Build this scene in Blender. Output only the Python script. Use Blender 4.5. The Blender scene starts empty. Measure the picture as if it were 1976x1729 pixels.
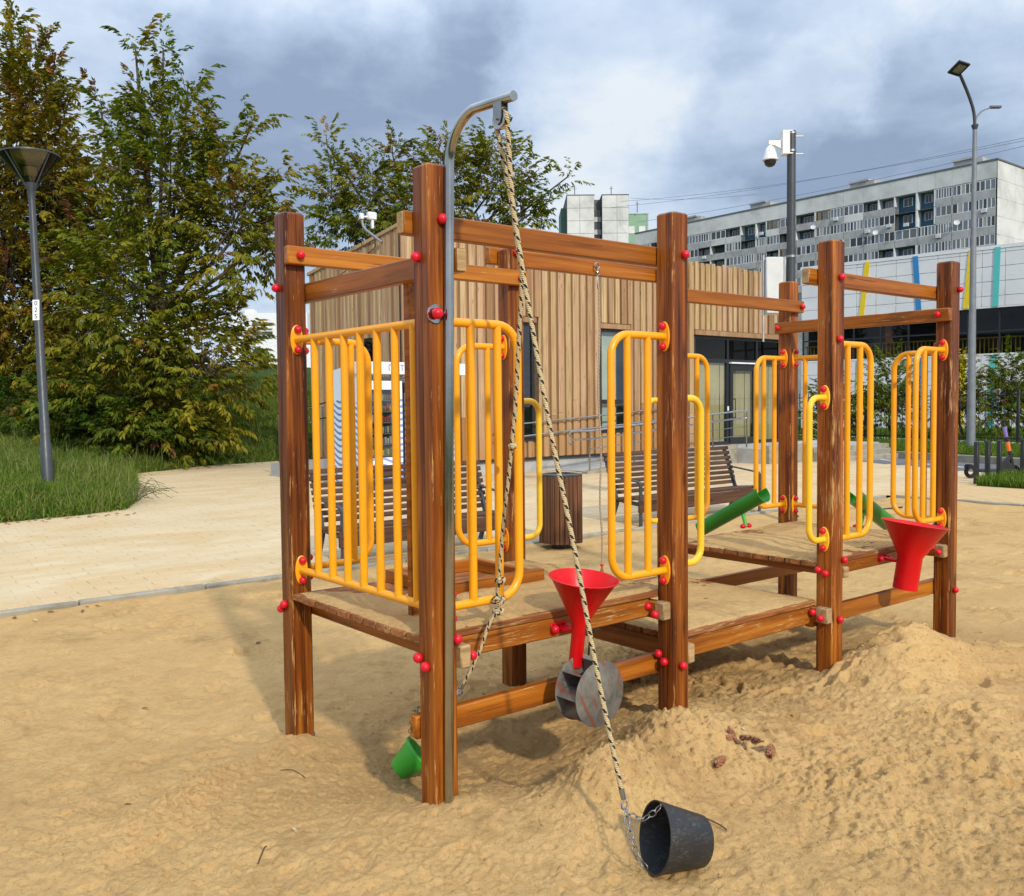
import bpy, math, random
import numpy as np
from mathutils import Vector, Matrix
random.seed(7)
R_ = math.radians
SC = bpy.context.scene
COL = SC.collection
# ---------------------------------------------------------------- camera
# metres; x runs along the front row of posts, y away from it, z up
CAM = Vector((-1.870, -2.773, 1.5))
cd = bpy.data.cameras.new('camera')
cam = bpy.data.objects.new('camera', cd)
COL.objects.link(cam)
cr, cu, cf = Vector((0.77697, -0.62946, -0.01031)), Vector((0.03682, 0.02909, 0.99890)), Vector((0.62846, 0.77649, -0.04578))
mw = Matrix((cr, cu, -cf)).transposed().to_4x4()
mw.translation = CAM
cam.matrix_world = mw
cd.sensor_fit = 'HORIZONTAL'
cd.sensor_width = 36.0
cd.lens = 1787.2 / 1976 * 36
cd.clip_start, cd.clip_end = 0.05, 3000
SC.camera = cam
# ---------------------------------------------------------------- sky and sun
SUN_AZ, SUN_EL = 15.5, 31.0            # light travels towards +y, leaning to +x
sd = Vector((math.sin(R_(SUN_AZ)) * math.cos(R_(SUN_EL)), math.cos(R_(SUN_AZ)) * math.cos(R_(SUN_EL)), -math.sin(R_(SUN_EL))))
W = bpy.data.worlds.new("World")
SC.world = W
W.use_nodes = True
wt = W.node_tree
for n in list(wt.nodes):
    wt.nodes.remove(n)
wo = wt.nodes.new('ShaderNodeOutputWorld')
wb = wt.nodes.new('ShaderNodeBackground')
wb.inputs['Strength'].default_value = 0.10
wt.links.new(wb.outputs[0], wo.inputs[0])
sky = wt.nodes.new('ShaderNodeTexSky')
sky.sky_type = 'NISHITA'
sky.sun_disc = False
sky.sun_elevation = R_(SUN_EL)
sky.sun_rotation = math.atan2(-sd.x, -sd.y)
def wn(t, **k):
    n = wt.nodes.new(t)
    for a, b in k.items():
        setattr(n, a, b)
    return n
def wl(a, b):
    wt.links.new(a, b)
def wmath(op, a, b=None):
    n = wn('ShaderNodeMath', operation=op)
    for i, v in enumerate((a, b)):
        if v is None: continue
        if isinstance(v, (int, float)): n.inputs[i].default_value = v
        else: wl(v, n.inputs[i])
    return n.outputs[0]
MASSES = [((.411, .869, .276), 10, -.40), ((.52, .801, .298), 9, -.34), ((.603, .721, .342), 9, -.26), ((.739, .571, .358), 9, -.26), ((.851, .458, .258), 9, -.30), ((.882, .395, .258), 8, -.22),
          ((.299, .895, .33), 9, -.20), ((.791, .567, .232), 7, -.12), ((.668, .662, .339), 8, .22), ((.803, .519, .293), 4.5, .30), ((.711, .661, .239), 9, .14), ((.443, .819, .364), 8, .16), ((.211, .917, .339), 9, .18), ((.83, .443, .34), 8, .16)]
tc = wn('ShaderNodeTexCoord')
sep = wn('ShaderNodeSeparateXYZ')
wl(tc.outputs['Generated'], sep.inputs[0])
zz = wmath('ADD', wmath('MAXIMUM', sep.outputs['Z'], 0.0), 0.16)
cmb = wn('ShaderNodeCombineXYZ')
wl(wmath('DIVIDE', sep.outputs['X'], zz), cmb.inputs[0])
wl(wmath('DIVIDE', sep.outputs['Y'], zz), cmb.inputs[1])
def cloud(scale, detail, rough, off, dist=0.0):
    mp = wn('ShaderNodeMapping')
    mp.inputs['Location'].default_value = off
    wl(cmb.outputs[0], mp.inputs[0])
    nz = wn('ShaderNodeTexNoise')
    nz.inputs['Scale'].default_value = scale
    nz.inputs['Detail'].default_value = detail
    nz.inputs['Roughness'].default_value = rough
    nz.inputs['Distortion'].default_value = dist
    wl(mp.outputs[0], nz.inputs['Vector'])
    return nz.outputs['Fac']
def wramp(f, stops):
    r = wn('ShaderNodeValToRGB')
    el = r.color_ramp.elements
    while len(el) < len(stops): el.new(0.5)
    for e, (p, c) in zip(el, stops):
        e.position = p
        e.color = (*c, 1)
    wl(f, r.inputs[0])
    return r.outputs[0]
def wmix(f, a, b, mode='MIX'):
    m = wn('ShaderNodeMix', data_type='RGBA', blend_type=mode)
    if isinstance(f, (int, float)): m.inputs[0].default_value = f
    else: wl(f, m.inputs[0])
    for i, v in ((6, a), (7, b)):
        if isinstance(v, tuple): m.inputs[i].default_value = (*v, 1)
        else: wl(v, m.inputs[i])
    return m.outputs[2]
nv = wn('ShaderNodeVectorMath', operation='NORMALIZE')
wl(tc.outputs['Generated'], nv.inputs[0])
big = cloud(0.75, 8, 0.55, (3.1, 1.7, 0), 0.3)
med = cloud(2.3, 8, 0.58, (7.7, -2.2, 0), 0.2)
warp = wn('ShaderNodeTexNoise')
warp.inputs['Scale'].default_value = 5.0
warp.inputs['Detail'].default_value = 7
warp.inputs['Roughness'].default_value = 0.62
wl(nv.outputs[0], warp.inputs['Vector'])
wv = wn('ShaderNodeVectorMath', operation='SUBTRACT')
wl(warp.outputs['Color'], wv.inputs[0])
wv.inputs[1].default_value = (0.5, 0.5, 0.5)
ws = wn('ShaderNodeVectorMath', operation='MULTIPLY_ADD')
wl(wv.outputs[0], ws.inputs[0])
ws.inputs[1].default_value = (0.30, 0.30, 0.22)
wl(nv.outputs[0], ws.inputs[2])
wz = wn('ShaderNodeVectorMath', operation='NORMALIZE')
wl(ws.outputs[0], wz.inputs[0])
field = wmath('ADD', wmath('MULTIPLY', wmath('SUBTRACT', big, 0.5), 1.15), wmath('MULTIPLY', wmath('SUBTRACT', med, 0.5), 1.0))
field = wmath('ADD', field, 0.70)
# heavier and thinner parts of the cloud deck: direction, width in degrees, weight
for (d_, wd, k_) in MASSES:
    dt = wn('ShaderNodeVectorMath', operation='DOT_PRODUCT')
    wl(wz.outputs[0], dt.inputs[0])
    dt.inputs[1].default_value = Vector(d_).normalized()
    mr = wn('ShaderNodeMapRange', interpolation_type='SMOOTHSTEP')
    wl(dt.outputs['Value'], mr.inputs[0])
    mr.inputs[1].default_value = math.cos(R_(wd))
    mr.inputs[2].default_value = 1.0
    field = wmath('ADD', field, wmath('MULTIPLY', mr.outputs[0], k_))
body = wramp(field, [(0.20, (2.8, 3.6, 5.1)), (0.40, (3.9, 4.9, 6.5)), (0.58, (5.0, 6.1, 7.8)), (0.76, (6.3, 7.3, 8.7)), (0.96, (8.0, 8.6, 9.1))])
cl = wmix(0.88, sky.outputs[0], body)
# a cloud deck is brighter overhead than low down
ze = wn('ShaderNodeMapRange', interpolation_type='SMOOTHSTEP')
wl(sep.outputs['Z'], ze.inputs[0])
ze.inputs[1].default_value = 0.25
ze.inputs[2].default_value = 1.0
gain = wmath('ADD', 1.0, wmath('MULTIPLY', ze.outputs[0], 1.45))
gv = wn('ShaderNodeVectorMath', operation='SCALE')
wl(cl, gv.inputs[0])
wl(gain, gv.inputs['Scale'])
cl = gv.outputs[0]
wl(cl, wb.inputs['Color'])
sl = bpy.data.lights.new('sun', 'SUN')
sl.energy = 2.9
sl.angle = R_(2.2)
sl.color = (1.0, 0.92, 0.78)
so = bpy.data.objects.new('sun', sl)
so.rotation_euler = sd.to_track_quat('-Z', 'Y').to_euler()
so.location = (-20, -40, 30)
COL.objects.link(so)
vs = SC.view_settings
SC.display_settings.display_device = 'sRGB'
vs.view_transform = 'Standard'
vs.look = 'None'
vs.exposure = 0.10
vs.gamma = 1.0
vs.use_curve_mapping = False
SC.render.engine = 'CYCLES'

# ---------------------------------------------------------------- helpers
def tag(o, label=None, cat=None, group=None, kind=None):
    if label: o['label'] = label
    if cat: o['category'] = cat
    if group: o['group'] = group
    if kind: o['kind'] = kind
    return o
def empty(name, loc=(0, 0, 0), rz=0, label=None, cat=None, group=None):
    o = bpy.data.objects.new(name, None)
    o.location = loc
    o.rotation_euler = (0, 0, rz)
    o.empty_display_size = 0.1
    COL.objects.link(o)
    return tag(o, label, cat, group)
def put(name, me, parent=None, loc=(0, 0, 0), rot=None, scale=None):
    o = bpy.data.objects.new(name, me)
    o.location = loc
    if rot is not None: o.rotation_euler = rot
    if scale is not None: o.scale = scale
    if parent is not None: o.parent = parent
    COL.objects.link(o)
    return o
def copy_tree(o, parent=None):
    c = o.copy()
    COL.objects.link(c)
    if parent is not None: c.parent = parent
    for ch in list(o.children):
        copy_tree(ch, c)
    return c
class MB:
    def __init__(s):
        s.v, s.f, s.m, s.uv = [], [], [], {}
    def add(s, vs_, fs, mat=0):
        b = len(s.v)
        s.v += [tuple(p) for p in vs_]
        for f in fs:
            s.f.append(tuple(i + b for i in f))
            s.m.append(mat)
        return b
    def box(s, a, b, mat=0):
        x0, y0, z0 = a
        x1, y1, z1 = b
        s.add([(x0, y0, z0), (x1, y0, z0), (x1, y1, z0), (x0, y1, z0), (x0, y0, z1), (x1, y0, z1), (x1, y1, z1), (x0, y1, z1)],
              [(0, 3, 2, 1), (4, 5, 6, 7), (0, 1, 5, 4), (1, 2, 6, 5), (2, 3, 7, 6), (3, 0, 4, 7)], mat)
        return s
    def cbox(s, a, b, c=0.004, mat=0, M=None):
        """box with chamfered edges"""
        lo, hi = a, b
        vs_, idx = [], {}
        for sx in (0, 1):
            for sy in (0, 1):
                for sz in (0, 1):
                    sg = (sx, sy, sz)
                    for ax in range(3):
                        p = [(hi[i] if sg[i] else lo[i]) for i in range(3)]
                        for i in range(3):
                            if i != ax: p[i] += -c if sg[i] else c
                        idx[(sg, ax)] = len(vs_)
                        vs_.append(tuple(p))
        fs = []
        for ax in range(3):
            o1, o2 = (ax + 1) % 3, (ax + 2) % 3
            for sv in (0, 1):
                q = []
                for (p, r) in ((0, 0), (1, 0), (1, 1), (0, 1)):
                    sg = [0, 0, 0]
                    sg[ax] = sv; sg[o1] = p; sg[o2] = r
                    q.append(idx[(tuple(sg), ax)])
                fs.append(tuple(q) if sv else tuple(reversed(q)))
            for p in (0, 1):
                for r in (0, 1):
                    g0, g1 = [0, 0, 0], [0, 0, 0]
                    g0[o1] = g1[o1] = p
                    g0[o2] = g1[o2] = r
                    g1[ax] = 1
                    q = [idx[(tuple(g0), o1)], idx[(tuple(g1), o1)], idx[(tuple(g1), o2)], idx[(tuple(g0), o2)]]
                    fs.append(tuple(q) if (p ^ r) else tuple(reversed(q)))
        for sg in [(i, j, k) for i in (0, 1) for j in (0, 1) for k in (0, 1)]:
            t = [idx[(sg, 0)], idx[(sg, 1)], idx[(sg, 2)]]
            fs.append(tuple(t) if (sum(sg) % 2) else tuple(reversed(t)))
        if M is not None: vs_ = [tuple(M @ Vector(p)) for p in vs_]
        s.add(vs_, fs, mat)
        return s
    def ring(s, c, ax, r, n, ref=None):
        ax = Vector(ax).normalized()
        ref = Vector(ref) if ref is not None else (Vector((0, 0, 1)) if abs(ax.z) < 0.9 else Vector((1, 0, 0)))
        e1 = (ref - ax * ref.dot(ax)).normalized()
        e2 = ax.cross(e1)
        return [tuple(Vector(c) + (e1 * math.cos(2 * math.pi * i / n) + e2 * math.sin(2 * math.pi * i / n)) * r) for i in range(n)], e1
    def tube(s, path, r, n=10, mat=0, caps=True, closed=False, uv=False):
        P = [Vector(p) for p in path]
        k = len(P)
        rr = r if isinstance(r, (list, tuple)) else [r] * k
        b0 = len(s.v)
        ref = None
        L = 0.0
        Ls = []
        for i in range(k):
            if closed: t = P[(i + 1) % k] - P[i - 1]
            elif i == 0: t = P[1] - P[0]
            elif i == k - 1: t = P[-1] - P[-2]
            else: t = (P[i] - P[i - 1]).normalized() + (P[i + 1] - P[i]).normalized()
            if t.length < 1e-9: t = Vector((0, 0, 1))
            q, ref = s.ring(P[i], t, rr[i], n, ref)
            s.v += q
            if i: L += (P[i] - P[i - 1]).length
            Ls.append(L)
        for i in range(k if closed else k - 1):
            j = (i + 1) % k
            for a in range(n):
                c = (a + 1) % n
                if uv: s.uv[len(s.f)] = [(a / n, Ls[i]), ((a + 1) / n, Ls[i]), ((a + 1) / n, Ls[j]), (a / n, Ls[j])]
                s.f.append((b0 + i * n + a, b0 + i * n + c, b0 + j * n + c, b0 + j * n + a))
                s.m.append(mat)
        if caps and not closed:
            s.f.append(tuple(b0 + a for a in reversed(range(n)))); s.m.append(mat)
            s.f.append(tuple(b0 + (k - 1) * n + a for a in range(n))); s.m.append(mat)
        return s
    def cyl(s, a, b, r, n=12, mat=0, r2=None):
        return s.tube([a, b], [r, r if r2 is None else r2], n, mat)
    def lathe(s, prof, c=(0, 0, 0), ax=(0, 0, 1), n=20, mat=0, a0=0.0, a1=2 * math.pi, sx=1.0, sy=1.0):
        """prof: (radius, height) pairs along ax"""
        ax = Vector(ax).normalized()
        ref = Vector((0, 0, 1)) if abs(ax.z) < 0.9 else Vector((1, 0, 0))
        e1 = (ref - ax * ref.dot(ax)).normalized()
        e2 = ax.cross(e1)
        full = abs(a1 - a0 - 2 * math.pi) < 1e-6
        m = n if full else n + 1
        b0 = len(s.v)
        for (r, h) in prof:
            for i in range(m):
                t = a0 + (a1 - a0) * i / n
                s.v.append(tuple(Vector(c) + ax * h + e1 * (math.cos(t) * r * sx) + e2 * (math.sin(t) * r * sy)))
        for j in range(len(prof) - 1):
            for i in range(n):
                k = (i + 1) % m
                s.f.append((b0 + j * m + i, b0 + j * m + k, b0 + (j + 1) * m + k, b0 + (j + 1) * m + i))
                s.m.append(mat)
        return s
    def prism(s, poly, d, mat=0):
        """flat polygon (3-d points) pushed along vector d"""
        n = len(poly)
        d = Vector(d)
        b = s.add([tuple(p) for p in poly] + [tuple(Vector(p) + d) for p in poly], [], mat)
        s.f.append(tuple(b + i for i in reversed(range(n)))); s.m.append(mat)
        s.f.append(tuple(b + n + i for i in range(n))); s.m.append(mat)
        for i in range(n):
            k = (i + 1) % n
            s.f.append((b + i, b + k, b + n + k, b + n + i)); s.m.append(mat)
        return s
    def mesh(s, name, mats, smooth=True, ang=38):
        me = bpy.data.meshes.new(name)
        me.from_pydata(s.v, [], s.f)
        if not isinstance(mats, (list, tuple)): mats = [mats]
        for m in mats: me.materials.append(m)
        me.polygons.foreach_set('material_index', s.m)
        if s.uv:
            ul = me.uv_layers.new(name='uv')
            for p in me.polygons:
                q = s.uv.get(p.index)
                if q:
                    for li, c in zip(p.loop_indices, q): ul.data[li].uv = c
        me.update()
        if not smooth: me.polygons.foreach_set('use_smooth', [False] * len(me.polygons))
        if smooth:
            me.polygons.foreach_set('use_smooth', [True] * len(me.polygons))
            me.set_sharp_from_angle(angle=R_(ang))
        return me
    def put(s, name, mats, parent=None, loc=(0, 0, 0), rot=None, smooth=True, ang=38):
        return put(name, s.mesh(name, mats, smooth, ang), parent, loc, rot)
def arc(c, e1, e2, r, a0, a1, n=6):
    c, e1, e2 = Vector(c), Vector(e1), Vector(e2)
    return [tuple(c + (e1 * math.cos(a0 + (a1 - a0) * i / n) + e2 * math.sin(a0 + (a1 - a0) * i / n)) * r) for i in range(n + 1)]
def fast_mesh(name, verts, faces, mats, smooth=False, col=None, loops=4):
    """big meshes from numpy arrays; faces all with the same corner count"""
    me = bpy.data.meshes.new(name)
    nv, nf = len(verts), len(faces)
    me.vertices.add(nv)
    me.vertices.foreach_set('co', np.asarray(verts, dtype=np.float32).ravel())
    me.loops.add(nf * loops)
    me.loops.foreach_set('vertex_index', np.asarray(faces, dtype=np.int32).ravel())
    me.polygons.add(nf)
    me.polygons.foreach_set('loop_start', np.arange(0, nf * loops, loops, dtype=np.int32))
    if not isinstance(mats, (list, tuple)): mats = [mats]
    for m in mats: me.materials.append(m)
    me.update(calc_edges=True)
    if col is not None:
        at = me.attributes.new('tint', 'FLOAT_COLOR', 'POINT')
        at.data.foreach_set('color', np.asarray(col, dtype=np.float32).ravel())
    me.polygons.foreach_set('use_smooth', np.full(nf, bool(smooth)))
    return me
# numpy value noise
_rng = np.random.default_rng(5)
_T = _rng.random((256, 256)).astype(np.float64)
def vnoise(x, y, sc, seed=0):
    x = np.asarray(x, dtype=np.float64) * sc + seed * 17.31
    y = np.asarray(y, dtype=np.float64) * sc + seed * 9.77
    xi, yi = np.floor(x).astype(int), np.floor(y).astype(int)
    fx, fy = x - xi, y - yi
    fx, fy = fx * fx * (3 - 2 * fx), fy * fy * (3 - 2 * fy)
    a, b = _T[xi % 256, yi % 256], _T[(xi + 1) % 256, yi % 256]
    c, d = _T[xi % 256, (yi + 1) % 256], _T[(xi + 1) % 256, (yi + 1) % 256]
    return (a * (1 - fx) + b * fx) * (1 - fy) + (c * (1 - fx) + d * fx) * fy - 0.5
def fbm(x, y, sc, octv=4, g=0.5, seed=0):
    o, a = 0, 1.0
    for i in range(octv):
        o = o + a * vnoise(x, y, sc * 2 ** i, seed + i)
        a *= g
    return o
# ---------------------------------------------------------------- materials
class G:
    """small node-graph writer"""
    def __init__(s, name, rough=0.5, metal=0.0, spec=0.5, base=(0.5, 0.5, 0.5), coat=0.0):
        s.m = bpy.data.materials.new(name)
        s.m.use_nodes = True
        s.t = s.m.node_tree
        s.b = s.t.nodes['Principled BSDF']
        s.b.inputs['Base Color'].default_value = (*base, 1)
        s.b.inputs['Roughness'].default_value = rough
        s.b.inputs['Metallic'].default_value = metal
        s.b.inputs['Specular IOR Level'].default_value = spec
        s.b.inputs['Coat Weight'].default_value = coat
        s.b.inputs['Coat Roughness'].default_value = 0.18
    def n(s, t, **k):
        q = s.t.nodes.new(t)
        for a, b in k.items(): setattr(q, a, b)
        return q
    def l(s, a, b): s.t.links.new(a, b)
    def inp(s, node, i, v):
        if v is None: return
        if hasattr(v, 'links'): s.l(v, node.inputs[i])
        elif isinstance(v, tuple) and len(v) == 3 and len(getattr(node.inputs[i], 'default_value', [0] * 3)) == 4: node.inputs[i].default_value = (*v, 1)
        else: node.inputs[i].default_value = v
    def math(s, op, a, b=None, c=None, clamp=False):
        q = s.n('ShaderNodeMath', operation=op, use_clamp=clamp)
        for i, v in enumerate((a, b, c)): s.inp(q, i, v)
        return q.outputs[0]
    def pos(s): return s.n('ShaderNodeNewGeometry').outputs['Position']
    def ob(s): return s.n('ShaderNodeTexCoord').outputs['Object']
    def rnd(s): return s.n('ShaderNodeObjectInfo').outputs['Random']
    def map(s, v, sc=(1, 1, 1), loc=(0, 0, 0), rot=(0, 0, 0)):
        q = s.n('ShaderNodeMapping')
        s.l(v, q.inputs[0])
        q.inputs['Scale'].default_value = sc
        q.inputs['Location'].default_value = loc
        q.inputs['Rotation'].default_value = rot
        return q.outputs[0]
    def shift(s, v, f, amp=40.0):
        c = s.n('ShaderNodeCombineXYZ')
        w = s.math('MULTIPLY', f, amp)
        for i in range(3): s.l(w, c.inputs[i])
        a = s.n('ShaderNodeVectorMath', operation='ADD')
        s.l(v, a.inputs[0]); s.l(c.outputs[0], a.inputs[1])
        return a.outputs[0]
    def noise(s, v, sc, det=4, rough=0.55, dist=0.0):
        q = s.n('ShaderNodeTexNoise')
        s.l(v, q.inputs['Vector'])
        q.inputs['Scale'].default_value = sc
        q.inputs['Detail'].default_value = det
        q.inputs['Roughness'].default_value = rough
        q.inputs['Distortion'].default_value = dist
        return q.outputs['Fac']
    def vor(s, v, sc, feat='F1', out='Distance'):
        q = s.n('ShaderNodeTexVoronoi', feature=feat)
        s.l(v, q.inputs['Vector'])
        q.inputs['Scale'].default_value = sc
        return q.outputs[out]
    def ramp(s, f, stops, interp='LINEAR'):
        r = s.n('ShaderNodeValToRGB')
        r.color_ramp.interpolation = interp
        el = r.color_ramp.elements
        while len(el) < len(stops): el.new(0.5)
        for e, (p, c) in zip(el, stops):
            e.position = p
            e.color = (c, c, c, 1) if isinstance(c, (int, float)) else (*c, 1)
        s.l(f, r.inputs[0])
        return r.outputs[0]
    def mix(s, f, a, b, mode='MIX'):
        q = s.n('ShaderNodeMix', data_type='RGBA', blend_type=mode)
        s.inp(q, 0, f); s.inp(q, 6, a); s.inp(q, 7, b)
        return q.outputs[2]
    def bump(s, h, st=0.3, d=0.01):
        q = s.n('ShaderNodeBump')
        q.inputs['Strength'].default_value = st
        q.inputs['Distance'].default_value = d
        s.l(h, q.inputs['Height'])
        s.l(q.outputs[0], s.b.inputs['Normal'])
    def col(s, c): s.inp(s.b, 'Base Color', c); return s
    def rough(s, f): s.inp(s.b, 'Roughness', f); return s
def plain(name, base, rough=0.5, metal=0.0, var=0.12, sc=9.0, spec=0.5, coat=0.0, bmp=0.0, bsc=120):
    g = G(name, rough, metal, spec, base, coat)
    v = g.pos()
    n = g.noise(v, sc, 5, 0.6)
    lo = tuple(max(0, c * (1 - 2.2 * var)) for c in base)
    hi = tuple(min(1, c * (1 + 1.1 * var)) for c in base)
    g.col(g.ramp(n, [(0.3, lo), (0.55, base), (0.75, hi)]))
    g.rough(g.math('ADD', g.math('MULTIPLY', g.noise(v, sc * 3, 3), 0.25), rough - 0.12))
    if bmp: g.bump(g.noise(v, bsc, 3), bmp, 0.002)
    return g.m
def wood(name, axis, dark, mid, light, rough=0.42, coat=0.25, wear=0.0, streak=34.0, contrast=1.0, rv=0.35, wearcol=(0.52, 0.36, 0.2)):
    g = G(name, rough, 0, 0.3, mid, coat * .3)
    sc = [streak, streak, streak]
    sc[axis] = streak * 0.045
    v = g.shift(g.pos(), g.rnd(), 30)
    a = g.noise(g.map(v, tuple(sc)), 1.0, 6, 0.62, 0.5)
    sc2 = [17.0, 17.0, 17.0]
    sc2[axis] = 0.55
    b = g.noise(g.map(v, tuple(sc2)), 1.0, 4, 0.6, 0.8)
    f = g.math('ADD', g.math('MULTIPLY', a, 0.42), g.math('MULTIPLY', b, 0.58))
    w = 0.17 / contrast
    c = g.ramp(f, [(0.5 - w, dark), (0.51, mid), (0.53 + w, light)])
    hue = g.n('ShaderNodeHueSaturation')
    hue.inputs['Hue'].default_value = 0.5
    kn = g.ramp(g.vor(g.map(v, tuple(2.2 if i == axis else 9.0 for i in range(3))), 1.0), [(0.05, 0.85), (0.16, 0.0)])
    c = g.mix(g.math('MULTIPLY', kn, 0.8), c, tuple(x * .35 for x in dark))
    ck = g.ramp(g.noise(g.map(v, tuple(1.2 if i == axis else 95.0 for i in range(3))), 1.0, 3, 0.5), [(0.66, 0.0), (0.70, 0.8)])
    c = g.mix(ck, c, tuple(x * .5 for x in dark))
    g.l(g.math('ADD', g.math('MULTIPLY', g.rnd(), rv), 1.0 - rv / 2), hue.inputs['Value'])
    g.l(c, hue.inputs['Color'])
    c = hue.outputs[0]
    if wear:
        sc3 = [120.0, 120.0, 120.0]
        sc3[axis] = 7.0
        k = g.noise(g.map(v, tuple(sc3)), 1.0, 5, 0.7)
        k2 = g.noise(v, 3.0, 3)
        k = g.ramp(g.math('ADD', k, g.math('MULTIPLY', k2, 0.5)), [(0.86 - 0.12 * wear, 0.0), (0.92 - 0.12 * wear, 1.0)])
        c = g.mix(k, c, wearcol)
    g.col(c)
    g.rough(g.math('ADD', g.math('MULTIPLY', a, 0.3), rough - 0.13))
    g.bump(g.math('SUBTRACT', a, ck), 0.3, 0.003)
    return g.m
PD, PM, PL = (0.045, 0.0085, 0.0012), (0.215, 0.054, 0.0045), (0.44, 0.150, 0.014)
BD, BM_, BL = (0.11, 0.026, 0.003), (0.315, 0.094, 0.007), (0.48, 0.180, 0.020)
M = {}
M['post'] = wood('varnished post wood', 2, PD, PM, PL, wear=-0.15, contrast=1.3, wearcol=(0.40, 0.21, 0.075), streak=42)
M['postworn'] = wood('worn post edge', 2, PD, PM, PL, wear=0.35, contrast=1.3, wearcol=(0.46, 0.24, 0.08), streak=42)
M['beamx'] = wood('varnished beam wood x', 0, BD, BM_, BL, wear=-0.6)
M['beamy'] = wood('varnished beam wood y', 1, BD, BM_, BL, wear=-0.6)
M['railx'] = wood('worn deck beam wood x', 0, BD, BM_, BL, wear=0.25, wearcol=(0.42, 0.26, 0.10))
M['endgrain'] = wood('bare end grain', 0, (0.20, 0.12, 0.05), (0.36, 0.235, 0.11), (0.46, 0.33, 0.17), rough=0.75, coat=0, streak=60)
M['plank'] = wood('deck plank wood', 0, (0.09, 0.028, 0.009), (0.25, 0.085, 0.022), (0.36, 0.15, 0.05), rough=0.7, coat=0, wear=0.35, wearcol=(0.38, 0.24, 0.10))
M['bench'] = wood('brown bench slat', 0, (0.035, 0.016, 0.009), (0.085, 0.040, 0.022), (0.14, 0.072, 0.042), rough=0.6, coat=0.05)
M['binslat'] = wood('brown bin slat', 2, (0.045, 0.018, 0.008), (0.13, 0.055, 0.024), (0.2, 0.095, 0.045), rough=0.6, coat=0.05)
def paint(name, base, chip=None):
    g = G(name, 0.36, 0, 0.4, base, 0.1)
    v = g.pos()
    n = g.noise(v, 14, 5, 0.6)
    c = g.ramp(n, [(0.25, tuple(x * 0.93 for x in base)), (0.55, base), (0.8, tuple(min(1, x * 1.03) for x in base))])
    k = g.ramp(g.noise(v, 60, 4, 0.7), [(0.68, 0.0), (0.74, 1.0)])
    c = g.mix(g.math('MULTIPLY', k, 0.5), c, tuple(x * 0.55 for x in base))
    dr = g.ramp(g.noise(v, 7.0, 6, 0.72), [(0.56, 0.0), (0.78, 0.4)])
    c = g.mix(dr, c, tuple(x * 0.62 + 0.02 for x in base))
    sc_ = g.ramp(g.noise(g.map(v, (160, 160, 12)), 1.0, 4, 0.7), [(0.70, 0.0), (0.76, 0.5)])
    c = g.mix(sc_, c, tuple(x * 0.5 + 0.06 for x in base))
    g.col(c)
    g.rough(g.math('ADD', g.math('MULTIPLY', n, 0.3), 0.2))
    g.bump(g.noise(v, 260, 2), 0.06, 0.002)
    return g.m
M['yellow'] = paint('yellow rail paint', (0.84, 0.345, 0.006))
M['lemon'] = paint('lemon handle paint', (0.86, 0.50, 0.025))
M['red'] = paint('red plastic', (0.60, 0.008, 0.022))
M['redf'] = paint('red funnel plastic', (0.58, 0.003, 0.006))
for k_ in ('redf', 'red'):
    M[k_].node_tree.nodes['Principled BSDF'].inputs['Specular IOR Level'].default_value = 0.3
    M[k_].node_tree.nodes['Principled BSDF'].inputs['Coat Weight'].default_value = 0.04
M['greenp'] = paint('green chute plastic', (0.018, 0.20, 0.012))
M['greenb'] = paint('green bucket plastic', (0.05, 0.42, 0.04))
def steel(name, base=(0.46, 0.455, 0.44), rough=0.17):
    g = G(name, rough, 1.0, 0.5, base)
    v = g.pos()
    n = g.noise(g.map(v, (70, 70, 6)), 1.0, 5, 0.65)
    g.rough(g.math('ADD', g.math('MULTIPLY', n, 0.16), rough - 0.08))
    k = g.noise(v, 6, 4)
    g.col(g.ramp(k, [(0.3, tuple(x * 0.7 for x in base)), (0.6, base)]))
    return g.m
M['steel'] = steel('brushed steel')
M['galv'] = steel('galvanised steel', (0.36, 0.37, 0.38), 0.42)
def wheelmat():
    g = G('worn wheel plate', 0.55, 0.35, 0.4, (0.2, 0.19, 0.17))
    v = g.ob()
    n = g.noise(v, 12, 6, 0.65, 0.6)
    c = g.ramp(n, [(0.3, (0.085, 0.082, 0.075)), (0.5, (0.165, 0.155, 0.135)), (0.7, (0.23, 0.215, 0.185))])
    wv = g.n('ShaderNodeTexWave', wave_type='RINGS', rings_direction='SPHERICAL')
    wv.inputs['Scale'].default_value = 6
    wv.inputs['Distortion'].default_value = 7
    g.l(v, wv.inputs[0])
    k = g.ramp(g.math('MULTIPLY', wv.outputs['Fac'], g.noise(v, 7, 3)), [(0.42, 0.0), (0.52, 1.0)])
    c = g.mix(g.math('MULTIPLY', k, 0.75), c, (0.24, 0.07, 0.035))
    g.col(c)
    g.bump(n, 0.2, 0.004)
    return g.m
M['wheel'] = wheelmat()
def blackplastic():
    g = G('scuffed black rubber', 0.5, 0, 0.4, (0.02, 0.021, 0.023))
    v = g.ob()
    s1 = g.noise(g.map(v, (60, 60, 160)), 1.0, 6, 0.75, 0.8)
    k = g.ramp(g.math('ADD', s1, g.math('MULTIPLY', g.noise(v, 14, 4), 0.35)), [(0.70, 0.0), (0.95, 0.75)])
    g.col(g.mix(k, (0.019, 0.020, 0.022), (0.16, 0.145, 0.10)))
    g.rough(g.math('ADD', g.math('MULTIPLY', s1, 0.3), 0.32))
    return g.m
M['black'] = blackplastic()
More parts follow.
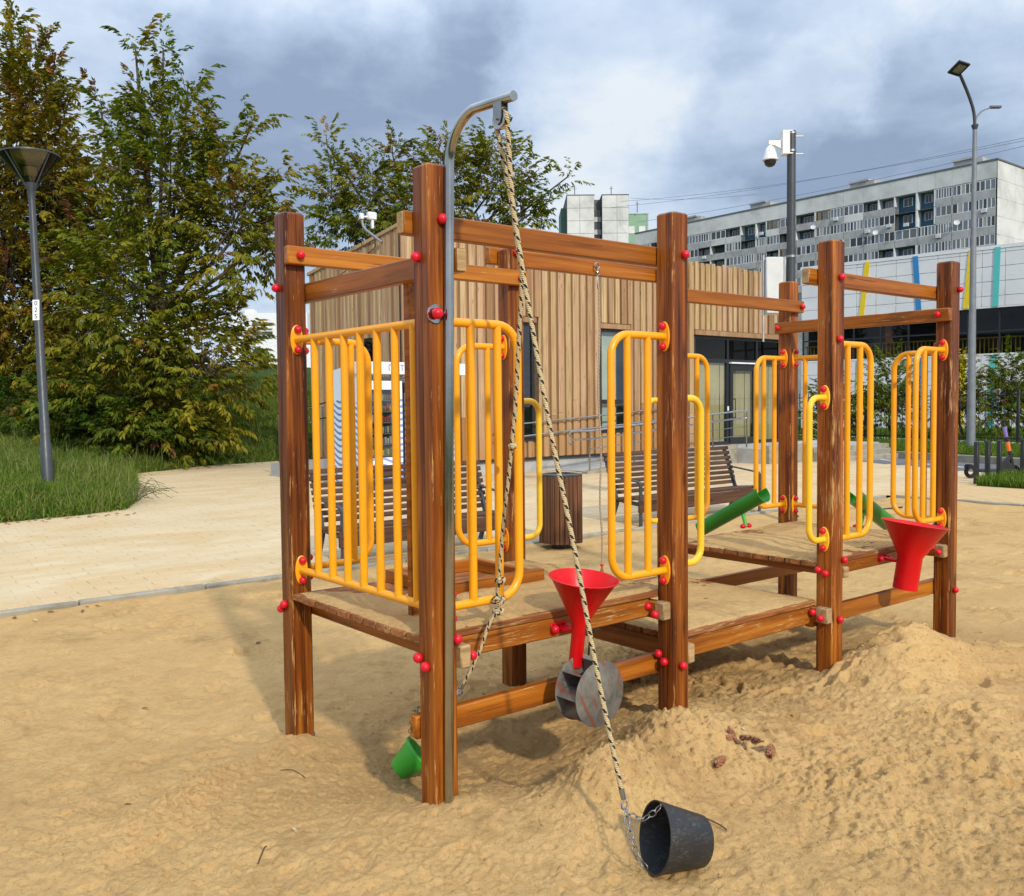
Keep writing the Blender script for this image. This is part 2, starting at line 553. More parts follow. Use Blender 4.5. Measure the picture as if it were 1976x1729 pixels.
def ropemat(name, base, dark, pitch, frac):
    g = G(name, 0.9, 0, 0.2, base)
    uv = g.n('ShaderNodeUVMap').outputs[0]
    sp = g.n('ShaderNodeSeparateXYZ')
    g.l(uv, sp.inputs[0])
    a, L = sp.outputs[0], sp.outputs[1]
    d1 = g.math('FRACT', g.math('ADD', g.math('DIVIDE', L, pitch), g.math('MULTIPLY', a, 1.0)))
    d2 = g.math('FRACT', g.math('ADD', g.math('MULTIPLY', a, 3.0), g.math('MULTIPLY', g.math('DIVIDE', L, pitch), -0.5)))
    h1 = g.math('FRACT', g.math('ADD', g.math('MULTIPLY', a, 2.0), g.math('DIVIDE', L, pitch * 1.9)))
    h2 = g.math('FRACT', g.math('ADD', g.math('DIVIDE', L, pitch * .72), a))
    k = g.math('MULTIPLY', g.math('LESS_THAN', h1, frac), g.math('LESS_THAN', h2, 0.68))
    st = g.math('SINE', g.math('MULTIPLY', g.math('ADD', g.math('DIVIDE', L, pitch * 0.25), g.math('MULTIPLY', a, 3.0)), 6.283))
    g.col(g.mix(k, g.ramp(g.noise(g.pos(), 150, 3), [(0.3, tuple(x * 0.72 for x in base)), (0.7, base)]), dark))
    g.bump(st, 0.5, 0.003)
    return g.m
M['rope'] = ropemat('cream and black braided rope', (0.60, 0.47, 0.26), (0.02, 0.02, 0.03), 0.028, 0.34)
M['rope2'] = ropemat('cream and red cord', (0.55, 0.45, 0.33), (0.30, 0.10, 0.05), 0.012, 0.3)
def sandmat():
    g = G('play sand', 0.95, 0, 0.15, (0.5, 0.33, 0.15))
    v = g.pos()
    n1 = g.noise(v, 1.1, 5, 0.6, 0.3)
    n2 = g.noise(v, 9.0, 6, 0.7)
    n3 = g.noise(v, 420.0, 2, 0.6)
    f = g.math('ADD', g.math('MULTIPLY', n1, 0.55), g.math('MULTIPLY', n2, 0.45))
    c = g.ramp(f, [(0.30, (0.42, 0.255, 0.100)), (0.46, (0.545, 0.340, 0.138)), (0.60, (0.61, 0.395, 0.165)), (0.74, (0.66, 0.450, 0.200))])
    c = g.mix(g.ramp(n3, [(0.3, 0.30), (0.7, 0.0)]), c, (0.26, 0.16, 0.06))
    k = g.ramp(g.noise(v, 60.0, 4, 0.7), [(0.70, 0.0), (0.74, 1.0)])
    c = g.mix(g.math('MULTIPLY', k, 0.5), c, (0.17, 0.10, 0.045))
    k = g.ramp(g.vor(v, 38.0), [(0.045, 1.0), (0.065, 0.0)])
    c = g.mix(g.math('MULTIPLY', k, g.ramp(g.noise(v, 2.7, 2), [(0.5, 0.0), (0.62, 0.8)])), c, (0.74, 0.66, 0.52))
    g.col(c)
    mo_ = g.ramp(g.math('ADD', g.noise(v, 1.7, 4, 0.6), g.math('MULTIPLY', g.noise(v, 26.0, 5, 0.7), 0.45)), [(0.80, 0.0), (0.92, 0.45)])
    g.col(g.mix(mo_, c, (0.24, 0.135, 0.05)))
    pit = g.ramp(g.noise(v, 52.0, 6, 0.65, 0.4), [(0.30, 0.0), (0.46, 1.0)])
    h = g.math('ADD', g.math('MULTIPLY', g.noise(v, 24.0, 10, 0.74), 1.0), g.math('MULTIPLY', pit, 0.30))
    h = g.math('ADD', h, g.math('MULTIPLY', g.noise(v, 150.0, 5, 0.65), 0.40))
    g.bump(h, 0.85, 0.017)
    return g.m
M['sand'] = sandmat()
def pavermat():
    g = G('pale concrete paver', 0.85, 0, 0.25, (0.62, 0.5, 0.35))
    v = g.pos()
    n1 = g.noise(v, 0.5, 5, 0.6, 0.4)
    n2 = g.noise(v, 60, 4, 0.7)
    c = g.ramp(g.math('ADD', g.math('MULTIPLY', n1, 0.75), g.math('MULTIPLY', n2, 0.25)), [(0.3, (0.48, 0.35, 0.19)), (0.5, (0.56, 0.435, 0.26)), (0.7, (0.60, 0.49, 0.315))])
    at = g.n('ShaderNodeAttribute', attribute_name='tint')
    c = g.mix(0.16, c, g.ramp(g.rnd(), [(0.0, (0.40, 0.29, 0.17)), (1.0, (0.62, 0.51, 0.34))]))
    sd_ = g.ramp(g.noise(g.map(v, (0.5, 1.4, 1)), 1.0, 5, 0.65, 0.7), [(0.46, 0.0), (0.64, 0.7)])
    sp = g.n('ShaderNodeSeparateXYZ')
    g.l(v, sp.inputs[0])
    nr = g.math('ADD', g.math('MULTIPLY', g.math('SUBTRACT', sp.outputs[1], 5.0), -1.1), g.math('MULTIPLY', g.noise(v, 5.0, 6, 0.7), 1.6))
    sd_ = g.math('MAXIMUM', sd_, g.ramp(nr, [(0.35, 0.0), (0.8, 0.85)]))
    c = g.mix(sd_, c, (0.50, 0.335, 0.155))
    spk = g.ramp(g.noise(v, 130.0, 3, 0.6), [(0.64, 0.0), (0.72, 0.45)])
    c = g.mix(spk, c, (0.22, 0.16, 0.09))
    g.col(c)
    g.bump(n2, 0.2, 0.003)
    return g.m
M['paver'] = pavermat()
M['joint'] = plain('sandy paver joint', (0.52, 0.40, 0.23), 0.95, 0, 0.2, 30)
def concrete(name, base, sc=3.0):
    g = G(name, 0.88, 0, 0.25, base)
    v = g.pos()
    n1 = g.noise(v, sc, 6, 0.65, 0.3)
    n2 = g.noise(v, 90, 4, 0.7)
    c = g.ramp(n1, [(0.3, tuple(x * 0.66 for x in base)), (0.52, base), (0.74, tuple(min(1, x * 1.18) for x in base))])
    c = g.mix(g.ramp(n2, [(0.25, 0.3), (0.55, 0.0)]), c, tuple(x * 0.6 for x in base))
    g.col(c)
    g.bump(n2, 0.25, 0.004)
    return g.m
M['kerb'] = concrete('weathered kerb concrete', (0.30, 0.275, 0.215), 4.0)
M['conc'] = concrete('grey concrete', (0.40, 0.40, 0.385), 1.4)
M['asphalt'] = concrete('asphalt', (0.13, 0.132, 0.138), 1.0)
M['whiteline'] = plain('road line paint', (0.72, 0.71, 0.68), 0.8, 0, 0.1, 8)
def soil():
    g = G('earth under grass', 1.0, 0, 0.1)
    v = g.pos()
    g.col(g.ramp(g.noise(v, 2.4, 6, 0.7), [(0.3, (0.022, 0.040, 0.008)), (0.5, (0.035, 0.065, 0.012)), (0.7, (0.06, 0.075, 0.022))]))
    g.bump(g.noise(v, 30, 4), 0.6, 0.03)
    return g.m
M['soil'] = soil()
def leafmat(name, tr=0.25):
    g = G(name, 0.6, 0, 0.12)
    at = g.n('ShaderNodeAttribute', attribute_name='tint')
    at.attribute_type = 'GEOMETRY'
    g.col(at.outputs['Color'])
    tb = g.n('ShaderNodeBsdfTranslucent')
    hs = g.n('ShaderNodeHueSaturation')
    hs.inputs['Value'].default_value = 1.5
    hs.inputs['Saturation'].default_value = 1.1
    g.l(at.outputs['Color'], hs.inputs['Color'])
    g.l(hs.outputs[0], tb.inputs[0])
    ms = g.n('ShaderNodeMixShader')
    ms.inputs[0].default_value = tr
    g.l(g.b.outputs[0], ms.inputs[1])
    g.l(tb.outputs[0], ms.inputs[2])
    out = [n for n in g.t.nodes if n.type == 'OUTPUT_MATERIAL'][0]
    g.l(ms.outputs[0], out.inputs[0])
    return g.m
M['leaf'] = leafmat('leaf')
M['grass'] = leafmat('grass blade', 0.3)
M['bark'] = wood('grey brown bark', 2, (0.03, 0.022, 0.016), (0.085, 0.064, 0.046), (0.15, 0.12, 0.09), rough=0.9, coat=0, streak=16)
M['larch'] = None
def larch():
    g = G('larch cladding', 0.78, 0, 0.25)
    v = g.shift(g.pos(), g.rnd(), 50)
    a = g.noise(g.map(v, (30, 30, 1.1)), 1.0, 6, 0.62, 0.7)
    b = g.noise(g.map(v, (9, 9, 0.35)), 1.0, 3, 0.5)
    tone = g.ramp(g.rnd(), [(0.0, (0.25, 0.135, 0.06)), (0.22, (0.37, 0.22, 0.12)), (0.45, (0.47, 0.33, 0.16)), (0.68, (0.46, 0.28, 0.175)), (1.0, (0.54, 0.40, 0.20))], 'LINEAR')
    c = g.mix(g.ramp(a, [(0.3, 0.75), (0.58, 0.0)]), tone, (0.19, 0.095, 0.042))
    c = g.mix(g.ramp(b, [(0.5, 0.0), (0.72, 0.35)]), c, (0.52, 0.42, 0.28))
    # low boards weather orange
    sp = g.n('ShaderNodeSeparateXYZ')
    g.l(g.pos(), sp.inputs[0])
    k = g.ramp(g.math('ADD', g.math('MULTIPLY', sp.outputs[2], 0.5), g.math('MULTIPLY', a, 0.25)), [(0.40, 0.55), (0.95, 0.0)])
    c = g.mix(k, c, (0.33, 0.155, 0.05))
    kn = g.ramp(g.vor(g.map(v, (11, 11, 1.6)), 1.0), [(0.05, 0.9), (0.12, 0.0)])
    c = g.mix(kn, c, (0.12, 0.055, 0.022))
    g.col(c)
    g.bump(a, 0.25, 0.003)
    return g.m
M['larch'] = larch()
M['larchgap'] = plain('dark recess behind cladding', (0.075, 0.045, 0.025), 0.9, 0, 0.2, 12)
M['frame'] = plain('anthracite frame', (0.018, 0.020, 0.023), 0.42, 0.0, 0.15, 20)
M['pole'] = plain('dark grey pole paint', (0.045, 0.052, 0.060), 0.42, 0.0, 0.12, 5)
M['polelt'] = plain('grey mast paint', (0.20, 0.215, 0.235), 0.45, 0.1, 0.1, 5)
M['dark'] = plain('black metal', (0.012, 0.012, 0.013), 0.5)
M['white'] = plain('white paint', (0.74, 0.75, 0.76), 0.5, 0, 0.06, 4)
M['offwhite'] = plain('off white box', (0.55, 0.57, 0.58), 0.5, 0, 0.08, 4)
def glassmat(name, tint=(0.9, 0.95, 0.95), dens=0.35, refl=1.0):
    g = G(name, 0.03)
    gl = g.n('ShaderNodeBsdfGlossy')
    gl.inputs['Roughness'].default_value = 0.02
    gl.inputs['Color'].default_value = (refl, refl, refl, 1)
    tr = g.n('ShaderNodeBsdfTransparent')
    tr.inputs['Color'].default_value = (*tint, 1)
    fr = g.n('ShaderNodeFresnel')
    fr.inputs['IOR'].default_value = 1.5
    f = g.math('ADD', g.math('MULTIPLY', fr.outputs[0], 1.0), dens, clamp=True)
    ms = g.n('ShaderNodeMixShader')
    g.l(f, ms.inputs[0])
    g.l(tr.outputs[0], ms.inputs[1]); g.l(gl.outputs[0], ms.inputs[2])
    out = [n for n in g.t.nodes if n.type == 'OUTPUT_MATERIAL'][0]
    g.l(ms.outputs[0], out.inputs[0])
    return g.m
M['glass'] = glassmat('window glass', (0.80, 0.84, 0.84), 0.06)
M['glassd'] = glassmat('dark reflecting glass', (0.45, 0.46, 0.46), 0.0, .55)
M['lampglass'] = glassmat('smoky lamp glass', (0.78, 0.75, 0.64), 0.02, .7)
def distglass():
    g = G('far window glass', 0.08, 0, 0.6)
    v = g.pos()
    g.col(g.ramp(g.rnd(), [(0.0, (0.012, 0.014, 0.018)), (0.5, (0.035, 0.04, 0.048)), (0.8, (0.10, 0.10, 0.10)), (1.0, (0.19, 0.18, 0.16))]))
    return g.m
M['fglass'] = distglass()
# ---------------------------------------------------------------- sand pit
PX0, PX1, PY0, PY1 = -7.0, 12.10, -7.0, 4.90
def axis_pts(a, b, lo, hi, d, g=1.035, dmax=0.16):
    mid = list(np.arange(lo, hi + d / 2, d))
    up, s = [], d
    x = mid[-1]
    while x < b:
        s = min(s * g, dmax); x += s; up.append(min(x, b))
    dn, s = [], d
    x = mid[0]
    while x > a:
        s = min(s * g, dmax); x -= s; dn.append(max(x, a))
    return np.array(dn[::-1] + mid + up)
gx = axis_pts(PX0, PX1, -1.0, 2.2, 0.0078, 1.0135)
gy = axis_pts(PY0, PY1, -1.6, 0.85, 0.0078, 1.0135)
SX, SY = np.meshgrid(gx, gy, indexing='ij')
anchors = [(0.0, 1.2, -0.09, .35), (-0.4, 1.6, -0.10, .6), (0.05, 0.0, 0.055, .22), (1.35, -0.05, 0.065, .28), (2.65, -0.05, 0.0, .3), (3.95, 0.0, -0.035, .4),
           (1.36, 1.2, -0.05, .4), (2.65, 1.2, -0.01, .4), (3.95, 1.2, -0.02, .4), (0.55, 0.6, -0.13, .4), (2.0, 0.5, -0.06, .5), (3.3, 0.7, -0.04, .5),
           (-3, 3, -0.05, 1.5), (-1, 4.7, -0.055, 1.2), (2, 4.7, -0.05, 1.2), (5, 4.7, -0.04, 1.5), (9, 3, -0.05, 3), (12, 0, -0.05, 2), (11, 4.7, -0.04, 2), (6, 0, -0.02, 1.2),
           (3, -2, 0.02, 1.2), (-3, -1, -0.04, 1.5), (0.3, -0.85, 0.01, .45), (1.2, -1.2, 0.015, .6), (-1.0, 0.3, -0.05, .7), (-0.3, 0.2, -0.02, .35), (1.5, 3, -0.06, 1.5),
           (0.28, 0.62, -0.13, .2), (-1, -2, -0.02, 1.2), (5, -5, 0, 4), (-6, -5, -0.04, 3), (4.9, -0.9, 0.0, .8)]
num, den = np.zeros_like(SX), np.full_like(SX, 1e-9)
for (x, y, z, s) in anchors:
    w = np.exp(-((SX - x) ** 2 + (SY - y) ** 2) / (2 * s * s)) / s + 1e-5 / ((SX - x) ** 2 + (SY - y) ** 2 + .3)
    num += w * z; den += w
SZ = num / den
def mound(x, y, h, sx, sy=None, rot=0.0, p=1.0):
    sy = sy or sx
    c, s = math.cos(rot), math.sin(rot)
    X, Y = (SX - x) * c + (SY - y) * s, -(SX - x) * s + (SY - y) * c
    return h * np.exp(-((X / sx) ** 2 + (Y / sy) ** 2) ** p / 2)
rough = 0.6 + 0.6 * np.clip(fbm(SX, SY, 0.7, 3, .5, 3) + .4, 0, 1)
mo = mound(0.52, -0.36, 0.150, 0.17, 0.15) + mound(0.80, -0.26, 0.125, 0.22, 0.15) + mound(1.1, -0.16, 0.07, 0.16, 0.12) + mound(1.25, -0.12, 0.05, 0.2) + mound(3.05, -0.16, 0.19, 0.30, 0.17, 0.3) + mound(3.45, -0.35, 0.10, 0.42, 0.2, -0.5) + mound(2.5, -0.35, 0.035, 0.3) + mound(4.3, -0.6, 0.035, 0.5)
mo += mound(0.02, 1.17, 0.06, 0.10) + mound(0.11, -0.07, 0.045, 0.08) + mound(-0.05, .02, .015, .07) + mound(-0.45, 1.05, 0.03, 0.25, 0.06, 0.5) + mound(-0.72, 0.78, 0.035, 0.28, 0.07, 0.7) + mound(2.64, -0.08, 0.03, 0.1)
SZ = SZ + mo
SZ += 0.018 * fbm(SX, SY, 1.3, 3, .5, 11) + 0.016 * fbm(SX, SY, 4.2, 3, .5, 21)
# footprints and scuffs
rg = np.random.default_rng(11)
def dent(x, y, a, b, rot, d):
    ex = max(a, b) * 2.4
    i0, i1 = np.searchsorted(gx, x - ex), np.searchsorted(gx, x + ex)
    j0, j1 = np.searchsorted(gy, y - ex), np.searchsorted(gy, y + ex)
    if i1 <= i0 or j1 <= j0: return
    X, Y = SX[i0:i1, j0:j1] - x, SY[i0:i1, j0:j1] - y
    c, s = math.cos(rot), math.sin(rot)
    u_, v_ = (X * c + Y * s) / a, (-X * s + Y * c) / b
    r = np.sqrt(u_ * u_ + v_ * v_) + 0.55 * vnoise(X + x, Y + y, 17, 5)
    SZ[i0:i1, j0:j1] += d * (-1.0 / (1 + np.exp((r - 0.85) * 13)) + 0.55 * np.exp(-((r - 1.25) / 0.28) ** 2))
for k in range(1250):
    if k < 520: x, y = rg.uniform(-2.2, 4.2), rg.uniform(-2.6, 3.2)
    else: x, y = rg.uniform(-4, 12), rg.uniform(-4, 4.8)
    if -0.1 < x < 0.25 and -0.2 < y < 0.2: continue
    dent(x, y, rg.uniform(.07, .15), rg.uniform(.035, .07), rg.uniform(0, 3.14), rg.uniform(.006, .018) * (1.35 if x + y * .3 > 1.2 else 0.6))
# crumbly lumps: ridged noise, strongest on the dug mounds and beside the frame
lump = np.clip(mo * 6, 0, 1) + 0.35 * np.clip((SX - SY * 0.25 - 0.1) * 0.8, 0, 1) + np.clip(fbm(SX, SY, 1.1, 3, .5, 31) * 1.6 - 0.15, 0, 1) * 0.9
lump = np.clip(lump, 0.30, 1.3)
def ridged(sc, seed): return np.abs(vnoise(SX, SY, sc, seed)) * 2
dn = np.clip((0.045 - np.gradient(gx)[:, None]) / 0.03, 0, 1) * np.clip((0.045 - np.gradient(gy)[None, :]) / 0.03, 0, 1)
fine = np.clip((0.020 - np.gradient(gx)[:, None]) / 0.01, 0, 1) * np.clip((0.020 - np.gradient(gy)[None, :]) / 0.01, 0, 1)
cr_ = np.clip(vnoise(SX, SY, 24, 41) * 2.4 + 0.1, 0, 1) * 0.7
crf = np.clip(vnoise(SX, SY, 47, 42) * 3.0 - .2, 0, 1)
fn2 = np.clip((0.0125 - np.gradient(gx)[:, None]) / 0.004, 0, 1) * np.clip((0.0125 - np.gradient(gy)[None, :]) / 0.004, 0, 1)
wx, wy = SX + .02 * vnoise(SX, SY, 21, 61), SY + .02 * vnoise(SX, SY, 21, 62)
SZ += lump * (0.015 * cr_ * dn + 0.015 * crf * fine + 0.012 * np.clip(vnoise(wx, wy, 66, 63) * 3.4, -.3, 1) * fn2)
SZ -= (0.009 + 0.009 * lump) * np.clip(vnoise(SX + .03 * vnoise(SX, SY, 12, 66), SY, 34, 45) * 4.5 - 1.0, 0, 1) * fine
SZ -= 0.008 * np.clip(lump, .25, 1) * np.clip(1 - np.abs(vnoise(SX + .03 * vnoise(SX, SY, 9, 2), SY, 6.5, 43)) * 22, 0, 1) * np.clip(vnoise(SX, SY, 2.2, 49) * 3, 0, 1) * fine
SZ += 0.0030 * vnoise(SX, SY, 30, 44) * dn + 0.0035 * fbm(SX, SY, 11, 2, .5, 47)
# settle towards the kerbs
ek = np.minimum(np.clip((PY1 - SY) / 0.3, 0, 1), np.clip((PX1 - SX) / 0.3, 0, 1))
SZ = SZ * ek + (1 - ek) * (-0.018 + .03 * fbm(SX, SY, 2.2, 3, .5, 71))
def sandz(x, y):
    i = int(np.clip(np.searchsorted(gx, x) - 1, 0, len(gx) - 2))
    j = int(np.clip(np.searchsorted(gy, y) - 1, 0, len(gy) - 2))
    a, b = (x - gx[i]) / (gx[i + 1] - gx[i]), (y - gy[j]) / (gy[j + 1] - gy[j])
    return float((SZ[i, j] * (1 - a) + SZ[i + 1, j] * a) * (1 - b) + (SZ[i, j + 1] * (1 - a) + SZ[i + 1, j + 1] * a) * b)
ii = np.arange(len(gx) * len(gy)).reshape(len(gx), len(gy))
fq = np.stack([ii[:-1, :-1], ii[1:, :-1], ii[1:, 1:], ii[:-1, 1:]], -1).reshape(-1, 4)
tag(put('sand', fast_mesh('sand', np.stack([SX, SY, SZ], -1).reshape(-1, 3), fq, M['sand'], smooth=True)), kind='structure')
# loose clods of damp sand
ico = np.array([(0, 0, 1), (.89, 0, .45), (.28, .85, .45), (-.72, .53, .45), (-.72, -.53, .45), (.28, -.85, .45), (.72, .53, -.45), (-.28, .85, -.45), (-.89, 0, -.45), (-.28, -.85, -.45), (.72, -.53, -.45), (0, 0, -1)])
icf = np.array([(0, 1, 2), (0, 2, 3), (0, 3, 4), (0, 4, 5), (0, 5, 1), (1, 6, 2), (2, 7, 3), (3, 8, 4), (4, 9, 5), (5, 10, 1), (6, 7, 2), (7, 8, 3), (8, 9, 4), (9, 10, 5), (10, 6, 1), (11, 7, 6), (11, 8, 7), (11, 9, 8), (11, 10, 9), (11, 6, 10)])
cv, cfc = [], []
nc = 0
while nc < 9000:
    if rg.random() < .8: x, y = rg.uniform(-1.2, 3.6), rg.uniform(-1.7, 1.6)
    else: x, y = rg.uniform(-2, 5), rg.uniform(-1.6, 3)
    i, j = min(np.searchsorted(gx, x), len(gx) - 1), min(np.searchsorted(gy, y), len(gy) - 1)
    if rg.random() > lump[i, j] * 1.1: continue
    r = rg.uniform(.0018, .0050) * (1.9 if rg.random() < .07 else 1)
    p = ico * r * rg.uniform(.55, 1.45, (12, 1)) * np.array([1.25, 1, .8])
    cv.append(p + np.array([x, y, sandz(x, y) - r * .05]))
    cfc.append(icf + nc * 12)
    nc += 1
tag(put('sand_clods', fast_mesh('sand_clods', np.concatenate(cv), np.concatenate(cfc), M['sand'], False, loops=3)), kind='stuff')
# base sheet out to the horizon
b = MB()
b.add([(-900, -900, -.35), (900, -900, -.35), (900, 900, -.35), (-900, 900, -.35)], [(0, 1, 2, 3)])
tag(b.put('ground', M['soil'], smooth=False), kind='structure')
# ---------------------------------------------------------------- kerb round the pit
kerb = tag(empty('kerb', (0, 4.94, 0)), kind='structure')
ks = MB().cbox((-0.496, -0.04, -0.25), (0.496, 0.04, 0.012), 0.012).mesh('kerb_stone', M['kerb'])
for i in range(19):
    put('kerb_stone', ks, kerb, (-6.5 + i, random.uniform(-.003, .003), random.uniform(-.004, .004)), (0, 0, random.uniform(-.003, .003)))
for i in range(12):
    put('kerb_stone', ks, kerb, (12.14 + random.uniform(-.003, .003), -0.54 - i, random.uniform(-.004, .004)), (0, 0, math.pi / 2))
# ---------------------------------------------------------------- paving
GE = [(-14, 11.0), (0.57, 11.15), (1.36, 11.25), (2.3, 11.6), (2.9, 13.0), (3.9, 16.3), (4.8, 19.5), (7.2, 21.3), (9.3, 21.8), (12, 22.2), (17, 23.5)]
RN = [(15.9, -12), (16.9, 0), (17.75, 5.1), (18.13, 6.7), (19.3, 9.2), (20.4, 10.9), (22.4, 15), (25, 24)]
RF = [(18.6, -12), (19.8, 0), (20.9, 6.4), (21.4, 8.2), (22.7, 12.3), (24.5, 18), (27, 26)]
pav = MB()
pav.add([(x, y, -0.0065) for (x, y) in [(-14, 4.98), (12.18, 4.98), (12.18, -12)] + RN + [(18, 26), (-14, 26)]], [tuple(range(3 + len(RN) + 2))])
paving = tag(pav.put('paving', M['joint'], smooth=False), kind='structure')
def inpoly(px, py, poly):
    ins = np.zeros(px.shape, bool)
    n = len(poly)
    for i in range(n):
        (x0, y0), (x1, y1) = poly[i], poly[(i + 1) % n]
        c = (y0 > py) != (y1 > py)
        t = (x1 - x0) * (py - y0) / (y1 - y0 + 1e-12) + x0
        ins ^= c & (px < t)
    return ins
rows = []
for j in range(int((24 + 12) / 0.15)):
    y = -12 + 0.075 + j * 0.15
    off = (j % 2) * 0.15 + (j % 5) * 0.013
    xs = np.arange(-8 + off, 24, 0.30)
    rows.append(np.stack([xs, np.full_like(xs, y)], 1))
pv = np.concatenate(rows)
okp = ((pv[:, 1] > 5.06) | (pv[:, 0] > 12.35)) & inpoly(pv[:, 0], pv[:, 1], [(12.2, -12)] + RN[1:7] + [(19, 22), (-8, 22), (-8, 5), (12.2, 5)])
okp &= ~inpoly(pv[:, 0], pv[:, 1], [(-14, 11.4), (0.5, 11.5), (2.1, 11.9), (3.6, 16.4), (4.5, 19.8), (7, 21.7), (17, 24), (17, 40), (-14, 40)])
okp &= ~((pv[:, 0] > 8.3) & (pv[:, 0] < 21.8) & (pv[:, 1] > 13.3))
pv = pv[okp]
dcam = np.hypot(pv[:, 0] - CAM.x, pv[:, 1] - CAM.y)
ang = ((pv[:, 0] - CAM.x) * cr.x + (pv[:, 1] - CAM.y) * cr.y) / dcam
pv = pv[(dcam < 24) & (np.abs(ang) < 0.75)]
dcam = np.hypot(pv[:, 0] - CAM.x, pv[:, 1] - CAM.y)
ang = ((pv[:, 0] - CAM.x) * cr.x + (pv[:, 1] - CAM.y) * cr.y) / dcam
order = np.argsort(np.where(np.abs(ang) < 0.47, dcam, dcam + 100))
near, far = pv[order[:300]], pv[order[300:]]
pm = MB().cbox((-0.1483, -0.0733, -0.05), (0.1483, 0.0733, 0.0), 0.003).mesh('paver', M['paver'])
for (x, y) in near:
    put('paver', pm, paving, (x, y, random.uniform(-.002, .0015)), (random.uniform(-.006, .006), random.uniform(-.004, .004), 0))
nf = len(far)
rz = rg.uniform(-.002, .0015, nf)
hx, hy = 0.1483, 0.0733
V = np.zeros((nf, 8, 3))
for k, (sx, sy, t) in enumerate([(-1, -1, 0), (1, -1, 0), (1, 1, 0), (-1, 1, 0), (-1, -1, 1), (1, -1, 1), (1, 1, 1), (-1, 1, 1)]):
    V[:, k, 0] = far[:, 0] + sx * (hx - (0.0015 if t else 0)); V[:, k, 1] = far[:, 1] + sy * (hy - (0.0015 if t else 0)); V[:, k, 2] = rz + (0 if t else -0.008)
fb = np.array([(4, 5, 6, 7), (0, 1, 5, 4), (1, 2, 6, 5), (2, 3, 7, 6), (3, 0, 4, 7)])
F_ = (np.arange(nf)[:, None, None] * 8 + fb[None]).reshape(-1, 4)
tag(put('paver_field', fast_mesh('paver_field', V.reshape(-1, 3), F_, M['paver']), paving), kind='stuff')
# ---------------------------------------------------------------- road, far kerb, lawn
b = MB()
b.add([(x, y, -0.03) for (x, y) in RN + RF[::-1]], [tuple(range(len(RN) + len(RF)))])
road = tag(b.put('road', M['asphalt'], smooth=False), kind='structure')
b = MB()
for (x0, y0, x1, y1) in [(18.9, 4.2, 19.25, 5.9), (19.55, 7.1, 20.2, 8.5), (20.9, 9.7, 21.6, 11.1), (18.2, 0.4, 18.5, 2.2), (22.4, 12.6, 23.1, 14.2)]:
    d_ = Vector((x1 - x0, y1 - y0, 0)).normalized()
    nx, ny = -d_.y * .06, d_.x * .06
    b.add([(x0 - nx, y0 - ny, -.026), (x0 + nx, y0 + ny, -.026), (x1 + nx, y1 + ny, -.026), (x1 - nx, y1 - ny, -.026)], [(3, 2, 1, 0)])
b.put('lane_mark', M['whiteline'], road, smooth=False)
rk = tag(empty('road_kerb', (21.4, 8.2, 0)), kind='structure')
seg = [Vector((x, y, 0)) for x, y in RF]
for i in range(len(seg) - 1):
    L_ = (seg[i + 1] - seg[i]).length
    n_ = max(1, int(L_ / 1.0))
    d_ = (seg[i + 1] - seg[i]) / L_
    nn_ = Vector((d_.y, -d_.x, 0))
    for k in range(n_):
        p0, p1 = seg[i] + d_ * (L_ * k / n_ + .006), seg[i] + d_ * (L_ * (k + 1) / n_ - .006)
        q = MB()
        c_ = (p0 + p1) / 2
        h_ = (p1 - p0).length / 2
        q.cbox((-h_, 0, -.2), (h_, .15, .15), .012)
        q.put('kerb_stone', M['kerb'], rk, tuple(c_ - Vector((21.4, 8.2, 0))), (0, 0, math.atan2(d_.y, d_.x) + math.pi))
b = MB()
b.add([(x + .14, y, 0.13) for (x, y) in RF] + [(x + 4.5, y, 0.17) for (x, y) in RF] + [(x + 15.5, y - 2, 0.42) for (x, y) in RF] + [(x + 80, y - 10, 0.5) for (x, y) in RF],
      [(i + k * len(RF), i + (k + 1) * len(RF), i + 1 + (k + 1) * len(RF), i + 1 + k * len(RF)) for k in range(3) for i in range(len(RF) - 1)])
tag(b.put('lawn', M['soil'], smooth=False), kind='structure')
b = MB()
path_l = [(x + 4.9, y) for x, y in RF]
b.add([(x, y, 0.19) for x, y in path_l] + [(x + 1.3, y, 0.21) for x, y in path_l], [(i, i + len(RF), i + 1 + len(RF), i + 1) for i in range(len(RF) - 1)])
tag(b.put('footpath', M['conc'], smooth=False), kind='structure')
b = MB()
gp = [(14.75, 4.75), (15.3, 4.9), (16.3, 5.0), (16.9, 4.6), (16.9, 3.0), (16.2, 1.8), (15.1, 2.4), (14.7, 3.9)]
b.add([(15.7, 3.7, .10)] + [(x, y, 0.004) for x, y in gp], [(0, 1 + (i + 1) % 8, 1 + i) for i in range(8)])
tag(b.put('grass_bed', M['soil'], smooth=False), kind='structure')
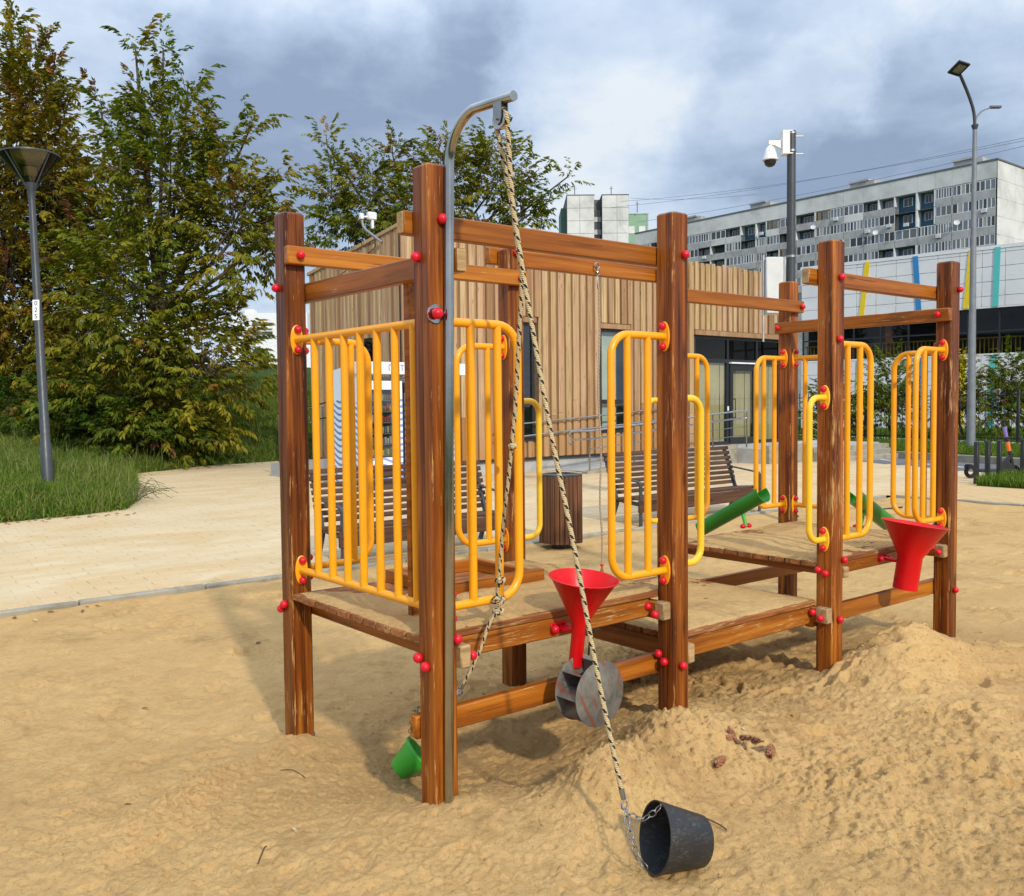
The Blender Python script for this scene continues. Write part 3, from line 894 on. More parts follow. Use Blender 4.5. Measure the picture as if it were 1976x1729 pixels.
# ---------------------------------------------------------------- grassy mound on the left
mpoly = GE + [(22, 30), (22, 60), (-30, 60), (-30, 11)]
mx, my = np.arange(-30, 20.01, 0.4), np.arange(10.6, 58, 0.4)
MX, MY = np.meshgrid(mx, my, indexing='ij')
def mdist(X, Y):
    d = np.full(np.shape(X), 1e9)
    for i in range(len(GE) - 1):
        (x0, y0), (x1, y1) = GE[i], GE[i + 1]
        dx, dy = x1 - x0, y1 - y0
        t = np.clip(((X - x0) * dx + (Y - y0) * dy) / (dx * dx + dy * dy), 0, 1)
        d = np.minimum(d, np.hypot(X - x0 - t * dx, Y - y0 - t * dy))
    return np.where(inpoly(np.asarray(X, float), np.asarray(Y, float), mpoly), d, -d)
def mheight(X, Y):
    d = mdist(X, Y)
    s = 0.20 + 0.60 / (1 + np.exp(-(X - 6.8) * 0.9))
    cap = 2.1 + 1.4 / (1 + np.exp(-(X - 7.0) * 0.7))
    return np.where(d > 0, cap * (1 - np.exp(-np.maximum(d, 0) * s / cap)) + 0.02 + 0.10 * fbm(X, Y, 0.5, 3, .5, 9) * np.clip(d, 0, 1), np.maximum(d * 0.5, -0.3) - 0.02)
MZ = mheight(MX, MY)
ii = np.arange(MX.size).reshape(MX.shape)
fq = np.stack([ii[:-1, :-1], ii[1:, :-1], ii[1:, 1:], ii[:-1, 1:]], -1).reshape(-1, 4)
fq = fq[(MZ.ravel()[fq] > -0.29).any(1)]
tag(put('grass_mound', fast_mesh('grass_mound', np.stack([MX, MY, MZ], -1).reshape(-1, 3), fq, M['soil'], smooth=True)), kind='structure')
# ---------------------------------------------------------------- the sand play frame
U1, U2, U3, WV, PW = 1.309, 2.593, 3.906, 1.166, 0.105
play = empty('play_frame', (0, 0, 0), 0, 'varnished timber sand play frame with decks and yellow rails', 'play frame')
# posts: chamfered square section with a glued seam down each face
def post_mesh(top, seams):
    w, c, s, d = PW, 0.009, 0.003, 0.0035
    sec = []
    def side(p0, p1, nrm, fr):
        p0, p1, nrm = Vector(p0), Vector(p1), Vector(nrm)
        L_ = (p1 - p0).length
        t = (p1 - p0) / L_
        pts = [p0 + t * c]
        for f in fr:
            m_ = p0 + t * (L_ * f)
            pts += [m_ - t * s, m_ - nrm * d, m_ + t * s]
        pts.append(p1 - t * c)
        return pts
    sec += side((0, 0, 0), (w, 0, 0), (0, -1, 0), seams[0])
    sec += side((w, 0, 0), (w, w, 0), (1, 0, 0), (0.5,))
    sec += side((w, w, 0), (0, w, 0), (0, 1, 0), (0.5,))
    sec += side((0, w, 0), (0, 0, 0), (-1, 0, 0), seams[1])
    n = len(sec)
    b = MB()
    zs = [-0.35, top - 0.008, top]
    cen = Vector((w / 2, w / 2, 0))
    for k, z in enumerate(zs):
        for p in sec:
            q = p if k < 2 else cen + (p - cen) * 0.87
            b.v.append((q.x, q.y, z))
    for k in range(2):
        for i in range(n):
            j = (i + 1) % n
            b.f.append((k * n + i, k * n + j, (k + 1) * n + j, (k + 1) * n + i)); b.m.append(1 if (Vector(sec[i]) - Vector(sec[j])).length < .0135 and (Vector(sec[i]) - Vector(sec[j])).length > .011 else 0)
    b.f.append(tuple(2 * n + i for i in range(n))); b.m.append(0)
    return b.mesh('post', [M['post'], M['postworn']], True, 20)
posts = {}
for nm, x, y, top, sm in [('B', 0, 0, 2.369, ((.62,), (.55,))), ('C', U1, 0, 2.357, ((.5,), (.6,))), ('D', U2, 0, 2.366, ((.34, .66), (.5,))), ('E', U3, 0, 2.371, ((.45,), (.2, .52))),
                          ('A', 0, WV, 2.392, ((.58,), (.4,))), ('F', U1, WV, 2.357, ((.5,), (.5,))), ('H', U2, WV, 2.365, ((.5,), (.5,))), ('G', U3, WV, 2.373, ((.5,), (.5,)))]:
    posts[nm] = put('post', post_mesh(top, sm), play, (x, y, 0))
def bm(name, a, b_, mat, c=0.005, par=play, mats2=None):
    q = MB().cbox(a, b_, c)
    return q.put(name, mat, par)
def endcap(a, b_, par):
    """bare sawn end set just proud of a beam end"""
    return MB().cbox(a, b_, 0.003).put('sawn_end', M['endgrain'], par)
bz = {}
bz['BC'] = bm('beam', (-0.034, .1055, 2.128), (1.40, .150, 2.213), M['beamx'])
bz['DE'] = bm('beam', (2.523, .1055, 2.138), (4.005, .150, 2.222), M['beamx'])
bz['AF'] = bm('beam', (-0.004, 1.121, 2.150), (1.410, 1.1655, 2.232), M['beamx'])
bz['HG'] = bm('beam', (2.58, 1.121, 2.146), (4.012, 1.1655, 2.230), M['beamx'])
bz['AB'] = bm('beam', (.1055, -0.022, 1.988), (.150, 1.262, 2.075), M['beamy'])
bz['EG'] = bm('beam', (3.861, -0.003, 1.998), (3.9055, 1.272, 2.078), M['beamy'])
bz['FH'] = bm('beam', (1.258, 1.2715, 2.278), (2.74, 1.315, 2.372), M['beamx'])
endcap((.107, -.026, 1.991), (.1485, -.0215, 2.072), bz['AB'])
endcap((-.0385, .107, 2.131), (-.0335, .1485, 2.210), bz['BC'])
endcap((2.5185, .107, 2.141), (2.5235, .1485, 2.219), bz['DE'])
bm('low_beam', (-0.014, .1055, .255), (1.41, .150, .343), M['beamx'])
bm('low_beam', (2.56, .1055, .267), (4.045, .150, .358), M['beamx'])
bm('low_beam', (2.56, 1.121, .262), (4.04, 1.1655, .343), M['beamx'])
bm('upright_board', (.1515, .377, .64), (.19, .413, 2.03), M['beamy'])
# decks
def deck(x0, x1, ztop, rails, cross):
    n = 10
    pw = (1.166 - 0.1 + 0.002) / n
    pm_ = MB().cbox((x0, 0, ztop - .03), (x1, pw - .006, ztop), .004).mesh('deck_plank', M['plank'])
    for i in range(n):
        put('deck_plank', pm_, play, (random.uniform(-.004, .004), .099 + i * pw, random.uniform(-.002, .001)))
    for (a0, a1, z0, z1) in rails:
        bm('deck_rail', (a0, .1055, z0), (a1, .150, z1), M['railx'], .005)
        bm('deck_rail', (a0, 1.121, z0), (a1, 1.1655, z1), M['railx'], .005)
    for (a0, a1, y0, z0, z1) in cross:
        q = bm('cross_beam', (a0, y0, z0), (a1, 1.19, z1), M['beamy'])
        MB().cbox((a0 - .0015, y0 - .004, z0 - .0015), (a1 + .0015, .075, z1 + .0015), .006).put('bare_end', M['endgrain'], q)
deck(.004, 1.408, .643, [(.151, 1.259, .527, .611)], [(.1055, .150, -.02, .53, .612), (1.260, 1.3085, .022, .522, .600)])
deck(1.418, 2.590, .417, [(1.460, 2.544, .290, .385)], [(1.4145, 1.459, .008, .300, .3865), (2.545, 2.5925, .004, .306, .3865)])
deck(2.597, 4.010, .626, [(2.744, 3.859, .530, .594)], [(2.6985, 2.743, -.004, .540, .5955), (3.860, 3.9055, .014, .518, .5955)])
# red bolt caps
capm = MB().lathe([(.0125, 0), (.0175, .004), (.0195, .012), (.0180, .021), (.0115, .0285), (.004, .031), (0, .0312)], n=14).mesh('bolt_cap', M['red'], True, 60)
ROT = {'-x': (0, -math.pi / 2, 0), '+x': (0, math.pi / 2, 0), '-y': (math.pi / 2, 0, 0), '+y': (-math.pi / 2, 0, 0), '+z': (0, 0, 0)}
def cap(par, p, nrm, s=1.0):
    return put('bolt_cap', capm, par, tuple(Vector(p) - Vector(par.location)) if par is not play else p, ROT[nrm], (s, s, s))
for pn, p, nr in [('A', (0, 1.235, 2.05), '-x'), ('A', (0, 1.220, .587), '-x'), ('A', (0, 1.252, .562), '-x'), ('B', (0, .087, .570), '-x'), ('B', (0, .040, .546), '-x'), ('B', (0, .062, 2.039), '-x'),
                  ('B', (.055, 0, 2.172), '-y'), ('B', (.096, 0, .640), '-y'), ('C', (U1, .085, .353), '-x'), ('C', (U1, .050, .322), '-x'), ('C', (1.376, 0, 2.168), '-y'), ('C', (1.354, 0, .306), '-y'),
                  ('D', (U2, .081, .587), '-x'), ('D', (U2, .037, .573), '-x'), ('D', (2.645, 0, 2.168), '-y'), ('D', (2.630, 0, 1.838), '-y'), ('D', (2.686, 0, .641), '-y'), ('D', (2.648, 0, .319), '-y'),
                  ('E', (3.982, 0, 2.196), '-y'), ('E', (3.967, 0, .304), '-y'), ('F', (1.355, 1.1655, 2.331), '-y'), ('A', (PW, 1.215, 1.84), '+x')]:
    cap(posts[pn], p, nr)
for bn, p, nr in [('AF', (.054, 1.121, 2.191), '-y'), ('AF', (1.352, 1.121, 2.189), '-y'), ('HG', (3.973, 1.121, 2.188), '-y'), ('EG', (3.861, 1.236, 2.04), '-x'), ('EG', (3.861, .066, 2.041), '-x')]:
    cap(bz[bn], p, nr)
crs = [o for o in play.children if o.name.startswith('cross_beam')]
for q, ps in [(crs[1], [(1.2595, .104, .577), (1.2595, .060, .546)]), (crs[3], [(2.5445, .083, .360), (2.5445, .035, .334)]), (crs[5], [(3.8595, .082, .577), (3.8595, .040, .550)])]:
    for p in ps: cap(q, p, '-x')
cap(crs[0], (.1505, -.012, .568), '+x')
# guard rails
RT = 0.0170
plm = {}
def plate_mesh(mat):
    if mat not in plm:
        b_ = MB().lathe([(0.0005, .006), (.0285, .006), (.0315, .003), (.0315, 0)], ax=(0, 0, 1), n=24, sx=1.0, sy=2.15)
        plm[mat] = b_.mesh('mounting_plate', M[mat], True, 40)
    return plm[mat]
PROT = {(1, 0): (math.pi / 2, 0, math.pi / 2), (-1, 0): (math.pi / 2, 0, -math.pi / 2), (0, 1): (math.pi / 2, 0, math.pi), (0, -1): (math.pi / 2, 0, 0)}
CAPN = {(1, 0): '+x', (-1, 0): '-x', (0, 1): '+y', (0, -1): '-y'}
def guard(ox, oy, d, z0, z1, reach, cr__, bal, mat='yellow', r=RT, name='guard_rail'):
    """hooped rail leaving a post face at (ox, oy) in direction d"""
    D = Vector((d[0], d[1], 0))
    O_ = Vector((ox, oy, 0))
    Z_ = Vector((0, 0, 1))
    pts = [O_ + D * .004 + Z_ * z1]
    pts += arc(O_ + D * (reach - cr__) + Z_ * (z1 - cr__), Z_, D, cr__, 0, math.pi / 2, 7)
    pts += arc(O_ + D * (reach - cr__) + Z_ * (z0 + cr__), D, -Z_, cr__, 0, math.pi / 2, 7)
    pts.append(O_ + D * .004 + Z_ * z0)
    g = MB().tube([tuple(Vector(p)) for p in pts], r, 12).put(name, M[mat], play, ang=60)
    for k in bal:
        MB().cyl(tuple(O_ + D * k + Z_ * z0), tuple(O_ + D * k + Z_ * z1), r * .97, 12).put('baluster', M[mat], g, ang=60)
    for z in (z0, z1): plate(g, ox, oy, z, d, mat)
    return g
def plate(g, ox, oy, z, d, mat):
    put('mounting_plate', plate_mesh(mat), g, (ox, oy, z), PROT[d])
    for s in (-1, 1):
        cap(g, (ox + d[0] * .004, oy + d[1] * .004, z + s * .046), CAPN[d], .92)
HW = PW / 2
Z0, Z1 = .748, 1.812
g = MB().cyl((HW, PW + .003, Z1), (HW, WV - .003, Z1), RT, 12).put('guard_rail', M['yellow'], play, ang=60)
MB().cyl((HW, PW + .003, Z0), (HW, WV - .003, Z0), RT, 12).put('bottom_tube', M['yellow'], g, ang=60)
for k in range(7):
    y = .185 + k * .1345
    MB().cyl((HW, y, Z0), (HW, y, Z1), RT * .97, 12).put('baluster', M['yellow'], g, ang=60)
for z in (Z0, Z1):
    plate(g, HW, WV, z, (0, -1), 'yellow')
    plate(g, HW, PW, z, (0, 1), 'yellow')
BO = (.115, .243)
guard(PW, HW, (1, 0), Z0, Z1, .343, .10, BO)                        # from B along the front
guard(U1, HW, (-1, 0), Z0 - .005, Z1 - .008, .343, .10, BO)         # C
guard(PW, WV + HW, (1, 0), Z0, Z1, .35, .10, (.256,))               # A
guard(U1, WV + HW, (-1, 0), Z0 + .01, Z1 + .008, .32, .10, BO)      # F
guard(U2 + PW, WV + HW, (1, 0), Z0, Z1, .345, .10, (.238,))         # H
guard(U3, WV + HW, (-1, 0), Z0 + .012, Z1 + .008, .33, .10, BO)     # G
guard(U3 + HW, WV, (0, -1), Z0 + .01, Z1 + .008, .345, .10, (.088, .21))   # G towards E
guard(U3 + HW, PW, (0, 1), Z0, Z1, .30, .10, (.20, .09))            # E towards G
guard(U2 + PW, HW, (1, 0), Z0, Z1 + .008, .355, .10, BO)            # D
guard(U3, HW, (-1, 0), Z0 + .012, Z1 + .008, .34, .10, BO)          # E
for ox, oy, d in [(U1 + PW, HW, (1, 0)), (U2, HW, (-1, 0)), (U1 + PW, WV + HW, (1, 0)), (U2, WV + HW, (-1, 0))]:
    guard(ox, oy, d, .757, 1.525, .145, .07, (), 'lemon', .0165, 'grab_handle')
# steel hoist pole with arm and pulley
pth = [(.034, -.025, -.3), (.078, -.025, 2.345)] + arc((.078, -.195, 2.355), (0, 1, 0), (0, 0, 1), .17, 0, R_(84), 10)[1:] + [(.079, -.39, 2.512)]
hp = MB().tube(pth, .0172, 18, caps=True).put('hoist_pole', M['steel'], play, ang=50)
MB().lathe([(.0005, .003), (.0168, .003), (.0172, 0)], (.079, -.390, 2.512), (0, -1, -.07), 20).put('end_cap', M['steel'], hp)
MB().lathe([(.0005, .0), (.034, .0), (.034, .006), (.0005, .006)], (.024, -.0005, 1.832), (0, -1, 0), 24).put('fixing_plate', M['steel'], hp)
cap(hp, (.022, -.0065, 1.832), '-y', 1.1)
MB().cyl((.045, -.02, 1.832), (.064, -.006, 1.832), .008, 8).put('fixing_plate', M['steel'], hp)
pl = MB()
for dx in (-.0155, .0125):
    pl.prism([(.078 + dx, -.345, 2.504), (.078 + dx, -.303, 2.506), (.078 + dx, -.303, 2.455), (.078 + dx, -.310, 2.437), (.078 + dx, -.324, 2.431), (.078 + dx, -.338, 2.437), (.078 + dx, -.345, 2.455)], (.003, 0, 0))
pl.cyl((.055, -.324, 2.452), (.101, -.324, 2.452), .006, 10)
pb = pl.put('pulley_bracket', M['galv'], hp)
MB().lathe([(.006, -.010), (.033, -.010), (.034, -.007), (.024, 0), (.034, .007), (.033, .010), (.006, .010)], (.078, -.324, 2.452), (1, 0, 0), 22).put('pulley_wheel', M['steel'], pb)
# funnels
def funnel(rim, bot, rr, rs, neck, bra):
    rim, bot = Vector(rim), Vector(bot)
    ax = (rim - bot)
    H_ = ax.length
    nk = H_ * neck
    t = .004
    prof = [(rs - t, 0), (rs, 0), (rs, nk), (rr - .008, H_ - .006), (rr, H_ - .004), (rr + .002, H_), (rr - .003, H_ + .002), (rr - .007, H_ - .003), (rs - t, nk + .004), (rs - t, 0)]
    f = MB().lathe(prof, tuple(bot), tuple(ax), 40).put('funnel', M['redf'], play, ang=50)
    a = bot + ax * (neck * .80)
    br = Vector(bra)
    MB().cyl((br.x, br.y - .001, br.z), tuple(a + (br - a).normalized() * rs * .8), .0125, 10).put('funnel_arm', M['redf'], f)
    MB().cbox((br.x - .045, br.y - .005, br.z - .026), (br.x + .045, br.y, br.z + .026), .002).put('funnel_plate', M['redf'], f)
    for s in (-1, 1): cap(f, (br.x + s * .033, br.y - .004, br.z), '-y', .95)
    return f
funnel((.712, -.040, .795), (.705, .008, .424), .1435, .0290, .485, (.700, .105, .566))
funnel((3.322, -.080, .790), (3.275, -.045, .407), .186, .069, .50, (3.285, .105, .572))
# paddle wheel
wh = MB()
WC = Vector((.715, 0, .335))
wr = .134
for y in (-.126, -.005):
    wh.lathe([(.0005, -.002), (wr - .002, -.002), (wr, -.001), (wr, .001), (wr - .002, .002), (.0005, .002)], (WC.x, y, WC.z), (0, 1, 0), 44)
wheel = MB()
wob = wh.put('paddle_wheel', M['wheel'], play, ang=50)
for k in range(8):
    a = k * math.pi / 4 + .30
    p = MB()
    cpts = []
    for j in range(6):
        r_ = .02 + (wr - .024) * j / 5
        aa = a + .55 * (j / 5) ** 1.4
        cpts.append((WC.x + r_ * math.cos(aa), WC.z + r_ * math.sin(aa)))
    vs_ = []
    for (x, z) in cpts: vs_ += [(x, -.124, z), (x, -.007, z)]
    for (x, z) in cpts: vs_ += [(x + .0022, -.124, z - .0022), (x + .0022, -.007, z - .0022)]
    fs = []
    for j in range(5):
        fs += [(2 * j, 2 * j + 1, 2 * j + 3, 2 * j + 2), (12 + 2 * j, 14 + 2 * j, 15 + 2 * j, 13 + 2 * j)]
    fs.append((10, 11, 23, 22))
    p.add(vs_, fs)
    p.put('paddle', M['wheel'], wob, ang=40)
MB().cyl((WC.x, -.132, WC.z), (WC.x, .112, WC.z), .011, 10).put('axle', M['galv'], wob)
MB().tube([(.83, .06, .43), (.83, .055, .47), (.832, .05, .52), (.835, .03, .545), (.85, .02, .55), (.862, .02, .545)], .0045, 6).put('wire_hook', M['dark'], wob)
# raised square hatch frame on the first deck
hx0, hx1, hy0, hy1 = .47, 1.03, .61, 1.115
hf = empty('hatch_frame', (0, 0, 0)); hf.parent = play
hfm = MB().cbox((hx0, hy0, .644), (hx0 + .045, hy1, .706), .003).put('frame_board', M['beamy'], hf)
MB().cbox((hx1 - .045, hy0 + .046, .644), (hx1, hy1, .704), .003).put('frame_board', M['beamy'], hf)
MB().cbox((hx0 + .046, hy0, .644), (hx1 + .035, hy0 + .045, .705), .003).put('frame_board', M['beamx'], hf)
MB().cbox((hx0 + .046, hy1 - .045, .644), (hx1 - .046, hy1, .704), .003).put('frame_board', M['beamx'], hf)
# sand chutes on the third deck
def chute(top, low, r, leg_t, leg_f, side):
    top, low = Vector(top), Vector(low)
    ax = (top - low).normalized()
    sd_ = ax.cross(Vector((0, 0, 1))).normalized()
    up = sd_.cross(ax).normalized()
    n = 18
    b_ = MB()
    L_ = (top - low).length
    secs = [(0, 1), (.02, 1), (L_ - .04, 1), (L_, 1.12)]
    a0, a1 = R_(-125), R_(125)
    for (h, k) in secs:
        for rr_ in (r * k, r * k - .005):
            for i in range(n + 1):
                t = a0 + (a1 - a0) * i / n
                b_.v.append(tuple(low + ax * h + (-up * math.cos(t) + sd_ * math.sin(t)) * rr_))
    m = n + 1
    for j in range(len(secs) - 1):
        o0, o1 = j * 2 * m, (j + 1) * 2 * m
        for i in range(n):
            b_.f.append((o0 + i, o0 + i + 1, o1 + i + 1, o1 + i)); b_.m.append(0)
            b_.f.append((o0 + m + i, o1 + m + i, o1 + m + i + 1, o0 + m + i + 1)); b_.m.append(0)
        for e in (0, n):
            b_.f.append((o0 + e, o1 + e, o1 + m + e, o0 + m + e)); b_.m.append(0)
    for j in (0, len(secs) - 1):
        o0 = j * 2 * m
        for i in range(n):
            b_.f.append((o0 + i, o0 + m + i, o0 + m + i + 1, o0 + i + 1)); b_.m.append(0)
    c = b_.put('sand_chute', M['greenp'], play, ang=50)
    MB().cyl(leg_t, leg_f, .0135, 10).put('chute_leg', M['greenb'], c)
    f = Vector(leg_f)
    for k in (-1, 1):
        cap(c, (f.x + side[0] * k * .035, f.y + side[1] * k * .035, f.z - .01), '+z', 1.0)
    MB().cbox((f.x - .04, f.y - .02, f.z - .004), (f.x + .04, f.y + .02, f.z), .002).put('chute_foot', M['red'], c)
    return c
chute((3.47, 1.08, .880), (3.47, 1.62, .590), .060, (3.475, 1.265, .755), (3.475, 1.228, .635), (1, 0))
chute((3.90, .665, .868), (4.44, .665, .600), .060, (4.055, .665, .775), (4.0, .665, .633), (0, 1))
# galvanised shoes where posts meet the ground
for (x, y) in [(0, WV), (U3, 0)]:
    MB().cbox((x - .004, y + .004, -.25), (x - .0005, y + PW - .004, -.045 if y else -.02), .001).cbox((x + PW + .0005, y + .004, -.25), (x + PW + .004, y + PW - .004, -.03 if y else -.012), .001).put('post_shoe', M['galv'], play)
# sand lying on the decks
def drift(x0, x1, z, seed, cover, amp, piles=(), hole=None):
    X, Y = np.meshgrid(np.arange(x0, x1 + .001, .0125), np.arange(.102, 1.166, .0125), indexing='ij')
    h = amp * (fbm(X, Y, 3.2, 4, .55, seed) * 1.6 + cover) + .004 * fbm(X, Y, 22, 3, .6, seed + 7)
    for (px, py, ph, ps) in piles: h = h + ph * np.exp(-((X - px) ** 2 + (Y - py) ** 2) / (2 * ps * ps))
    ed = np.clip(np.minimum(np.minimum(X - x0, x1 - X), np.minimum(Y - .102, 1.166 - Y)) / .03, 0, 1)
    h = np.clip(h, -.004, None) * ed - (1 - ed) * .004
    ii = np.arange(X.size).reshape(X.shape)
    fq = np.stack([ii[:-1, :-1], ii[1:, :-1], ii[1:, 1:], ii[:-1, 1:]], -1).reshape(-1, 4)
    keep = (h.ravel()[fq] > 0.0).any(1)
    cx, cy = X.ravel()[fq].mean(1), Y.ravel()[fq].mean(1)
    if hole: keep &= ~((cx > hole[0]) & (cx < hole[1]) & (cy > hole[2]) & (cy < hole[3]))
    tag(put('sand_drift', fast_mesh('sand_drift', np.stack([X, Y, h + z + .0015], -1).reshape(-1, 3), fq[keep], M['sand'], smooth=True)), kind='stuff')
drift(.01, 1.40, .643, 3, .42, .014, [(.95, .35, .022, .13), (.3, .45, .012, .1), (1.2, .75, .02, .14), (.12, .9, .008, .1)], (.50, 1.0, .63, 1.09))
drift(1.425, 2.585, .417, 13, .40, .010, [(1.6, .4, .006, .2)])
drift(2.60, 4.005, .626, 23, .40, .012, [(3.6, .85, .022, .16), (3.0, .7, .01, .2), (3.8, .4, .012, .15)])
# ---------------------------------------------------------------- ropes, chains, buckets
def smooth_path(pts, k=6):
    P = [Vector(p) for p in pts]
    out = []
    for i in range(len(P) - 1):
        p0, p1, p2, p3 = P[max(i - 1, 0)], P[i], P[i + 1], P[min(i + 2, len(P) - 1)]
        for j in range(k):
            t = j / k
            out.append(0.5 * ((2 * p1) + (p2 - p0) * t + (2 * p0 - 5 * p1 + 4 * p2 - p3) * t * t + (3 * p1 - p0 - 3 * p2 + p3) * t ** 3))
    out.append(P[-1])
    return out
def link_mesh(name, L_=.030, w=.0095, r=.0021):
    pts = arc((0, 0, L_ / 2 - w), (1, 0, 0), (0, 0, 1), w, 0, math.pi, 6) + arc((0, 0, -L_ / 2 + w), (-1, 0, 0), (0, 0, -1), w, 0, math.pi, 6)
    return MB().tube(pts, r, 6, closed=True).mesh(name, M['galv'], True, 80)
lkm = link_mesh('chain_link')
def chain(par, pts, step=.0245):
    P = smooth_path(pts, 12)
    acc, last, k = 0.0, P[0], 0
    for i in range(1, len(P)):
        d = (P[i] - last).length
        if d >= step * .98:
            c = (P[i] + last) / 2
            q = (P[i] - last).to_track_quat('Z', 'Y')
            o = put('chain_link', lkm, par, tuple(c - Vector(par.location)))
            o.rotation_euler = (q @ Matrix.Rotation(R_(90 if k % 2 else 0) + .5, 3, 'Z').to_quaternion()).to_euler()
            k += 1
            last = P[i].copy()
def knot(par, c, r, mat):
    b = MB()
    c = Vector(c)
    pts = []
    for i in range(40):
        t = 2 * math.pi * i / 40
        pts.append(c + Vector(((math.sin(t) + 2 * math.sin(2 * t)) * r * .36, (math.cos(t) - 2 * math.cos(2 * t)) * r * .36, -math.sin(3 * t) * r * .5)))
    b.tube(pts, .0072, 7, closed=True, uv=True)
    return b.put('knot', mat, par)
RR = .0085
pull_top = Vector((.078, -.352, 2.462))
s1 = [(.078, -.2935, 2.452), (.079, -.300, 2.474), (.078, -.324, 2.4865), (.078, -.349, 2.474), (.079, -.356, 2.452), (.088, -.350, 2.40), (.101, -.352, 2.195), (.113, -.373, 2.022), (.124, -.392, 1.883), (.164, -.459, 1.434), (.210, -.527, 1.021), (.248, -.588, .627), (.281, -.637, .337), (.294, -.656, .226)]
rp = MB().tube(smooth_path(s1, 8), RR, 9, uv=True).put('hoist_rope', M['rope'], ang=80)
tag(rp, 'cream and black braided rope running from the pulley to the black bucket', 'rope')
s2 = [(.078, -.2935, 2.455), (.088, -.300, 2.40), (.150, -.283, 2.213), (.196, -.264, 2.045), (.224, -.250, 1.941), (.250, -.194, 1.691), (.270, -.152, 1.505), (.280, -.117, 1.362)]
s2b = [(.280, -.117, 1.362), (.288, -.082, 1.22), (.293, -.047, 1.076), (.305, .005, .83), (.312, .022, .76)]
MB().tube(smooth_path(s2, 8), RR, 9, uv=True).put('return_strand', M['rope'], rp, ang=80)
MB().tube(smooth_path(s2b, 8), RR * .9, 9, uv=True).put('return_strand', M['rope'], rp, ang=80)
knot(rp, (.281, -.120, 1.352), .012, M['rope'])
knot(rp, (.305, -.008, .832), .016, M['rope'])
knot(rp, (.312, .012, .752), .022, M['rope'])
knot(rp, (.302, .002, .712), .017, M['rope'])
MB().tube(smooth_path([(.300, .0, .725), (.285, .004, .700), (.262, .018, .655), (.238, .036, .57), (.205, .058, .487), (.183, .076, .437)], 8), RR * .9, 9, uv=True).put('tail_strand', M['rope'], rp, ang=80)
MB().cyl((.186, .074, .444), (.176, .080, .418), .0075, 10).tube(arc((.171, .083, .405), (1, 0, .3), (0, .3, 1), .013, 0, 2 * math.pi, 12)[:-1], .0032, 6, closed=True).put('shackle', M['steel'], rp)
MB().cyl((.2935, -.6555, .232), (.2985, -.6615, .196), .0098, 10, r2=.0088).put('rope_ferrule', M['galv'], rp)
# black bucket lying on its side
def bucket(name, base, ax, r0, r1, H_, mat, rim=0.0, lab=None, t=.0045, ridge=False):
    ax = Vector(ax).normalized()
    o = empty(name, base, 0, lab, 'bucket')
    prof = [(.0005, 0), (r0 - .006, 0), (r0, .006)]
    if ridge: prof += [(r0 + (r1 - r0) * .62, H_ * .62), (r0 + (r1 - r0) * .62 + .003, H_ * .64), (r0 + (r1 - r0) * .9, H_ * .86)]
    prof += [(r1, H_ - rim - .001), (r1 + (.005 if rim else 0), H_ - rim), (r1 + (.006 if rim else 0), H_ - .001), (r1 - .001, H_), (r1 - t, H_ - .001), (r0 - t, t), (.0005, t)]
    MB().lathe(prof, (0, 0, 0), tuple(ax), 40).put('bucket_shell', mat, o, ang=45)
    return o, ax
Rv, Fv = Vector(cr), Vector((cf.x, cf.y, 0)).normalized()
Rv.z = 0
Rv.normalize()
axb = (-Rv * .93 - Fv * .25 + Vector((0, 0, .20))).normalized()
bz_ = sandz(.44, -.86) + .080
bo, axb = bucket('black_bucket', (.450, -.868, bz_ - .006), axb, .080, .113, .172, M['black'], lab='scuffed black bucket lying on its side at the rope end')
mouth = Vector(bo.location) + axb * .164
sd1 = axb.cross(Vector((0, 0, 1))).normalized()
upb = sd1.cross(axb).normalized()
pt_t = mouth + upb * .103 + axb * .004
pt_b = mouth - upb * .098 - sd1 * .02 + axb * .012
if pt_b.z < sandz(pt_b.x, pt_b.y) + .012: pt_b.z = sandz(pt_b.x, pt_b.y) + .012
ring = Vector((.300, -.664, .187))
tmid = (ring + pt_t) / 2 + Vector((-.01, -.01, -.045))
chain(bo, [ring, ring + Vector((0, -.004, -.03)), tmid, pt_t])
gz = Vector((.232, -.765, .11))
chain(bo, [ring, (ring + gz) / 2 + Vector((-.004, 0, 0)), gz, (gz + pt_b) / 2 + Vector((-.012, .0, -.006)), pt_b])
MB().lathe([(.0005, 0), (.006, 0), (.006, .006), (.0005, .008)], tuple(pt_t - Vector(bo.location)), tuple(upb), 10).put('rivet', M['galv'], bo)
# green bucket under the first deck
gb = Vector((.205, .600, sandz(.205, .60) + .050))
gax = (Rv * .80 + Fv * .12 + Vector((0, 0, .62))).normalized()
go, gax = bucket('green_bucket', tuple(gb), gax, .048, .078, .125, M['greenb'], .012, 'small green toy bucket tipped on the shaded sand under the near deck', .003, True)
ge = gb + gax * .125
gu = gax.cross(Vector((0, 0, 1))).normalized().cross(gax).normalized()
gtop = ge - gu * -.07
chain(go, [(.174, .085, .398), (.15, .22, .35), (.165, .36, .275), (.205, .47, .20), tuple(gtop)])
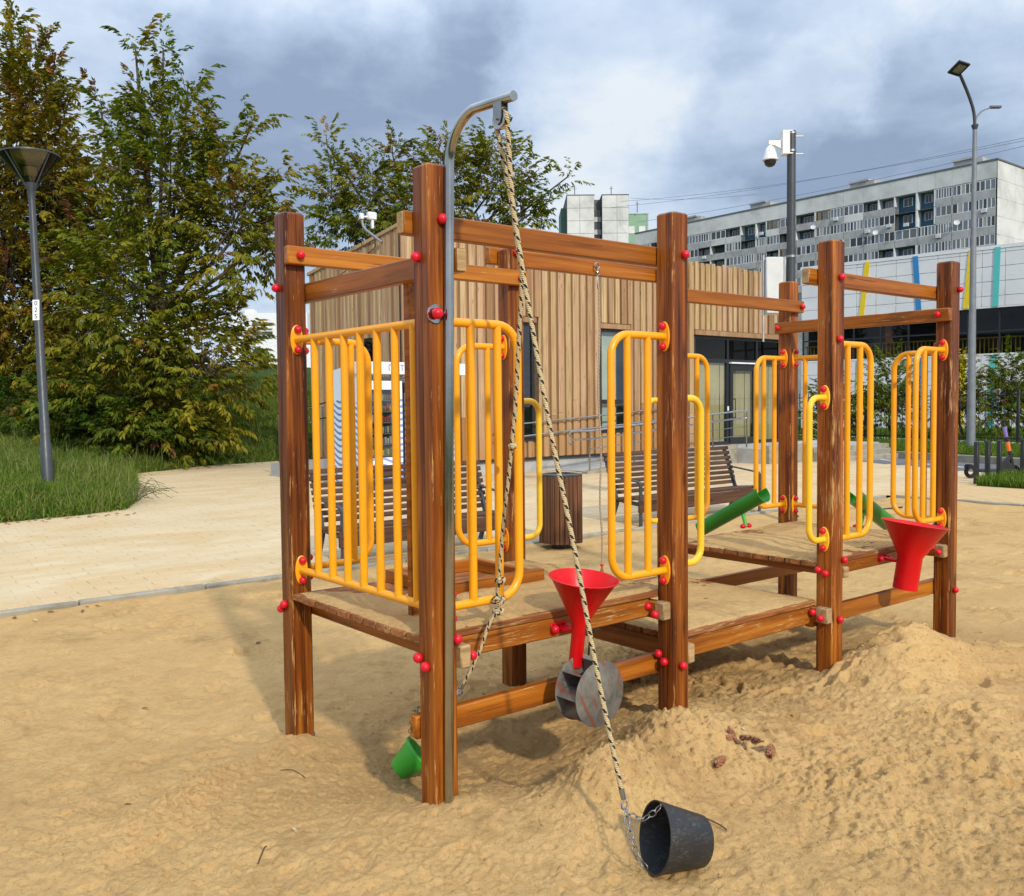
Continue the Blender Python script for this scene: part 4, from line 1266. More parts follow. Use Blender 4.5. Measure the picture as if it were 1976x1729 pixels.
# thin cord hanging from the high back beam
cordx, cordy = 2.055, 1.236
cord = empty('hanging_cord', (cordx, cordy, 2.33), 0, 'thin cream and red cord hanging from a hook on the high back beam', 'cord')
MB().tube(smooth_path([(0, -.0, -.13), (.006, 0, -.4), (-.004, .005, -.75), (.012, .0, -1.1), (.004, .004, -1.4), (.016, 0, -1.62), (.014, 0, -1.80)], 6), .0058, 7, uv=True).put('cord_strand', M['rope2'], cord, ang=80)
MB().tube(arc((0, .012, -.0), (1, 0, 0), (0, 0, 1), .018, 0, 2 * math.pi, 14)[:-1], .0042, 7, closed=True).tube(arc((.004, .006, -.042), (.8, .5, 0), (0, 0, 1), .021, 0, 2 * math.pi, 14)[:-1], .0036, 7, closed=True).put('hook_ring', M['steel'], cord)
MB().tube([(-.008, 0, -.062), (-.009, 0, -.13), (.0, 0, -.142), (.009, 0, -.13), (.008, 0, -.062), (.0, 0, -.055)], .0038, 7, closed=True).put('carabiner', M['steel'], cord)
MB().lathe([(.0005, 0), (.010, .004), (.011, .012), (.006, .02), (.0005, .022)], (.014, 0, -1.815), n=10).put('end_knot', M['red'], cord)
MB().lathe([(.004, 0), (.014, -.03), (.004, -.028), (.0005, 0)], (.014, 0, -1.815), n=7).put('frayed_end', M['rope2'], cord)
# ---------------------------------------------------------------- benches (seat towards the sand, +y is the back)
def bench(name, x, y, L_, lab):
    o = empty(name, (x, y, 0), 0, lab, 'bench', 'slatted benches beside the sand pit')
    # back slats leaning away
    n = 8
    for i in range(n):
        t = i / (n - 1)
        yy, zz_ = .47 + .135 * t ** 1.2, .385 + .475 * t
        an = R_(14 + 6 * (1 - t))
        M_ = Matrix.Translation((L_ / 2, yy, zz_)) @ Matrix.Rotation(-an, 4, 'X')
        MB().cbox((-L_ / 2, -.016, -.023), (L_ / 2, .016, .023), .003, M=M_).put('back_slat', M['bench'], o)
    for i in range(5):
        yy = .055 + i * .085
        MB().cbox((0, yy - .038, .318 - .006 * i), (L_, yy + .038, .350 - .006 * i), .003).put('seat_slat', M['bench'], o)
    MB().cbox((0, -.018, .165), (L_, .012, .318), .004).put('front_board', M['bench'], o)
    for xx in (.05, L_ - .05):
        f = MB()
        # arm and legs from one bent flat bar
        pts = [(xx, .012, -.1)] + [(xx, .010, .49)] + arc((xx, .05, .50), (0, -1, 0), (0, 0, 1), .04, 0, math.pi / 2, 5) + [(xx, .50, .60)]
        for a_, c_ in zip(pts[:-1], pts[1:]):
            a_, c_ = Vector(a_), Vector(c_)
            d_ = (c_ - a_).normalized()
            nn = Vector((1, 0, 0)).cross(d_).normalized()
            f.prism([a_ - nn * .008 - Vector((.024, 0, 0)), a_ + nn * .008 - Vector((.024, 0, 0)), a_ + nn * .008 + Vector((.024, 0, 0)), a_ - nn * .008 + Vector((.024, 0, 0))], c_ - a_ + d_ * .002)
        f.put('arm_and_leg', M['pole'], o, smooth=False)
        f = MB()
        for a_, c_ in [((xx, .40, .30), (xx, .56, -.1)), ((xx, .01, .26), (xx, .42, .30)), ((xx, .42, .30), (xx, .63, .86))]:
            a_, c_ = Vector(a_), Vector(c_)
            d_ = (c_ - a_).normalized()
            nn = Vector((1, 0, 0)).cross(d_).normalized()
            f.prism([a_ - nn * .022 - Vector((.016, 0, 0)), a_ + nn * .022 - Vector((.016, 0, 0)), a_ + nn * .022 + Vector((.016, 0, 0)), a_ - nn * .022 + Vector((.016, 0, 0))], c_ - a_)
        f.put('back_leg', M['pole'], o, smooth=False)
    return o
bench('slatted_bench', 2.34, 5.05, 2.12, 'brown slatted bench in front of the snack kiosk')
bench('slatted_bench', 6.45, 5.05, 2.50, 'brown slatted bench in front of the glazed entrance')
# ---------------------------------------------------------------- litter bin
lb = empty('litter_bin', (4.78, 4.62, -.03), 0, 'square cut-corner litter bin clad in brown upright slats beside the kerb', 'litter bin')
octo = []
s_, c_ = .195, .075
for (x, y) in [(-s_ + c_, -s_), (s_ - c_, -s_), (s_, -s_ + c_), (s_, s_ - c_), (s_ - c_, s_), (-s_ + c_, s_), (-s_, s_ - c_), (-s_, -s_ + c_)]: octo.append(Vector((x, y, 0)))
MB().prism([tuple(p * .93 + Vector((0, 0, .09))) for p in octo], (0, 0, .64)).put('bin_liner', M['dark'], lb, smooth=False)
lipb = MB()
for i in range(8):
    a_, c2 = octo[i], octo[(i + 1) % 8]
    up = Vector((0, 0, 1))
    b0 = len(lipb.v)
    for p in (a_, c2):
        for k, z in ((1.04, .775), (1.04, .792), (.78, .80), (.78, .77)): lipb.v.append((p.x * k, p.y * k, z))
    for q in ((0, 4, 5, 1), (1, 5, 6, 2), (2, 6, 7, 3), (3, 7, 4, 0)): lipb.f.append(tuple(b0 + j for j in q)); lipb.m.append(0)
lipb.put('bin_lid_rim', M['pole'], lb, smooth=False)
MB().cyl((0, 0, -.1), (0, 0, .10), .10, 16).put('bin_foot', M['dark'], lb)
for i in range(8):
    a_, c2 = octo[i], octo[(i + 1) % 8]
    L_ = (c2 - a_).length
    n = 4 if L_ > .15 else 2
    d_ = (c2 - a_) / L_
    for k in range(n):
        w = L_ / n
        p = a_ + d_ * (w * (k + .5))
        q = MB().cbox((-w / 2 + .004, -.009, .055), (w / 2 - .004, .009, .772), .003).put('bin_slat', M['binslat'], lb, tuple(p), (0, 0, math.atan2(d_.y, d_.x)))
# ---------------------------------------------------------------- fir cones, leaves and twigs on the sand
def cone(x, y, L_, r, rz, tilt, lab, sink=.0):
    o = empty('fir_cone', (x, y, sandz(x, y) + r * .55 - sink), 0, lab, 'fir cone', 'fir cones lying on the sand')
    o.rotation_euler = (0, R_(90) + tilt, rz)
    b = MB().lathe([(.001, -L_ / 2), (r * .5, -L_ * .42), (r * .62, 0), (r * .45, L_ * .35), (.001, L_ / 2)], n=8)
    b.put('cone_core', M['conedark'], o)
    sc = MB()
    for i in range(62):
        t = i / 62
        h = -L_ / 2 + L_ * t
        rr_ = r * (math.sin(math.pi * min(1, .18 + t * .9)) ** .6)
        a = i * 2.39996
        c_ = Vector((math.cos(a), math.sin(a), 0))
        tn = Vector((-math.sin(a), math.cos(a), 0))
        p0 = c_ * rr_ * .45 + Vector((0, 0, h - .002))
        p1 = c_ * rr_ * 1.02 + Vector((0, 0, h + .006))
        w = r * .38
        sc.add([p0 - tn * w * .5, p0 + tn * w * .5, p1 + tn * w * .8 - Vector((0, 0, .001)), p1 + Vector((0, 0, .004)), p1 - tn * w * .8 - Vector((0, 0, .001))], [(0, 1, 2, 3, 4)])
    s = sc.put('cone_scales', M['cone'], o, smooth=False)
    s['kind'] = 'stuff'
M['cone'] = plain('fir cone scale', (0.33, 0.14, 0.06), 0.7, 0, 0.3, 160)
M['conedark'] = plain('fir cone core', (0.045, 0.018, 0.010), 0.9)
for a in [(1.29, -.335, .075, .017, 1.05, -.45, 'fir cone standing half sunk at the left end of the cone heap'), (1.335, -.40, .095, .018, -1.0, .06, 'dark fir cone lying at the back of the cone heap'),
          (1.245, -.36, .060, .014, .1, .1, 'short broken fir cone at the left front of the cone heap'), (1.335, -.500, .105, .020, .55, -.12, 'long sandy fir cone at the right end of the cone heap'),
          (1.035, -.475, .085, .019, .15, -.10, 'single reddish fir cone lying in front of the heap')]:
    cone(*a)
M['deadleaf'] = plain('dead leaf', (0.16, 0.085, 0.035), 0.8, 0, 0.35, 40)
M['paleleaf'] = plain('pale dry leaf', (0.50, 0.40, 0.22), 0.8, 0, 0.25, 40)
for (x, y, s, rz, lab) in [(1.285, -.405, .05, .4, 'purplish bark chip in the middle of the cone heap'), (1.30, -.46, .055, -.7, 'grey bark chip between the dark cone and the long sandy cone'), (1.255, -.39, .04, 1.2, 'orange brown bark chip at the front of the cone heap')]:
    o = MB().cbox((-s / 2, -s / 4, -.004), (s / 2, s / 4, .004), .002).put('bark_chip', M['deadleaf'], None, (x, y, sandz(x, y) + .006), (.2, -.15, rz))
    tag(o, lab, 'bark chip', 'bark chips among the cones')
M['twig'] = plain('twig', (0.07, 0.045, 0.03), 0.9)
rl = random.Random(4)
def leaf_obj(x, y, z, s, mat, lab, rz, gr='leaves dropped on the sand and paving'):
    b = MB()
    pts = [(0, -.5), (.16, -.3), (.22, 0), (.14, .3), (0, .55), (-.14, .3), (-.22, 0), (-.16, -.3)]
    vs_ = [(px * s, py * s, .10 * s * (abs(px) * 3) + .06 * s * math.sin(py * 5)) for px, py in pts] + [(0, 0, .0)]
    b.add(vs_, [(8, i, (i + 1) % 8) for i in range(8)])
    o = b.put('fallen_leaf', mat, None, (x, y, z + .006), (rl.uniform(-.3, .3), rl.uniform(-.3, .3), rz), ang=80)
    tag(o, lab, 'leaf', gr)
for (x, y, s, dk, rz, lab) in [(-.47, 4.83, .06, 1, .3, 'brown leaf under the kerb at the far left edge'), (-.22, 4.84, .055, 1, .9, 'dark curled leaf against the kerb, right of the far left one'), (.04, 4.84, .045, 0, .2, 'pale leaf against the left part of the kerb'),
                              (.11, 4.82, .05, 1, 1.4, 'reddish brown leaf just right of the pale one by the kerb'), (-.02, 4.74, .06, 1, -.4, 'long brown leaf on the sand in front of the pale kerb leaf'), (-.36, 4.68, .05, 0, .5, 'pale leaf on the sand nearest the far left corner'),
                              (.62, 2.98, .05, 1, 2.0, 'dark leaf on the shaded sand behind the far left post'), (-.35, 2.2, .04, 1, 1.0, 'small brown leaf alone on the open sand left of the frame'), (-.42, .30, .035, 0, .4, 'small pale chip on the open sand near the front'),
                              (1.42, -.30, .028, 0, .1, 'tiny pale chip behind the fir cones'), (-.78, 1.05, .04, 1, .7, 'small dark leaf on the sand near the left picture edge')]:
    leaf_obj(x, y, sandz(x, y), s, M['deadleaf'] if dk else M['paleleaf'], lab, rz, None)
lt = MB()
for k in range(150):
    if k < 70: x, y = rl.uniform(-2, 2.3), rl.uniform(10.8, 11.25) + .0
    else:
        x = rl.uniform(3.2, 9); y = np.interp(x, [2.9, 3.9, 4.8, 7.2, 9.3], [13.0, 16.3, 19.5, 21.3, 21.8]) - rl.uniform(-.1, .9)
    s = rl.uniform(.02, .05); a = rl.uniform(0, 6.3)
    c_, s__ = math.cos(a) * s, math.sin(a) * s
    lt.add([(x - c_, y - s__, .004), (x + s__ * .5, y - c_ * .5, .012), (x + c_, y + s__, .006), (x - s__ * .5, y + c_ * .5, .014)], [(0, 1, 2, 3)], rl.randint(0, 1))
tag(lt.put('leaf_litter', [M['deadleaf'], M['paleleaf']], smooth=False), kind='stuff')
def twig(pts, r, lab):
    P = [Vector((x, y, sandz(x, y) + .006 + dz)) for x, y, dz in pts]
    o = MB().tube(smooth_path(P, 4), r, 6).put('twig', M['twig'])
    tag(o, lab, 'twig', 'twigs lying on the sand')
twig([(-.17, .95, 0), (-.14, .90, .004), (-.12, .84, 0), (-.13, .80, 0)], .0018, 'thin dark twig lying in front of the far left post')
twig([(-.62, .16, 0), (-.58, .20, .006), (-.55, .25, .003)], .0025, 'short black twig on the open sand at the left')
twig([(.62, -.62, 0), (.66, -.66, .012), (.70, -.73, .010), (.70, -.77, 0)], .003, 'bent twig sticking up right of the black bucket')
twig([(9.9, 4.1, 0), (10.4, 4.15, 0), (10.9, 4.05, .01)], .012, 'long dark stick lying by the right hand kerb')
# ---------------------------------------------------------------- cafe clad in larch boards
CX0, CX1, CY0, CY1 = 8.25, 21.85, 13.18, 17.3
cafe = empty('cafe_building', (CX0, CY0, 0), 0, 'single storey cafe clad in upright larch boards with a dark glazed entrance', 'building')
def cput(b, name, mat, par=cafe, **k):
    b.v = [(x - CX0, y - CY0, z) for x, y, z in b.v]
    return b.put(name, mat, par, **k)
def ctop(x): return 5.20 - .002 * (x - CX0)
# solid walls behind the boards, with holes left for the openings
OPEN = [(8.33, 8.80, 1.30, 2.95), (10.80, 11.74, .74, 3.34), (13.82, 14.77, .86, 3.31), (17.30, 21.80, .40, 3.30)]
xs = sorted({CX0, CX1} | {o[0] for o in OPEN} | {o[1] for o in OPEN})
wb_ = MB()
for x0, x1 in zip(xs[:-1], xs[1:]):
    op = [o for o in OPEN if o[0] <= x0 + 1e-6 and o[1] >= x1 - 1e-6]
    if op:
        wb_.box((x0, CY0 + .03, .30), (x1, CY0 + .18, op[0][2]))
        wb_.box((x0, CY0 + .03, op[0][3]), (x1, CY0 + .18, 5.02))
    else: wb_.box((x0, CY0 + .03, .30), (x1, CY0 + .18, 5.02))
LW = (14.25, 14.95, 2.2, 2.95)                      # window in the left wall (y0, y1, z0, z1)
def lztop(y): return 5.20 - .135 * (y - CY0)
for y0, y1, hole in [(CY0 + .18, LW[0], 0), (LW[0], LW[1], 1), (LW[1], CY1, 0)]:
    for z0, zt in ([(.30, LW[2]), (LW[3], None)] if hole else [(.30, None)]):
        t0, t1 = (zt, zt) if zt else (lztop(y0) - .1, lztop(y1) - .1)
        wb_.add([(CX0 + .03, y0, z0), (CX0 + .18, y0, z0), (CX0 + .18, y1, z0), (CX0 + .03, y1, z0), (CX0 + .03, y0, t0), (CX0 + .18, y0, t0), (CX0 + .18, y1, t1), (CX0 + .03, y1, t1)],
                [(0, 3, 2, 1), (4, 5, 6, 7), (0, 1, 5, 4), (1, 2, 6, 5), (2, 3, 7, 6), (3, 0, 4, 7)])
wb_.box((CX1 - .15, CY0 + .18, .3), (CX1, CY1, 5.0)).box((CX0 + .18, CY1 - .15, .3), (CX1 - .15, CY1, 4.3))
cput(wb_, 'wall', M['larchgap'], smooth=False)
r = MB()
r.add([(CX0 + .18, CY0 + .18, 4.95), (CX1 - .15, CY0 + .18, 4.95), (CX1 - .15, CY1 - .15, 4.2), (CX0 + .18, CY1 - .15, 4.2)], [(0, 1, 2, 3)])
cput(r, 'roof', M['frame'], smooth=False)
cput(MB().box((CX0 + .05, CY0 + .05, -.2), (CX1 - .05, CY0 + .25, .27)).box((CX0 + .05, CY0 + .25, -.2), (CX0 + .25, CY1, .27)), 'plinth', M['conc'], smooth=False)
cput(MB().box((CX0 - .015, CY0 - .018, .272), (CX1, CY0 + .028, .325)).box((CX0 - .018, CY0 + .03, .272), (CX0 + .028, CY1, .325)), 'plinth_flashing', M['frame'], smooth=False)
rw = random.Random(21)
def board(x0, x1, z0, z1, proud):
    b = MB().cbox((x0, CY0 + .028 - proud, z0), (x1, CY0 + .0285, z1), .003)
    cput(b, 'larch_board', M['larch'])
x = CX0 + .02
k = 0
while x < CX1 - .1:
    wp, wr_ = rw.uniform(.130, .150), rw.uniform(.080, .10)
    for (a, b_, pr_) in ((x, x + wp, .062), (x + wp + .005, x + wp + wr_ - .005, .012)):
        top = ctop(a) + (rw.uniform(-.02, .05) if pr_ > .03 else rw.uniform(-.08, -.03))
        segs = [(.33, top)]
        for (o0, o1, oz0, oz1) in OPEN:
            if b_ > o0 - .02 and a < o1 + .02:
                n2 = []
                for (p, q) in segs:
                    lo = oz0 - .02
                    if lo > p + .1: n2.append((p, lo))
                    n2.append((oz1 + .15, q))
                segs = n2
        for (p, q) in segs:
            if q - p > .1:
                if pr_ > .03 and rw.random() < .3 and q - p > 2.5:      # butt joint between two lengths
                    m_ = rw.uniform(p + .9, p + 1.3)
                    board(a, b_, p, m_ - .003, pr_); board(a, b_, m_ + .003, q, pr_)
                else: board(a, b_, p, q, pr_)
    x += wp + wr_
y = CY0 + .05
while y < CY1 - .05:
    w_ = rw.uniform(.085, .105)
    zt = lztop(y) - .03
    for (p, q) in ([(.33, LW[2] - .02), (LW[3] + .02, zt)] if (y + w_ > LW[0] - .02 and y < LW[1] + .02) else [(.33, zt)]):
        pr_ = .03 if k % 2 else .02
        b = MB().cbox((CX0 + .028 - pr_, y, p), (CX0 + .0285, y + w_ - .007, q), .002)
        cput(b, 'larch_board', M['larch'])
    k += 1
    y += w_
b = MB()
for (ya, yb) in [(CY0 - .03, CY1)]:
    b.add([(CX0 - .03, ya, lztop(ya) - .05), (CX0 + .06, ya, lztop(ya) - .05), (CX0 + .06, yb, lztop(yb) - .05), (CX0 - .03, yb, lztop(yb) - .05), (CX0 - .03, ya, lztop(ya) + .02), (CX0 + .06, ya, lztop(ya) + .02), (CX0 + .06, yb, lztop(yb) + .02), (CX0 - .03, yb, lztop(yb) + .02)],
          [(0, 3, 2, 1), (4, 5, 6, 7), (0, 1, 5, 4), (1, 2, 6, 5), (2, 3, 7, 6), (3, 0, 4, 7)])
cput(b, 'roof_edge_board', M['larch'])
cput(MB().cbox((CX0 - .035, CY0 - .035, .33), (CX0 + .10, CY0 + .018, 5.24), .004), 'corner_board', M['larch'])
M['curtain'] = plain('pale window blind', (0.52, 0.60, 0.54), 0.9, 0, 0.08, 2)
M['beigeroom'] = plain('beige interior behind glass', (0.50, 0.44, 0.25), 0.9, 0, 0.08, 0.6)  # brightness of the beige interior behind the entrance is put into this colour
M['roomdark'] = plain('dark room', (0.03, 0.03, 0.03), 0.9)
def window(x0, x1, z0, z1, mull, blind):
    f = MB()
    y0, y1 = CY0 + .04, CY0 + .11
    t = .055
    f.box((x0, y0, z0), (x0 + t, y1, z1)).box((x1 - t, y0, z0), (x1, y1, z1)).box((x0 + t, y0, z0), (x1 - t, y1, z0 + t)).box((x0 + t, y0, z1 - t), (x1 - t, y1, z1))
    for m_ in mull: f.box((x0 + t, y0 + .002, m_ - .05), (x1 - t, y1 - .002, m_ + .05))
    w_ = cput(f, 'window', M['frame'], smooth=False)
    b = MB()
    b.add([(x0 + t, y0 + .04, z0 + t), (x1 - t, y0 + .04, z0 + t), (x1 - t, y0 + .04, z1 - t), (x0 + t, y0 + .04, z1 - t)], [(0, 1, 2, 3)])
    cput(b, 'pane', M['glass'], w_, smooth=False)
    b = MB().box((x0 + .02, CY0 + .185, z0 + .02), (x0 + (x1 - x0) * .72, CY0 + .195, z1 - .05))
    cput(b, 'blind', blind, w_, smooth=False)
    b = MB().box((x0 - .1, CY0 + .45, z0 - .1), (x1 + .1, CY0 + .5, z1 + .1))
    cput(b, 'dark_room', M['roomdark'], w_, smooth=False)
    cput(MB().cbox((x0 - .03, CY0 - .035, z1 + .015), (x1 + .03, CY0 + .01, z1 + .135), .004), 'lintel_board', M['larch'], w_)
    cput(MB().box((x0 - .02, CY0 - .05, z0 - .04), (x1 + .02, CY0 + .04, z0 - .005)), 'sill', M['frame'], w_, smooth=False)
window(*OPEN[0], (), M['roomdark'])
window(*OPEN[1], (1.55,), M['curtain'])
window(*OPEN[2], (1.57,), M['curtain'])
b = MB().box((CX0 + .035, LW[0], LW[2]), (CX0 + .06, LW[1], LW[3]))
lwin = cput(b, 'window', M['frame'], smooth=False)
b = MB()
b.add([(CX0 + .032, LW[0] + .05, LW[2] + .05), (CX0 + .032, LW[1] - .05, LW[2] + .05), (CX0 + .032, LW[1] - .05, LW[3] - .05), (CX0 + .032, LW[0] + .05, LW[3] - .05)], [(0, 3, 2, 1)])
cput(b, 'pane', M['glassd'], lwin, smooth=False)
# glazed entrance
ex0, ex1, ez0, ez1 = OPEN[3]
ey0, ey1 = CY0 + .06, CY0 + .14
ent = MB()
ent.box((ex0, ey0, ez0), (ex0 + .07, ey1, ez1)).box((ex1 - .07, ey0, ez0), (ex1, ey1, ez1)).box((ex0 + .07, ey0, ez1 - .07), (ex1 - .07, ey1, ez1)).box((ex0 + .07, ey0, 2.60), (ex1 - .07, ey1, 2.70)).box((ex0 + .07, ey0, ez0), (18.78, ey1, ez0 + .06)).box((20.02, ey0, ez0), (ex1 - .07, ey1, ez0 + .06))
for xm in (18.72, 20.02, 21.1):
    ent.box((xm - .05, ey0 + .002, ez0 + (.06 if xm > 21 else 0)), (xm + .05, ey1 - .002, 2.60)).box((xm - .03, ey0 + .002, 2.70), (xm + .03, ey1 - .002, ez1 - .07))
entr = cput(ent, 'entrance_frame', M['frame'], smooth=False)
pan = MB()
for (a0, a1, z0, z1) in [(ex0 + .07, 18.67, ez0 + .06, 2.6), (20.07, 21.05, ez0 + .06, 2.6), (21.15, ex1 - .07, ez0 + .06, 2.6)]:
    q = MB()
    q.add([(a0, ey0 + .04, z0), (a1, ey0 + .04, z0), (a1, ey0 + .04, z1), (a0, ey0 + .04, z1)], [(0, 1, 2, 3)])
    cput(q, 'pane', M['glass'], entr, smooth=False)
for (a0, a1) in [(ex0 + .07, 18.69), (18.75, 19.99), (20.05, 21.07), (21.13, ex1 - .07)]:
    q = MB()
    q.add([(a0, ey0 + .04, 2.70), (a1, ey0 + .04, 2.70), (a1, ey0 + .04, ez1 - .07), (a0, ey0 + .04, ez1 - .07)], [(0, 1, 2, 3)])
    cput(q, 'transom_pane', M['glassd'], entr, smooth=False)
dr = MB()
d0, d1 = 18.78, 19.96
dr.box((d0, ey0 - .03, .41), (d0 + .13, ey1 - .03, 2.58)).box((d1 - .13, ey0 - .03, .41), (d1, ey1 - .03, 2.58)).box((d0 + .13, ey0 - .03, .41), (d1 - .13, ey1 - .03, .56)).box((d0 + .13, ey0 - .03, 2.40), (d1 - .13, ey1 - .03, 2.58))
door = cput(dr, 'door', M['frame'], smooth=False)
q = MB()
q.add([(d0 + .13, ey0, .56), (d1 - .13, ey0, .56), (d1 - .13, ey0, 2.40), (d0 + .13, ey0, 2.40)], [(0, 1, 2, 3)])
cput(q, 'door_pane', M['glass'], door, smooth=False)
cput(MB().tube([(d0 + .14, ey0 - .03, 1.10), (d0 + .14, ey0 - .10, 1.10), (d0 + .14, ey0 - .10, 1.62), (d0 + .14, ey0 - .03, 1.62)], .016, 8), 'door_handle', M['dark'], door)
for z in (.62, 1.95, 2.22): cput(MB().box((d1 - .09, ey0 - .055, z), (d1 - .03, ey0 - .031, z + .10)).box((d1 - .13, ey0 - .055, z + .035), (d1 - .091, ey0 - .031, z + .065)), 'hinge', M['white'], door, smooth=False)
cput(MB().box((d0 - .02, ey0 - .09, 2.585), (d1 + .02, ey0 - .001, 2.625)), 'door_closer', M['white'], entr, smooth=False)
cput(MB().box((d0 - .10, ey0 - .02, 1.30), (d0 - .045, ey0 - .001, 1.42)), 'call_button', M['white'], entr, smooth=False)
cput(MB().box((ex0 - .3, CY0 + 1.6, .3), (ex1 - .2, CY0 + 1.65, 3.4)).box((ex0 - .3, CY0 + .2, .34), (ex1 - .2, CY0 + 1.6, .38)), 'lobby_wall', M['beigeroom'], entr, smooth=False)
q = MB()
for i in range(4): q.box((ex0 + .1 + i * 1.1, CY0 + .165, .42), (ex0 + 1.17 + i * 1.1, CY0 + .175, 2.62))
cput(q, 'lobby_beige_sheet', M['beigeroom'], entr, smooth=False)  # added sheets close behind the glass, standing in for the bright beige interior
cput(MB().cbox((ex0 - .06, CY0 - .05, ez1 + .01), (ex1 + .02, CY0 + .02, ez1 + .14), .004), 'lintel_board', M['larch'])
# flood light on a bent pipe at the roof corner
fl = empty('flood_light', (8.2, 14.05, 4.95), 0, 'white flood light on a bent grey pipe above the corner of the larch cafe', 'flood light')
MB().tube(smooth_path([(.02, -.15, -.05), (-.10, .0, .10), (-.22, .16, .28), (-.24, .2, .55)], 6), .028, 8).put('bent_pipe', M['polelt'], fl)
MB().tube(smooth_path([(-.10, .02, .1), (-.2, .25, .05), (-.16, .3, -.1), (-.02, .05, -.05), (.0, .5, -.25), (.0, 3.6, -1.0)], 6), .008, 6).put('black_cable', M['dark'], fl)
MB().cbox((-.14, .08, .44), (.06, .20, .60), .02).cbox((-.06, .10, .26), (.0, .16, .45), .012).cbox((-.30, .14, .44), (-.22, .22, .56), .01).cyl((-.23, .16, .49), (-.1, .14, .5), .02, 8).put('lamp_body', M['white'], fl)
# ---------------------------------------------------------------- concrete ramp, steps and hand rails
ramp = empty('entrance_ramp', (11.5, 11.9, 0), 0, 'low concrete ramp and landing leading up to the cafe entrance', 'ramp')
def rput(b, name, mat, par=ramp, **k):
    o_ = Vector(par.location)
    b.v = [(x - o_.x, y - o_.y, z) for x, y, z in b.v]
    return b.put(name, mat, par, **k)
q = MB()
q.prism([(12.3, 11.95, -.1), (17.2, 11.95, -.1), (17.2, 11.95, .36), (12.3, 11.95, .02)], (0, 1.20, 0))
q.box((17.2, 11.0, -.1), (22.6, 13.15, .37))
rput(q, 'ramp_slab', M['conc'], smooth=False)
rput(MB().prism([(12.0, 11.78, -.1), (17.25, 11.78, -.1), (17.25, 11.78, .47), (12.0, 11.78, .05)], (0, .17, 0)).box((17.25, 10.85, -.1), (18.9, 10.995, .45)), 'ramp_upstand', M['kerb'], smooth=False)
for i in range(3): rput(MB().cbox((18.95, 10.1 + i * .3, -.1), (22.6, 10.1 + i * .3 + .298, .10 + i * .12), .008), 'step', M['kerb'])
hr = empty('hand_rail', (11.5, 11.86, 0), 0, 'stainless steel hand rail rising along the front of the ramp', 'hand rail', 'steel hand rails at the ramp')
def rz_(x): return .03 + max(0, min(1, (x - 12.2) / 5)) * .36
top, mid = [], []
xa, xb = 11.55, 17.75
for (dz, nm) in ((.90, 'top_tube'), (.72, 'lower_tube')):
    rput(MB().tube([(xa + .05, 11.86, rz_(xa) + dz - .12), (xa, 11.86, rz_(xa) + dz - .06), (xa + .05, 11.86, rz_(xa) + dz)] + [(x, 11.86, rz_(x) + dz) for x in (12.2, 13.5, 15, 16.5, 17.2, xb)], .021, 9), nm, M['steel'], hr)
for dz in (.50, .28): rput(MB().tube([(x, 11.86, rz_(x) + dz) for x in (12.1, 14, 17.2, xb)], .010, 7), 'thin_rail', M['steel'], hr)
for x in (12.15, 13.55, 14.95, 16.35, 17.7): rput(MB().cyl((x, 11.86, -.05), (x, 11.86, rz_(x) + .9), .021, 9), 'rail_post', M['steel'], hr)
hr2 = empty('hand_rail', (9.6, 13.0, 0), 0, 'stainless steel hand rail fixed along the larch wall behind the ramp', 'hand rail', 'steel hand rails at the ramp')
def rz2(x): return .72 + max(0, (x - 9.7)) * .062
for dz in (0, .28):
    rput(MB().tube([(10.45, 13.05, rz2(10.4) + dz * .5)] + [(x, 13.05, rz2(x) + dz) for x in (10.55, 12, 14, 16.2)], .020, 9), 'top_tube', M['steel'], hr2)
for x in (11, 12.6, 14.2, 15.8): rput(MB().cyl((x, 13.05, rz2(x) + .28), (x, 13.12, rz2(x) + .22), .012, 7), 'wall_bracket', M['steel'], hr2)
hr3 = empty('hand_rail', (18.9, 10.9, 0), 0, 'stainless steel hand rail running down beside the entrance steps', 'hand rail', 'steel hand rails at the ramp')
for dz in (.95, .70):
    rput(MB().tube([(18.6, 11.0, .40 + dz), (18.92, 10.95, .40 + dz), (18.92, 10.1, .10 + dz)], .021, 9), 'top_tube', M['steel'], hr3)
for (y_, z_) in ((10.95, .42), (10.15, .10)): rput(MB().cyl((18.92, y_, z_ - .2), (18.92, y_, z_ + .95), .021, 9), 'rail_post', M['steel'], hr3)
for (y_, z_) in ((.5, 0), (.25, 0)): rput(MB().tube([(18.92, 10.95, .42 + y_), (18.92, 10.15, .12 + y_)], .009, 7), 'thin_rail', M['steel'], hr3)
hr4 = empty('hand_rail', (6.95, 14.2, 0), 0, 'stainless steel hand rail on a concrete edge left of the larch cafe', 'hand rail', 'steel hand rails at the ramp')
for dz in (1.25, .95): rput(MB().tube([(6.95, 14.0, .35 + dz), (6.95, 16.3, .1 + dz)], .02, 9), 'top_tube', M['steel'], hr4)
for y_ in (14.2, 16.25): rput(MB().cyl((6.95, y_, .0), (6.95, y_, 1.55 - (y_ - 14) * .1), .02, 9), 'rail_post', M['steel'], hr4)
rput(MB().prism([(6.85, 13.7, -.1), (6.85, 16.5, -.1), (6.85, 16.5, .28), (6.85, 13.7, .5)], (.2, 0, 0)), 'concrete_edge', M['conc'], hr4, smooth=False)
